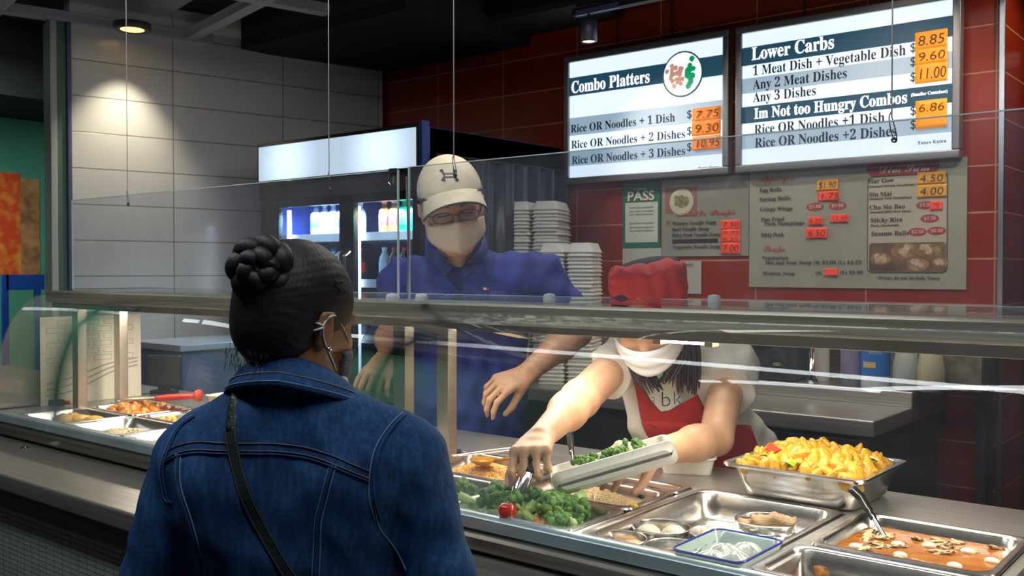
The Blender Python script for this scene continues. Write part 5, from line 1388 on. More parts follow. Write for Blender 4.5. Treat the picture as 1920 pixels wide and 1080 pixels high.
def head(F, fr, k=1.0, ears=(1,-1), nose=True, neck=None, nr=.054):
    M = fr.mat()
    F.ell(fr.p(0,-.006*k,.018*k), (.075*k,.094*k,.094*k), M, .0)
    F.ell(fr.p(0,.030*k,-.040*k), (.064*k,.064*k,.080*k), M, .03)
    F.ell(fr.p(0,.060*k,-.092*k), (.032*k,.030*k,.026*k), M, .035)
    for s_ in (1,-1):
        F.cone(fr.p(s_*.055*k,.005*k,-.062*k), fr.p(s_*.020*k,.070*k,-.098*k), .018*k, .014*k, .03)   # jaw
        F.ell(fr.p(s_*.036*k,.072*k,-.030*k), (.020*k,.014*k,.016*k), M, .02)                          # cheek
        F.cone(fr.p(s_*.012*k,.089*k,.018*k), fr.p(s_*.046*k,.074*k,.018*k), .009*k, .008*k, .012)      # brow
        F.ell(fr.p(s_*.030*k,.093*k,.000*k), (.014*k,.010*k,.010*k), M, 0, 'sub')                       # socket
    if nose:
        F.cone(fr.p(0,.086*k,.006*k), fr.p(0,.104*k,-.034*k), .007*k, .010*k, .012)
        for s_ in (1,-1): F.ell(fr.p(s_*.011*k,.096*k,-.037*k), (.007*k,.008*k,.006*k), M, .006)
    F.ell(fr.p(0,.088*k,-.063*k), (.022*k,.009*k,.006*k), M, .010); F.ell(fr.p(0,.086*k,-.073*k), (.019*k,.009*k,.006*k), M, .008)
    for s_ in ears:
        F.ell(fr.p(s_*.079*k,-.006*k,-.014*k), (.008*k,.019*k,.031*k), M, .006)
        F.cone(fr.p(s_*.087*k,-.020*k,.008*k), fr.p(s_*.089*k,-.022*k,-.020*k), .005*k, .005*k, .004)
        F.cone(fr.p(s_*.084*k,.004*k,.014*k), fr.p(s_*.088*k,-.018*k,.012*k), .0045*k, .005*k, .004)
        F.ell(fr.p(s_*.0905*k,-.004*k,-.010*k), (.005*k,.009*k,.014*k), M, .0, 'sub')
    if neck is not None:
        F.cone(fr.p(0,-.022*k,-.055*k), neck, nr*k, nr*k*1.08, .03)
def hand(F, wrist, dirv, back, side, curls, s_=1.0, spread=.12, thumb=(.7, .5), wr=.024, finger_r=.0082, k=.006, lens=(1,1,1,1), tips=None):
    """palm and five fingers. dirv: wrist to knuckles; back: out of the back of the hand; side: +1 thumb lies on dirv x back side.
       curls: per finger (index..little) three bend angles in radians towards the palm"""
    w0 = Vector(wrist); y = Vector(dirv).normalized(); z = Vector(back); z = (z - y*z.dot(y)).normalized(); x = y.cross(z)*side   # towards thumb
    L = .082*s_
    kn = []
    for i, (px_, ln) in enumerate(((.030, .98),(.010, 1.03),(-.011, .98),(-.030, .89))):
        b = w0 + x*(px_*s_) + y*(L*ln) + z*(.004*s_*(1-abs(i-1.4)/2)); kn.append(b)
        F.cone(w0 + x*(px_*.55*s_) + y*.004, b, .0145*s_, .0115*s_, .010, flat=(z, .85))
    F.cone(w0 - y*.015, w0 + y*(.03*s_), wr*s_, .022*s_, .012, flat=(z, .72))
    F.cone(w0 + x*(.016*s_) + y*(.012*s_) - z*(.006*s_), w0 + x*(.030*s_) + y*(.040*s_) - z*(.010*s_), .016*s_, .014*s_, .012)
    segs = ((.043,.026,.020),(.047,.030,.021),(.044,.028,.021),(.034,.021,.018))
    out = []
    for i in range(4):
        p = kn[i]; a = 0; sp = spread*(1.5-i)*.6
        r0 = finger_r*s_*(1, 1.02, .97, .85)[i]
        d_ = y; rad = [r0*1.12, r0, r0*.92, r0*.78]
        for j in range(3):
            a += curls[i][j]
            d_ = (y*math.cos(a) - z*math.sin(a)); d_ = (d_ + x*math.sin(sp)*math.cos(a)).normalized()
            q = p + d_*(segs[i][j]*s_*lens[i])
            F.cone(p, q, rad[j], rad[j+1], .0035 if j == 0 else .002)
            if j < 2: F.ell(q + z*.001, (rad[j+1]*1.07,)*3, None, .003)
            if j == 2: out.append((q, d_, (z*math.cos(a)+y*math.sin(a)).normalized(), rad[3]))
            p = q
    # thumb from the side of the palm
    p = w0 + x*(.026*s_) + y*(.026*s_) - z*(.006*s_)
    d1 = (x*math.sin(thumb[0]) + y*math.cos(thumb[0]) - z*thumb[1]).normalized()
    q = p + d1*(.036*s_); F.cone(p, q, .0135*s_, .0105*s_, .008)
    d2 = (d1 + y*.35 - z*thumb[1]*.5).normalized(); r_ = q + d2*(.030*s_); F.cone(q, r_, .0108*s_, .0095*s_, .003)
    d3 = (d2 + y*.25 - x*.25).normalized(); t_ = r_ + d3*(.024*s_); F.cone(r_, t_, .0098*s_, .0078*s_, .003)
    out.append((t_, d3, (x*.6+z*.8).normalized(), .0078*s_))
    return out
def nails(tips, m, parent, origin):
    for (q, d_, up, r) in tips:
        c = q + up*(r*.78) - d_*(r*.1) - Vector(origin); sx = d_.cross(up).normalized()
        mb = MB(); ring = []
        vs = [c]; n = 10
        for k in range(n):
            a = 2*PI*k/n; vs.append(c + d_*(math.cos(a)*r*.85) + sx*(math.sin(a)*r*.62) - up*(r*.16*math.sin(a)**2))
        vs[0] = c + up*(r*.10)
        mb.add(vs, [(0, 1+k, 1+(k+1) % n) for k in range(n)]); mb.build('nail', m, parent, smooth=True)
def arm(F, sh, el, wr, r=(.050,.042,.040,.026), k=.02):
    F.cone(sh, el, r[0], r[1], k); F.cone(el, el+(wr-el)*.35, r[1], r[2]*1.06, k); F.cone(el+(wr-el)*.3, wr, r[2], r[3], k)
def surf_line(o, pts, r, m, parent, lift=.001, name='seam', flat=.5, n=6, direction=None, origin=(0,0,0)):
    """lay a thin cord on a mesh: pts are (point, ray direction) in world space"""
    bm = bmesh.new(); bm.from_mesh(o.data); bvh = BVHTree.FromBMesh(bm); bm.free(); out = []; O = Vector(origin)
    for p, d_ in pts:
        h = bvh.ray_cast(Vector(p)-O, Vector(d_).normalized())
        if h[0] is not None: out.append(h[0] + h[1]*lift*(1 if h[1].dot(Vector(d_)) < 0 else -1))
    if len(out) > 2:
        return MB().tube(out, r, n, True, flat).build(name, m, parent, smooth=True)
SKINW = mat('skin_brown', (.30,.135,.055), .42, noise_amt=.12, noise_scale=30, bump=.15, bump_scale=400, sss=.12)
SKINM = mat('skin_tan', (.60,.33,.19), .42, noise_amt=.10, noise_scale=25, bump=.15, bump_scale=350, sss=.15)
SKINS = mat('skin_light', (.64,.37,.22), .42, noise_amt=.08, noise_scale=22, bump=.12, bump_scale=350, sss=.15)
NAILM = mat('nail_pale', (.62,.38,.30), .25, coat=.4)
HAIR = bpy.data.materials.new('black_hair'); HAIR.use_nodes = True
def hair_nodes(m, col, col2, scale=(90,90,9)):
    nt = m.node_tree; b = nt.nodes['Principled BSDF']; tc = nt.nodes.new('ShaderNodeTexCoord'); mp = nt.nodes.new('ShaderNodeMapping'); mp.inputs['Scale'].default_value = scale
    n = nt.nodes.new('ShaderNodeTexNoise'); n.inputs['Scale'].default_value = 3; n.inputs['Detail'].default_value = 6
    nt.links.new(tc.outputs['Object'], mp.inputs[0]); nt.links.new(mp.outputs[0], n.inputs['Vector'])
    cr = nt.nodes.new('ShaderNodeValToRGB'); cr.color_ramp.elements[0].color = (*col,1); cr.color_ramp.elements[1].color = (*col2,1); nt.links.new(n.outputs[0], cr.inputs[0]); nt.links.new(cr.outputs[0], b.inputs['Base Color'])
    bp_ = nt.nodes.new('ShaderNodeBump'); bp_.inputs['Strength'].default_value = .4; bp_.inputs['Distance'].default_value = .003; nt.links.new(n.outputs[0], bp_.inputs['Height']); nt.links.new(bp_.outputs[0], b.inputs['Normal'])
    b.inputs['Roughness'].default_value = .55
hair_nodes(HAIR, (.002,.002,.0025), (.009,.008,.009))
def denim(name, c0, c1, c2):
    m = bpy.data.materials.new(name); m.use_nodes = True; nt = m.node_tree; b = nt.nodes['Principled BSDF']
    tc = nt.nodes.new('ShaderNodeTexCoord')
    n1 = nt.nodes.new('ShaderNodeTexNoise'); n1.inputs['Scale'].default_value = 7; n1.inputs['Detail'].default_value = 5; n1.inputs['Roughness'].default_value = .65
    n2 = nt.nodes.new('ShaderNodeTexNoise'); n2.inputs['Scale'].default_value = 330; n2.inputs['Detail'].default_value = 2
    mp = nt.nodes.new('ShaderNodeMapping'); mp.inputs['Scale'].default_value = (2.2,2.2,.5); nt.links.new(tc.outputs['Object'], mp.inputs[0]); 
    n3 = nt.nodes.new('ShaderNodeTexNoise'); n3.inputs['Scale'].default_value = 60; n3.inputs['Detail'].default_value = 3; nt.links.new(mp.outputs[0], n3.inputs['Vector'])
    for n in (n1, n2): nt.links.new(tc.outputs['Object'], n.inputs['Vector'])
    cr = nt.nodes.new('ShaderNodeValToRGB'); e = cr.color_ramp.elements; e[0].position = .34; e[0].color = (*c0,1); e[1].position = .70; e[1].color = (*c2,1); q = e.new(.5); q.color = (*c1,1)
    a1 = nt.nodes.new('ShaderNodeMath'); a1.operation = 'MULTIPLY_ADD'; a1.inputs[1].default_value = .35; nt.links.new(n3.outputs[0], a1.inputs[0])
    a2 = nt.nodes.new('ShaderNodeMath'); a2.operation = 'MULTIPLY_ADD'; a2.inputs[1].default_value = .45; a2.inputs[2].default_value = -.0; nt.links.new(n1.outputs[0], a2.inputs[0]); nt.links.new(a2.outputs[0], a1.inputs[2])
    a3 = nt.nodes.new('ShaderNodeMath'); a3.operation = 'MULTIPLY_ADD'; a3.inputs[1].default_value = .20; nt.links.new(n2.outputs[0], a3.inputs[0]); nt.links.new(a1.outputs[0], a3.inputs[2])
    nt.links.new(a3.outputs[0], cr.inputs[0]); nt.links.new(cr.outputs[0], b.inputs['Base Color'])
    b.inputs['Roughness'].default_value = .8; b.inputs['Specular IOR Level'].default_value = .25
    bp_ = nt.nodes.new('ShaderNodeBump'); bp_.inputs['Strength'].default_value = .5; bp_.inputs['Distance'].default_value = .0015; nt.links.new(a3.outputs[0], bp_.inputs['Height']); nt.links.new(bp_.outputs[0], b.inputs['Normal'])
    MATS[name] = m; return m
DENIM = denim('denim_blue', (.004,.022,.072), (.010,.052,.150), (.036,.130,.290))
DENIMD = denim('denim_dark', (.005,.022,.080), (.012,.050,.150), (.03,.11,.26))
STITCH = mat('stitch_tan', (.16,.13,.11), .7)
STITCHB = mat('stitch_pale_blue', (.10,.20,.32), .7)
PANTS = mat('dark_trousers', (.015,.015,.02), .8)
SHOE = mat('black_shoe', (.01,.01,.01), .4)
def legs(t, origin, hip, az, foot_sep=.16, r=.085, m=PANTS, top=None):
    """trousers and shoes down to the floor"""
    fr = Frame((hip[0], hip[1], 0), az)
    h = hip[2]
    F = Field((hip[0]-.35, hip[1]-.35, .03), (hip[0]+.35, hip[1]+.35, h+.16), .010)
    F.ell(fr.p(0,0,h), (.165,.115,.12), fr.mat(), .0)
    for s_ in (1,-1):
        F.cone(fr.p(s_*.08,0,h-.06), fr.p(s_*foot_sep*.55,.01,h*.52), r, .060, .04); F.cone(fr.p(s_*foot_sep*.55,.01,h*.52), fr.p(s_*foot_sep*.6,-.01,.06), .060, .050, .02)
    F.mesh('trousers', m, t, origin, 2)
    for s_ in (1,-1):
        c = fr.p(s_*foot_sep*.62, .05, 0) - Vector(origin)
        M = Matrix.Translation(c) @ Matrix.Rotation(az-PI/2, 4, 'Z')
        mb = MB(); mb.loft([[M @ Vector((x*.95*sc, y, zz)) for x, y in [(.045*math.cos(a), .13*math.sin(a)) for a in [2*PI*k/18 for k in range(18)]]] for zz, sc in ((0,1),(.02,1.03),(.05,.9),(.075,.6))])
        mb.build('shoe', SHOE, t, smooth=True)
# ================================================================== CUSTOMER IN THE DENIM JACKET (seen from behind)
AZC = YAW + PI/2                       # azimuth straight away from the camera
WD = 1.42
def PW(px, py, dd=0): return P(px, py, d=WD+dd)
o3 = PW(557, 700); WO = Vector((o3.x, o3.y, 0))
wt_ = thing('person', 'woman in a blue denim jacket with a braided black bun, standing with her back turned', 'person', WO)
bf = Frame((o3.x, o3.y, 0), AZC + R(-4))         # body frame, z in world
neckb = bf.p(0, .005, 1.215)
hc = PW(556, 596)                      # centre of the skull
KH = .90
hf = Frame(hc, AZC - R(38), R(-12), R(4))
lo = Vector((WO.x-.42, WO.y-.40, .72)); hi = Vector((WO.x+.45, WO.y+.50, 1.50))
F = Field(lo, hi, .0042)
head(F, hf, KH, ears=(1,-1), neck=neckb, nr=.054)
F.ell(bf.p(0,.02,1.03), (.145,.09,.16), bf.mat(), .03); F.cone(bf.p(-.11,.01,1.13), bf.p(.11,.01,1.13), .05, .05, .04)
for s_ in (-1, 1): F.cone(bf.p(s_*.10,.0,1.14), bf.p(s_*.02,0,1.20), .038, .045, .04)
F.ell(bf.p(0,.02,.86), (.125,.085,.14), bf.mat(), .04)
SHL, ELL, WRL = bf.p(-.163,.005,1.110), bf.p(-.208,-.005,.93), bf.p(-.185,.175,.905)
SHR, ELR, WRR = bf.p(.163,.005,1.118), bf.p(.208,.000,.945), bf.p(.170,.185,.925)
for a, b, c in ((SHL,ELL,WRL),(SHR,ELR,WRR)): arm(F, a, b, c, (.042,.036,.033,.022))
fc_ = [(.35,.45,.3)]*4
tp1 = hand(F, WRL+(bf.y*.01), bf.y*.9+bf.x*.35-Vector((0,0,.12)), Vector((0,0,1)), 1, fc_, .92)
tp2 = hand(F, WRR+(bf.y*.01), bf.y*.9-bf.x*.35-Vector((0,0,.12)), Vector((0,0,1)), -1, fc_, .92)
body = F.mesh('body', SKINW, wt_, WO, 1)
# --- jacket
F = Field((WO.x-.46, WO.y-.44, .60), (WO.x+.46, WO.y+.50, 1.34), .005)
M = bf.mat()
F.ell(bf.p(0,.015,1.02), (.172,.112,.175), M, .0)
F.cone(bf.p(-.120,-.005,1.115), bf.p(.120,-.005,1.115), .066, .066, .05)
for s_ in (-1, 1):
    F.cone(bf.p(s_*.130,-.005,1.125), bf.p(s_*.050,-.012,1.172), .052, .050, .045)
    F.ell(bf.p(s_*.075,-.045,1.06), (.075,.055,.085), M, .04)
F.cone(bf.p(-.045,-.022,1.165), bf.p(.045,-.022,1.165), .056, .056, .04)
F.ell(bf.p(0,.01,.84), (.155,.108,.20), M, .06)
F.ell(bf.p(0,.01,.70), (.170,.118,.12), M, .05)
for a, b, c in ((SHL,ELL,WRL),(SHR,ELR,WRR)):
    F.cone(a, b, .059, .052, .022); F.cone(b, c, .052, .036, .02, cut=-.01)
F.plane((0,0,.66), (0,0,-1))
folds = wave_disp([((.3,.2,1), 40, .0014), ((.8,.5,.5), 52, .0013), ((-.7,-.4,.7), 36, .0016)], 3, .0042, 24)
jacket = F.mesh('denim_jacket', DENIM, wt_, WO, 3, folds)
# collar: standing fall that wraps the neck
def collar_ring(t_, rx, ry, zz, tilt=0, cy=0):
    return [bf.p(rx*math.sin(a), cy - ry*math.cos(a), zz - .022 + .030*math.cos(a) - .016*max(0, math.sin(a)) ) - WO for a in [(-2.35+4.7*k/40) for k in range(41)]]
mb = MB()
prof = [(.070,.066,1.190,.006),(.068,.062,1.226,.010),(.066,.060,1.258,.013),(.068,.062,1.2645,.014),(.073,.067,1.261,.014),(.084,.076,1.252,.011),(.098,.087,1.232,.004),(.102,.091,1.224,.002),(.096,.086,1.220,.002),(.078,.073,1.232,.006)]
rings = [collar_ring(0, a+.004, b+.006, z_, tl_, .004) for a, b, z_, tl_ in prof]
vs = [p for r_ in rings for p in r_]; n_ = 41; fs = []
for i in range(len(rings)):
    i2 = (i+1) % len(rings)
    for j in range(n_-1): fs.append((i*n_+j, i*n_+j+1, i2*n_+j+1, i2*n_+j))
mb.add(vs, fs); col_ = mb.build('collar', DENIMD, wt_, smooth=True)
for off, rr_ in ((0, .0011), (.007, .0011)):
    pts = [p + (p-Vector((neckb.x-WO.x, neckb.y-WO.y, p.z))).normalized()*.0012 for p in collar_ring(0, .1025-off*.9, .0935-off*.9, 1.229+off*1.6, .003, .004)]
    MB().tube(pts, rr_, 6).build('collar_stitch', STITCH if off else STITCHB, col_, smooth=True)
# seams: (x, z) in the back plane, cast forward onto the jacket
def back_line(pts, r, m, name='seam', lift=.0008, flat=.5, n=14):
    q = bez([Vector((a, 0, b)) for a, b in pts], n)
    return surf_line(jacket, [(bf.p(v.x, -.5, v.z), bf.y) for v in q], r, m, jacket, lift, name, flat, origin=WO)
def px2b(px, py):
    """pixel -> back plane coordinates"""
    v = PW(px, py, -.1) - bf.o; return (v.dot(bf.x), PW(px, py, -.1).z)
yoke = [px2b(*p) for p in ((272,868),(300,850),(350,838),(430,835),(540,838),(610,852),(660,872),(690,885))]
for dz, m_, r_ in ((0, STITCH, .0011), (-.010, STITCH, .0011), (-.014, DENIMD, .0022)):
    back_line([(a, b+dz) for a, b in yoke], r_, m_, 'yoke_seam' if m_ is DENIMD else 'yoke_stitch')
for pl in ([(305,862),(312,915),(330,965),(345,1020),(352,1080),(352,1140)], [(618,872),(605,925),(592,975),(588,1030),(585,1085),(585,1140)]):
    q = [px2b(*p) for p in pl]
    for dx, m_, r_ in ((0, STITCHB, .0012), (.009, STITCHB, .0012), (.0045, DENIMD, .0028)):
        back_line([(a+dx, b) for a, b in q], r_, m_, 'panel_seam' if m_ is DENIMD else 'panel_stitch')
# armhole seams
for pl in ([(760,745+25),(725,800),(700,840),(692,880),(690,930),(698,985)], [(318,795),(290,820),(272,868),(266,905),(275,950),(286,960)]):
    q = [px2b(*p) for p in pl]
    for dx, m_, r_ in ((0, STITCHB, .0013), (.006, DENIMD, .003)): back_line([(a+dx, b) for a, b in q], r_, m_, 'armhole_seam')
# shoulder seam ridge on right sleeve
q = [px2b(*p) for p in ((700,950),(705,1000),(730,1050),(750,1090))]
back_line(q, .0013, STITCHB, 'sleeve_seam')
# bag strap across the back
strap = [px2b(*p) for p in ((419,722),(412,745),(418,790),(432,850),(455,915),(480,975),(512,1030),(548,1085),(590,1145),(640,1215))]
bm = bmesh.new(); bm.from_mesh(jacket.data); bvh = BVHTree.FromBMesh(bm); bm.free()
def cast_back(x, z_):
    h = bvh.ray_cast(bf.p(x, -.5, z_)-WO, bf.y)
    return h[0] + WO if h[0] is not None else None
q = bez([Vector((a, 0, b)) for a, b in strap], 10); cen = []
for v in q:
    c = cast_back(v.x, min(v.z, 1.185))
    if c is not None and v.z < 1.172:
        c = c - bf.y*.003; c.z = v.z; cen.append(c)
top_c = cen[0]
rings = []
for i, c in enumerate(cen):
    t_ = (cen[min(i+1, len(cen)-1)]-cen[max(i-1, 0)]).normalized(); sd = t_.cross(bf.y).normalized()*.0085; nn_ = -bf.y*.0012
    rings.append([c+sd-WO, c+sd+nn_-WO, c-sd+nn_-WO, c-sd-WO])
mb = MB(); mb.loft(rings); STR = mat('bag_strap_leather', (.018,.026,.026), .33, bump=.3, bump_scale=200)
so_ = mb.build('bag_strap', STR, wt_, smooth=False, bevel=.0006)
for s_ in (-1, 1):
    MB().tube([r_[0]+(r_[3]-r_[0])*(.5+s_*.40) - bf.y*.0015 for r_ in rings], .0006, 5).build('strap_stitch', mat('strap_stitch_m', (.05,.07,.07), .5), so_)
# front run of the strap over the shoulder
x_s = (cen[0]-bf.o).dot(bf.x); fr_pts = [cen[1]-WO]
for y_s in (-.065, -.05, -.03, -.01, .015, .04, .07):
    h = bvh.ray_cast(bf.p(x_s+.1*(y_s+.06), y_s, 1.5)-WO, Vector((0,0,-1)))
    if h[0] is not None: fr_pts.append(h[0]+Vector((0,0,.002)))
fr_pts += [bf.p(-.06,.13,1.04)-WO, bf.p(.02,.14,.98)-WO, bf.p(.12,.135,.86)-WO]
MB().tube(bez(fr_pts, 6), .0075, 8, True, .2).build('strap_front', STR, wt_, smooth=True)
legs(wt_, WO, (WO.x, WO.y, .74), AZC-R(4), m=mat('black_leggings', (.012,.012,.014), .8))
# --- hair
F = Field(hc-Vector((.17,.17,.17)), hc+Vector((.17,.17,.16)), .003)
M = hf.mat(); k = KH
def hd(F):
    F.ell(hf.p(0,-.012*k,.026*k), (.084*k,.104*k,.101*k), M, 0)
    F.ell(hf.p(0,-.040*k,-.030*k), (.069*k,.058*k,.056*k), M, .03)
hd(F)
F.ell(hf.p(0,.125,-.055), (.115,.088,.105), M, 0, 'sub')          # face opening
F.ell(hf.p(.092,.012,-.048), (.022,.034,.048), M, 0, 'sub'); F.ell(hf.p(-.092,.012,-.048), (.022,.034,.048), M, 0, 'sub')
rs_ = np.random.RandomState(2)
def hairdisp(V):
    q = (V - np.array(hc)); a = np.arctan2(q @ np.array(hf.x), q @ np.array(hf.z)+.03); r2 = q @ np.array(hf.y)
    return .0002*np.sin(a*70+6*np.sin(r2*30)) + .0002*np.sin(a*33+2+3*np.sin(r2*55))
hair = F.mesh('hair', HAIR, wt_, WO, 1, hairdisp)
# fine strands along the nape and edges
mb = MB(); r_ = random.Random(8)
for i in range(70):
    a = r_.uniform(-1.1, .9); x_ = .060*math.sin(a*.9)*k; 
    p0 = hf.p(x_, -.055-.025*math.cos(a)+r_.uniform(-.01,.01), -.070+r_.uniform(-.012,.018))
    d_ = (Vector((0,0,-1)) + hf.x*r_.uniform(-.4,.6) + hf.y*r_.uniform(-.35,.1)).normalized()
    L_ = r_.uniform(.006,.015)
    mb.tube([p0-WO, p0+d_*L_*.5-WO, p0+d_*L_+hf.x*r_.uniform(-.004,.004)-WO], [.0006,.0005,.0002], 4)
mb.build('nape_strands', HAIR, hair); mb = MB()
for i in range(90):
    a = r_.uniform(0, 1.0); b_ = r_.uniform(-.03,.06)
    p0 = hf.p(.079*k, -.02+b_*.3, .0+b_); d_ = (hf.y*.8 + hf.z*r_.uniform(-.6,.3) + hf.x*.05).normalized()
    mb.tube([p0-WO, p0+d_*.018-WO], [.0006,.0003], 4)
mb.build('temple_strands', HAIR, hair)
# braided bun: three interleaved strands wound in a ring
bcen = PW(492, 504, -.066); bx_ = RV; bz_ = UV; by_ = FV
bt = hair
def braid(c, ux, uz, uy, R0, turns, n, r0, name, ph0=0, a0=0, a1=2*PI):
    for s_ in range(3):
        pts = []; rad = []
        for i in range(n+1):
            t_ = i/n; a = a0+(a1-a0)*t_; ph = 2*PI*(turns*t_) + s_*2*PI/3 + ph0
            rr = R0 + .0095*math.sin(ph); hh = .0075*math.sin(2*ph)
            pts.append(c + ux*(rr*math.cos(a)) + uz*(rr*math.sin(a)) - uy*(hh+.004) - WO); rad.append(r0*(1+.25*math.sin(ph+1)))
        MB().tube(pts, rad, 10).build(name, HAIR, hair, smooth=True)
braid(bcen, bx_, bz_, by_, .026, 2.4, 90, .0125, 'braid_strand')
braid(bcen - by_*.016, bx_, bz_, by_, .010, 1.8, 50, .0105, 'braid_strand', 1.0)
Fb = Field(bcen-Vector((.07,.07,.07)), bcen+Vector((.07,.07,.07)), .003)
Fb.ell(bcen+FV*.014, (.034,.034,.034), None, 0); Fb.cone(bcen+FV*.01, hf.p(-.03,-.05,.05), .032, .04, .02)
Fb.mesh('bun_core', HAIR, hair, WO, 1)
# ear stud, mask and loops
st_ = hf.p(.0895*k, .001, -.041*k)
MB().lathe([(0,0),(.0042,.0),(.0042,.002),(.0025,.0045),(0,.005)], n=14, M=Matrix.Translation(st_-WO) @ hf.M.to_4x4() @ Matrix.Rotation(PI/2, 4, 'Y')).build('ear_stud', mat('stud_silver', (.85,.85,.85), .1, 1), wt_, smooth=True)
LOOP = mat('mask_elastic', (.62,.70,.70), .6)
def hp(*a): return hf.p(*[v*k for v in a]) - WO
def skin_px(pts, r, name, flat=.6, lift=.0015):
    bmh = bmesh.new(); bmh.from_mesh(body.data); bv = BVHTree.FromBMesh(bmh); bmh.free(); out = []; O_ = Vector((0,0,CZ)); last = 1.38
    for q_ in bez([Vector((a, b, 0)) for a, b in pts], 8):
        d_ = (P(q_.x, q_.y, d=1)-O_).normalized(); h = bv.ray_cast(O_-WO, d_)
        if h[0] is not None: last = (h[0]+WO-O_).length; out.append(h[0]-d_*lift)
    return MB().tube(out, r, 8, True, flat).build(name, LOOP, wt_, smooth=True)
skin_px([(634,596),(628,592),(620,593),(612,600),(606,612),(606,628),(610,645),(618,664),(625,680),(630,694)], .0021, 'ear_loop')
skin_px([(633,598),(640,610),(648,626),(654,640)], .0019, 'ear_loop')
skin_px([(606,611),(596,607),(586,608),(582,614),(587,620),(596,618),(606,614)], .0026, 'loop_toggle')
MSKD = mat('mask_dark_print', (.015,.025,.055), .7, base2=(.10,.12,.16), noise_scale=260, contrast=(.56,.62))
def mask_mesh(name, fr, k, m, parent, origin, ridge=.6, zt=-.012, zb=-.112, wide=1.0, off=.006, pleat=0, yo=0):
    """cloth mask: rows from nose bridge to under the chin, columns from cheek to cheek"""
    mb = MB(); nu, nv = 24, 14; vs = []
    for j in range(nv+1):
        v = j/nv
        z_ = zt + (zb-zt)*v
        for i in range(nu+1):
            u = -1+2*i/nu
            w_ = (.071 - .018*max(0, v-.45)/.55)*wide
            zz = z_ - .006*(1-abs(u))*0 + (.010*abs(u)**2 if v < .3 else 0)*(-1)*(1-v/.3 if v < .3 else 0) + .020*max(0, v-.5)*2*abs(u)**1.5
            yy = .108*(1-.02*v) + .010*math.exp(-(u*4.5)**2)*(1-v)*1.2*ridge - .050*abs(u)**1.9 - .020*abs(u)**5
            if v > .70: yy -= .050*((v-.70)/.30)**1.7
            if v < .12 : yy -= .006*(1-v/.12)
            if pleat: yy += .0022*math.sin(v*PI*7)
            vs.append(fr.p(u*w_*k, (yy+off+yo)*k, zz*k) - Vector(origin))
    mb.add(vs, [(j*(nu+1)+i, j*(nu+1)+i+1, (j+1)*(nu+1)+i+1, (j+1)*(nu+1)+i) for j in range(nv) for i in range(nu)])
    o = mb.build(name, m, parent, smooth=True); md = o.modifiers.new('s', 'SOLIDIFY'); md.thickness = .0018; md.offset = 0
    return o
mask_mesh('face_mask', hf, KH, MSKD, wt_, WO, 1, -.030, -.126, 1.14, .006)

# ================================================================== MAN IN THE CAP
MD_ = 2.88
o3 = P(872, 500, d=MD_); MO = Vector((o3.x, o3.y, 0))
mt = thing('person', 'man in navy polo shirt, beige cap, glasses and beige mask behind the counter', 'person', MO)
AZM = YAW - PI/2 + R(6)                # facing the camera
mf = Frame((MO.x, MO.y, 0), AZM)
C7 = P(862, 478, d=MD_-.02)
hc = P(847, 386, d=MD_-.10); hf = Frame(hc, YAW-PI/2+R(9), R(-15), R(9)); k = 1.06
cfr = Frame(hc+Vector((0,0,.010)), YAW-PI/2+R(8), R(-5), R(11))
SR = P(757, 528, d=MD_); SL = P(1016, 520, d=MD_)      # his right is at the left of the picture
ER = P(733, 622, d=MD_+.02); WR_ = P(727, 668, d=MD_-.19)
EL = P(1082, 622, d=MD_-.02); WL = P(985, 702, d=MD_-.22)
lo = Vector((MO.x-.5, MO.y-.5, .80)); hi = Vector((MO.x+.5, MO.y+.45, 1.80))
F = Field(lo, hi, .0042)
head(F, hf, k, neck=P(866, 500, d=MD_), nr=.056)
M = mf.mat()
F.ell(mf.p(0,.0,1.17), (.15,.09,.20), M, .04); F.cone(SR, SL, .045, .045, .05)
F.ell(mf.p(0,.0,.95), (.13,.09,.16), M, .05)
arm(F, SR, ER, WR_, (.048,.043,.040,.027)); arm(F, SL, EL, WL, (.048,.043,.043,.028))
CD = -FV
z0 = Vector((0,0,1))
tR = hand(F, WR_, (P(712, 696, d=MD_-.24)-WR_), CD*.8+z0*.6, 1, [(.5,.75,.5),(.55,.8,.5),(.6,.85,.5),(.7,.85,.5)], 1.0, .14, (.85,.7))
tL = hand(F, WL, (P(938, 722, d=MD_-.27)-WL), CD*.55+z0*.8, -1, [(.45,.75,.4),(.55,.8,.45),(.6,.85,.45),(.65,.85,.45)], 1.06, .13, (.25,1.1))
body = F.mesh('body', SKINM, mt, MO, 1)
nails(tR[:4], NAILM, body, MO); nails(tL[:4], NAILM, body, MO)
# polo shirt
F = Field((MO.x-.55, MO.y-.5, .70), (MO.x+.55, MO.y+.5, 1.52), .005)
F.cone(SR-z0*.01, SL-z0*.01, .066, .066, .0)
nb = P(864, 482, d=MD_)
for s_, sh in ((1, SR), (-1, SL)): F.cone(sh, nb-z0*.020+(sh-nb)*.22, .060, .055, .04)
F.ell(mf.p(0,.015,1.20), (.185,.125,.20), M, .05)
F.ell(mf.p(-.01,.02,1.0), (.180,.130,.24), M, .06)
F.ell(mf.p(-.01,.01,.82), (.185,.135,.16), M, .06)
F.cone(SR, SR+(ER-SR)*.98, .066, .058, .02, cut=.004); F.cone(SL, SL+(EL-SL)*.80, .070, .066, .02, cut=.004)
F.ell(nb+z0*.055-FV*.035, (.052,.062,.085), None, 0, 'sub')          # neck opening
F.plane((0,0,.76), (0,0,-1))
POLO = mat('polo_navy', (.010,.018,.17), .75, base2=(.020,.032,.25), noise_scale=9, bump=.4, bump_scale=500)
folds = wave_disp([((.25,.2,.9), 38, .004), ((.77,.63,.25), 46, .005), ((.77,.63,-.5), 40, .004)], 5, .004, 40)
polo = F.mesh('polo_shirt', POLO, mt, MO, 3, folds)
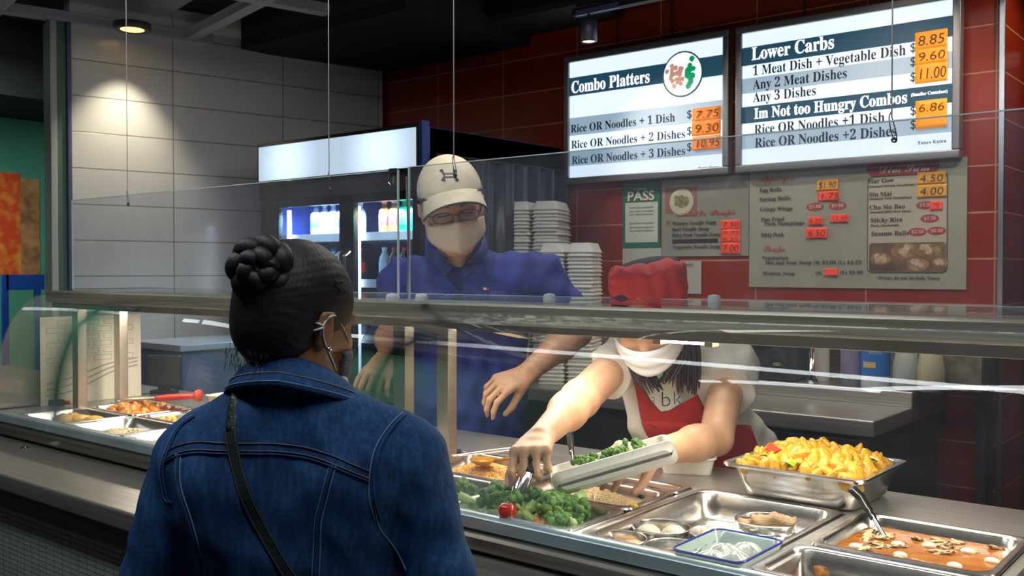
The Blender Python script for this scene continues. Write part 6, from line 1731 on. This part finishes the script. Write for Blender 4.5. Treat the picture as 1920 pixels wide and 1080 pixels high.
# collar leaves and placket
bm = bmesh.new(); bm.from_mesh(polo.data); pb = BVHTree.FromBMesh(bm); bm.free()
def onpolo(px, py, lift=.003):
    o_ = Vector((0,0,CZ)); d_ = (P(px, py, d=1)-o_).normalized(); h = pb.ray_cast(o_-MO, d_)
    return (h[0] + h[1]*lift*(1 if h[1].dot(d_) < 0 else -1)) if h[0] is not None else P(px, py, d=MD_-.1)-MO
POLOC = mat('polo_collar', (.014,.024,.17), .7)
POLOD = mat('polo_inner', (.004,.008,.05), .8)
def patch(name, pts, m, lift=.006, parent=None, th=.003):
    c = [onpolo(px, py, lift) for px, py in pts]; mb = MB(); mb.add(c, [tuple(range(len(c)))])
    o = mb.build(name, m, parent or polo); md = o.modifiers.new('s', 'SOLIDIFY'); md.thickness = th; md.offset = 0; return o
# collar: a band around the neck with two pointed leaves
cb_ = []
def nk(a, r1, r2, z_): return nb + RV*(r1*math.sin(a)) - FV*(r2*math.cos(a)) + z0*z_ - MO
mb = MB(); rings = []
for (rr_, zz, fz) in ((.060,.012,0),(.064,.048,.01),(.070,.052,.01),(.088,.012,-.012),(.084,.008,-.012)):
    rings.append([nk(a, rr_*1.02, rr_*.98, zz + fz + (.030*math.cos(a) if rr_ < .08 else .022*math.cos(a))*-1) for a in [(.42+(2*PI-.84)*q_/40) for q_ in range(41)]])
n_ = 41; vs = [p for r_ in rings for p in r_]; fs = [(i*n_+j, i*n_+j+1, ((i+1) % 5)*n_+j+1, ((i+1) % 5)*n_+j) for i in range(5) for j in range(n_-1)]
mb.add(vs, fs); mb.build('collar', POLOC, polo, smooth=True)
patch('collar_leaf', [(798,462),(812,500),(838,520),(848,505),(822,470)], POLOC, .010)
patch('collar_leaf', [(898,440),(905,470),(892,505),(872,522),(868,508),(888,470)], POLOC, .010)
patch('placket', [(836,516),(858,545),(868,545),(864,520),(850,512)], POLOD, .006)
c = onpolo(832, 508, .012); MB().lathe([(0,0),(.0055,0),(.0055,.002),(0,.0022)], n=14, M=Matrix.Translation(c) @ Matrix.Rotation(PI/2-.2, 4, 'X') @ Matrix.Rotation(0, 4, 'Z')).build('button', mat('button_pearl', (.7,.68,.62), .3), polo)
patch('chest_badge', [(906,540),(911,540),(911,545),(906,545)], mat('badge_white', (.7,.7,.7), .5), .004, th=.001); patch('chest_badge', [(911,540),(916,540),(916,545),(911,545)], mat('badge_red', (.5,.03,.03), .5), .004, th=.001)
legs(mt, MO, (MO.x, MO.y, .84), AZM, r=.09)
# short dark hair under the cap
F = Field(hc-Vector((.16,.16,.16)), hc+Vector((.16,.16,.16)), .004); M = hf.mat()
F.ell(hf.p(0,-.014*k,.018*k), (.080*k,.096*k,.096*k), M, 0); F.ell(hf.p(0,-.04*k,-.03*k), (.070*k,.055*k,.06*k), M, .02)
F.ell(hf.p(0,.11,-.02), (.12,.095,.13), M, 0, 'sub')
for s_ in (1,-1): F.ell(hf.p(s_*.092,.0,-.02), (.02,.026,.04), M, 0, 'sub')
F.mesh('hair', HAIR, mt, MO, 1)
# cap: dome, brim, edging, emblem
CAPM = mat('cap_beige', (.62,.56,.43), .75, noise_amt=.08, noise_scale=30, bump=.3, bump_scale=180)
F = Field(hc-Vector((.18,.18,.10)), hc+Vector((.18,.18,.18)), .0035)
F.ell(cfr.p(0,-.004*k,.030*k), (.088*k,.106*k,.100*k), cfr.mat(), 0)
F.plane(cfr.p(0,0,.026*k), -(cfr.z + cfr.y*.10).normalized())
cap = F.mesh('cap', CAPM, mt, MO, 2)
EDGE = mat('cap_edge_dark', (.035,.04,.04), .6)
# brim as a curved sheet
def capf(x, y, z_): return hf.p(x*k, y*k, z_*k) - MO
def capf2(x, y, z_): return cfr.p(x*k, y*k, z_*k) - MO
nu, nv = 24, 8
def brim(u, v, up=0):
    a = u*1.12; base = Vector((.087*math.sin(a), -.004+.104*math.cos(a), .028))
    ext = .058*(math.cos(u*1.35)**.8 if math.cos(u*1.35) > 0 else 0)
    x = base.x*(1+.10*v); y = base.y + ext*v; z_ = .034 - .034*v*abs(math.cos(u)) - .030*abs(u)**2.0*v - .006*abs(u)*0 - .018*abs(u)**2
    return capf2(x, y, z_+up)
mb = MB(); vs = [brim(-1+2*i/nu, j/nv) for j in range(nv+1) for i in range(nu+1)]
mb.add(vs, [(j*(nu+1)+i, j*(nu+1)+i+1, (j+1)*(nu+1)+i+1, (j+1)*(nu+1)+i) for j in range(nv) for i in range(nu)])
br_ = mb.build('brim', CAPM, cap, smooth=True); md = br_.modifiers.new('s', 'SOLIDIFY'); md.thickness = .003; md.offset = 0
MB().tube([brim(-1+2*i/40, 1) for i in range(41)], .0028, 8).build('brim_edge', EDGE, cap, smooth=True)
ring = [capf2(.0885*math.sin(a), -.004+.1065*math.cos(a), .026-.010*math.cos(a)) for a in [2*PI*i/60 for i in range(61)]]
MB().tube(ring, .0026, 6).build('cap_edge', EDGE, cap, smooth=True)
# side piping
for s_ in (1, -1):
    MB().tube(bez([capf2(s_*.087*math.sin(a)*math.cos(e_), -.004+.105*math.cos(a)*math.cos(e_), .030+.0995*math.sin(e_)) for a, e_ in ((1.12,0.02),(1.25,.35),(1.45,.7),(1.8,1.0))], 6), .0014, 6).build('piping', EDGE, cap, smooth=True)
bm = bmesh.new(); bm.from_mesh(cap.data); cbv = BVHTree.FromBMesh(bm); bm.free()
def oncap(u, v, lift=.0016):
    """u right of picture, v up, metres from the emblem centre"""
    o_ = cfr.p(0,.3,.078) + RV*u + cfr.z*v - MO; h = cbv.ray_cast(o_, -cfr.y)
    return h[0] + cfr.y*lift if h[0] is not None else o_
def eline(pts, w_, name='emblem'):
    q = bez([Vector((a, 0, b)) for a, b in pts], 8); rings = []
    for i, v in enumerate(q):
        t_ = (q[min(i+1, len(q)-1)]-q[max(i-1, 0)]); t_ = Vector((t_.x, 0, t_.z)).normalized(); s_ = Vector((-t_.z, 0, t_.x))
        ww = w_(i/(len(q)-1)) if callable(w_) else w_
        rings.append([oncap(v.x+s_.x*ww, v.z+s_.z*ww, .0006), oncap(v.x+s_.x*ww, v.z+s_.z*ww, .0018), oncap(v.x-s_.x*ww, v.z-s_.z*ww, .0018), oncap(v.x-s_.x*ww, v.z-s_.z*ww, .0006)])
    mb = MB(); mb.loft(rings); return mb
ex = .88
EMB = mat('emblem_dark', (.03,.032,.035), .5)
mb = eline([(-.020,-.016),(-.0145,-.004),(-.0145,.004),(-.020,.016)], lambda t_: .0022+.0035*abs(2*t_-1)**1.5)
for src in (eline([(.020,-.016),(.0145,-.004),(.0145,.004),(.020,.016)], lambda t_: .0022+.0035*abs(2*t_-1)**1.5), eline([(-.017,-.0035),(-.009,-.0045),(0,-.0048),(.009,-.0045),(.017,-.0035)], .0017), eline([(-.017,.0035),(-.009,.0045),(0,.0048),(.009,.0045),(.017,.0035)], .0017)):
    n0 = len(mb.v); mb.v += src.v; mb.f += [tuple(i+n0 for i in f_) for f_ in src.f]; mb.m += src.m
mb.build('emblem', EMB, cap)
# mask
MSK = mat('mask_beige', (.68,.56,.42), .7, bump=.25, bump_scale=300)
mask_mesh('face_mask', hf, k, MSK, mt, MO, 1.2, -.022, -.125, 1.12, -.001)
for s_ in (1, -1):
    MB().tube(bez([capf(s_*.070,.050,-.030), capf(s_*.080,.022,-.012), capf(s_*.088,.0,.012), capf(s_*.090,-.014,.012)], 6), .0016, 6).build('ear_loop', MSK, mt, smooth=True)
# glasses
GLF = mat('glasses_frame', (.05,.03,.035), .3, .5)
gz = -.006; gm = thing('x', None, None); bpy.data.objects.remove(gm)
gl_o = None
mb = MB()
for s_ in (1, -1):
    cx_ = s_*.034; pts = []
    for i in range(25):
        a = 2*PI*i/24; cu, su = math.cos(a), math.sin(a)
        x = cx_ + .0255*math.copysign(abs(cu)**.7, cu); z_ = gz + .0135*math.copysign(abs(su)**.75, su)
        pts.append(capf(x, .114 - .10*max(0, abs(x)-.03)**1.25*2, z_))
    mb.tube(pts, .0013, 6)
mb.tube(bez([capf(-.010,.114,gz+.004), capf(0,.1165,gz+.006), capf(.010,.114,gz+.004)], 4), .0013, 6)
for s_ in (1, -1): mb.tube(bez([capf(s_*.0595,.108,gz+.006), capf(s_*.070,.095,gz+.007), capf(s_*.080,.04,gz+.008), capf(s_*.086,-.008,gz+.010)], 5), .0014, 6)
gf = mb.build('glasses', GLF, mt, smooth=True)
LENS = glass_mat('lens_glass', (.85,.8,.88), .02, .05, 1.5)
for s_ in (1, -1):
    cx_ = s_*.034; vs = [capf(cx_ + .0245*math.copysign(abs(math.cos(a))**.7, math.cos(a)), .1135, gz + .013*math.copysign(abs(math.sin(a))**.75, math.sin(a))) for a in [2*PI*i/24 for i in range(24)]]
    MB().add(vs, [tuple(range(24))]).build('lens', LENS, gf)
    # eyes, looking down
    e_ = MB().lathe([(0,.0)]+[(.0115*math.sin(a), -.0115*math.cos(a)+.0115) for a in [PI*i/10 for i in range(1,10)]]+[(0,.023)], n=16, M=Matrix.Translation(hf.p(s_*.031*k,.078*k,-.001*k)-MO-hf.z*.0115)).build('eye', mat('eye_white', (.55,.5,.45), .2), mt, smooth=True)
    MB().tube(bez([capf(s_*.015,.092,-.004), capf(s_*.031,.098,-.004), capf(s_*.047,.088,-.006)], 5), .0022, 6).build('eyelid', mat('lash_dark', (.06,.03,.02), .6), mt, smooth=True)
    MB().tube(bez([capf(s_*.014,.100,.017), capf(s_*.030,.098,.022), capf(s_*.050,.084,.017)], 5), [.0024]*5+[.0018]*5+[.001], 6, flat=.6).build('eyebrow', mat('brow_dark', (.05,.028,.018), .7), mt, smooth=True)
# ring on his finger
q = tL[2][0]
# ================================================================== SERVER IN THE RED APRON
SD = 2.36
o3 = P(1300, 800, d=2.55); SO = Vector((o3.x, o3.y, 0))
st = thing('person', 'woman in a red hat and apron leaning over the food with tongs', 'person', SO)
hc = P(1213, 588, d=2.16); az_s = YAW - PI/2 + R(-14)
hf = Frame(hc, az_s, R(-40), R(5)); k = .96
SR = P(1168, 672, d=2.33); SL = P(1372, 682, d=2.36)
ER = P(1088, 748, d=2.10); WR_ = P(1012, 822, d=1.84)
EL = P(1342, 822, d=2.12); WL = P(1218, 852, d=1.93)
HIP = P(1372, 950, d=2.55)
lo = Vector((min(WR_.x, WL.x)-.16, WR_.y-.16, .80)); hi = Vector((max(SL.x, HIP.x)+.18, HIP.y+.22, 1.46))
F = Field(lo, hi, .0042)
nk_ = (SR+SL)/2 + Vector((0,0,.03))
head(F, hf, k, neck=nk_, nr=.048)
F.cone(SR, SL, .042, .042, .04)
cx_ = (SR+SL)/2
F.cone(cx_ - z0*.05+FV*.03, HIP+z0*.12, .085, .10, .05)
arm(F, SR, ER, WR_, (.044,.040,.037,.024)); arm(F, SL, EL, WL, (.043,.037,.037,.025), .012)
# right hand closes on the tongs, fingers towards the camera and down
dirR = P(990, 852, d=1.75)-WR_
tR = hand(F, WR_, dirR, -FV*.35+z0*.9-RV*.15, 1, [(.85,.95,.6),(1.15,1.3,.8),(1.2,1.35,.8),(1.25,1.35,.8)], .98, .10, (.55,.9))
dirL = P(1178, 850, d=1.87)-WL
tL = hand(F, WL, dirL, z0*.75-FV*.5, -1, [(.5,.6,.4),(.6,.65,.4),(.65,.7,.4),(.7,.7,.4)], .98, .12, (.6,.6))
body = F.mesh('body', SKINS, st, SO, 1)
nails(tR, mat('nail_red', (.55,.05,.05), .2), body, SO)
# t-shirt
F = Field((lo.x, WR_.y, .82), (hi.x+.05, hi.y, 1.40), .005)
F.cone(SR-z0*.005, SL-z0*.005, .058, .058, .0)
mid = cx_ - z0*.12 + FV*.06
F.cone(cx_-z0*.04+FV*.03-RV*.04, mid-RV*.035, .095, .100, .05); F.cone(cx_-z0*.04+FV*.03+RV*.04, mid+RV*.06, .095, .105, .05)
F.cone(mid-RV*.02, HIP+z0*.10-RV*.05, .105, .115, .05); F.cone(mid+RV*.05, HIP+z0*.10+RV*.04, .105, .115, .05)
F.cone(SR, SR+(ER-SR)*.42, .060, .062, .025, cut=.0); F.cone(SL, SL+(EL-SL)*.42, .062, .070, .025, cut=.0)
F.ell(nk_+hf.y*.03+z0*.015, (.052,.060,.060), None, 0, 'sub')
TEE = mat('tee_white', (.66,.62,.55), .8, noise_amt=.05, noise_scale=12, bump=.3, bump_scale=300)
folds = wave_disp([((.3,.2,.9), 40, .003), ((.77,.63,.25), 50, .003), ((.77,.63,-.6), 44, .003)], 9, .003, 24)
tee = F.mesh('t_shirt', TEE, st, SO, 3, folds)
bm = bmesh.new(); bm.from_mesh(tee.data); tb = BVHTree.FromBMesh(bm); bm.free()
def ontee(px, py, lift=.004, dd=2.3):
    o_ = Vector((0,0,CZ)); d_ = (P(px, py, d=1)-o_).normalized(); h = tb.ray_cast(o_-SO, d_)
    return (h[0] - d_*lift) if h[0] is not None else P(px, py, d=dd)-SO
# apron: a sheet laid over the shirt between two edges
APR = mat('apron_red', (.50,.022,.018), .75, base2=(.40,.016,.012), noise_scale=14, bump=.3, bump_scale=300)
rows = [(782,[(1196,782),(1408,792)]),(800,[(1202,800),(1412,806)]),(825,[(1214,826),(1420,826)]),(850,[(1232,852),(1428,848)]),(880,[(1262,882),(1434,876)]),(930,[(1290,935),(1445,930)]),(1000,[(1300,1005),(1450,1000)])]
nu = 22; vs = []
dep = lambda px: 2.36
prev = None
for j, (yy, (a, b)) in enumerate(rows):
    for i in range(nu+1):
        t_ = i/nu; px = a[0]+(b[0]-a[0])*t_; py = a[1]+(b[1]-a[1])*t_
        if j == 0: py += 0
        q = ontee(px, py, .009, 2.42)
        vs.append(q)
mb = MB(); mb.add(vs, [(j*(nu+1)+i, j*(nu+1)+i+1, (j+1)*(nu+1)+i+1, (j+1)*(nu+1)+i) for j in range(len(rows)-1) for i in range(nu)])
ap = mb.build('apron', APR, st, smooth=True); md = ap.modifiers.new('s', 'SOLIDIFY'); md.thickness = .003; sm_ = ap.modifiers.new('sm', 'SMOOTH'); sm_.iterations = 6; sm_.factor = .5
# bib with its V edge above the waist, and straps
def sheet_on(name, outline, m, parent, lift=.008, n=14):
    """outline: list of (top px,py , bottom px,py) columns"""
    vs = []
    for (a, b) in outline:
        for j in range(n+1):
            t_ = j/n; vs.append(ontee(a[0]+(b[0]-a[0])*t_, a[1]+(b[1]-a[1])*t_, lift))
    mb = MB(); mb.add(vs, [(i*(n+1)+j, (i+1)*(n+1)+j, (i+1)*(n+1)+j+1, i*(n+1)+j+1) for i in range(len(outline)-1) for j in range(n)])
    o = mb.build(name, m, parent, smooth=True); md = o.modifiers.new('s', 'SOLIDIFY'); md.thickness = .002
    s2 = o.modifiers.new('sm', 'SMOOTH'); s2.iterations = 4; s2.factor = .5
    return o
sheet_on('apron_bib', [((1184,700),(1198,786)),((1192,712),(1215,800)),((1215,750),(1232,806)),((1238,782),(1250,806)),((1262,768),(1275,806)),((1285,752),(1300,806)),((1300,745),(1330,806)),((1310,735),(1345,806))], APR, st, .011)
PRN = mat('print_white', (.74,.74,.70), .7)
bd = sheet_on('printed_kerchief', [((1198,702),(1206,728)),((1212,718),(1222,752)),((1232,724),(1240,780)),((1252,706),(1256,772)),((1262,700),(1272,760)),((1270,728),(1284,750))], PRN, st, .014)
bm = bmesh.new(); bm.from_mesh(bd.data); kb_ = BVHTree.FromBMesh(bm); bm.free()
for s_, px, py, sz in (('b', 1238, 762, .052), ('k', 1261, 758, .046), ('3', 1218, 760, .03)):
    q = ontee(px, py, .042)
    tx = text('lettering', s_, mat('print_ink', (.03,.04,.05), .6), bd, q, sz, rot=(PI/2-.35, 0, YAW-.1), style='plain', off=-.0008)
legs(st, SO, (HIP.x, HIP.y, .80), az_s, r=.08)
# hat: soft red cap with a black top, slumped
M = hf.mat(); HATM = mat('hat_red', (.60,.022,.008), .75, noise_amt=.12, noise_scale=8, bump=.3, bump_scale=250)
hb = P(1214, 555, d=2.17)
hatf = Frame(P(1214, 527, d=2.135), az_s, R(-12), R(8))
F = Field(hatf.o-Vector((.15,.15,.12)), hatf.o+Vector((.15,.15,.12)), .0035)
F.cone(hatf.p(0,-.005,-.10), hatf.p(0,-.008,.0), .078, .086, .0, cut=.026)
F.ell(hatf.p(-.045,.02,.022), (.040,.052,.020), hatf.mat(), .014); F.ell(hatf.p(.030,.030,.026), (.048,.045,.018), hatf.mat(), .014); F.ell(hatf.p(.052,-.02,.020), (.034,.05,.020), hatf.mat(), .012)
F.plane(hatf.p(0,0,-.078), -hatf.z)
hat = F.mesh('hat', HATM, st, SO, 2, wave_disp([((.8,.6,.3), 70, .004), ((.2,.1,.9), 60, .0035)], 4, .003, 30))
F = Field(hatf.o-Vector((.15,.15,.12)), hatf.o+Vector((.15,.15,.14)), .004)
F.ell(hatf.p(-.005,-.036,.028), (.070,.050,.016), hatf.mat(), 0); F.mesh('hat_top', mat('hat_black', (.012,.014,.016), .8), hat, SO, 2)
MB().tube([hatf.p(.078*math.sin(a), -.006+.080*math.cos(a), -.075)-SO for a in [2*PI*i/48 for i in range(49)]], .0035, 6).build('hat_band', mat('hat_red_dark', (.35,.012,.006), .8), hat, smooth=True)
# hair: cap of hair plus long locks down both sides
F = Field(hc-Vector((.16,.16,.17)), hc+Vector((.16,.16,.15)), .004)
F.ell(hf.p(0,-.014*k,.018*k), (.082*k,.100*k,.098*k), M, 0); F.ell(hf.p(0,-.045*k,-.04*k), (.074*k,.055*k,.07*k), M, .03)
F.ell(hf.p(0,.12,-.03), (.11,.09,.13), M, 0, 'sub')
DHAIR = bpy.data.materials.new('dark_brown_hair'); DHAIR.use_nodes = True; hair_nodes(DHAIR, (.018,.008,.010), (.06,.028,.03), (60,60,6))
hr = F.mesh('hair', DHAIR, st, SO, 1)
r_ = random.Random(21)
def lock(a, b, c, n_, w_, name):
    mb = MB()
    for i in range(n_):
        j1 = Vector((r_.gauss(0,w_), r_.gauss(0,w_), r_.gauss(0,w_*.3)))
        mb.tube(bez([a+j1*.5-SO, b+j1-SO, c+j1*1.2+Vector((0,0,r_.uniform(-.01,.02)))-SO], 5), [.0030]*6+[.0026]*4+[.0008], 5)
    mb.build(name, DHAIR, hr, smooth=True)
lock(P(1262, 600, d=2.17), P(1272, 660, d=2.17), P(1243, 712, d=2.16), 40, .008, 'hair_lock')
lock(P(1285, 600, d=2.20), P(1292, 660, d=2.22), P(1290, 730, d=2.22), 55, .012, 'hair_lock')
lock(P(1170, 620, d=2.17), P(1188, 670, d=2.18), P(1210, 712, d=2.17), 40, .009, 'hair_lock')
lock(P(1200, 640, d=2.20), P(1205, 680, d=2.20), P(1232, 728, d=2.18), 40, .010, 'hair_lock')
WMSK = mat('mask_white', (.80,.82,.84), .7)
mask_mesh('face_mask', hf, k, WMSK, st, SO, 0, -.018, -.124, 1.10, .006, pleat=1)
for s_ in (1, -1): MB().tube(bez([hf.p(s_*.068*k,.052*k,-.03*k)-SO, hf.p(s_*.080*k,.02*k,-.01*k)-SO, hf.p(s_*.088*k,-.012*k,.008*k)-SO], 5), .0014, 6).build('ear_loop', WMSK, st, smooth=True)
# necklace with a green stone
nc = [P(1222, 668, d=2.20), P(1226, 690, d=2.17), P(1236, 706, d=2.15), P(1244, 690, d=2.17), P(1248, 668, d=2.20)]
ncl = MB().tube([q-SO for q in bez(nc, 6)], .0011, 5).build('necklace', CHROME, st)
q = P(1236, 697, d=2.145)-SO
MB().lathe([(0,-.016),(.008,-.008),(.010,.0),(.006,.010),(0,.014)], n=8, M=Matrix.Translation(q)).build('pendant', mat('green_stone', (.10,.38,.30), .15, coat=.5), ncl)
# serving tongs in her right hand
gp_ = WR_ + dirR.normalized()*.075 - z0*.02
tipT = P(962, 938, z=.978); hng = P(995, 862, d=1.765)
tongs('serving_tongs', 'steel tongs with a black grip held over the broccoli by the worker', tuple(tipT), tuple(hng), .009, BLACK, gripf=.34, r=.009)
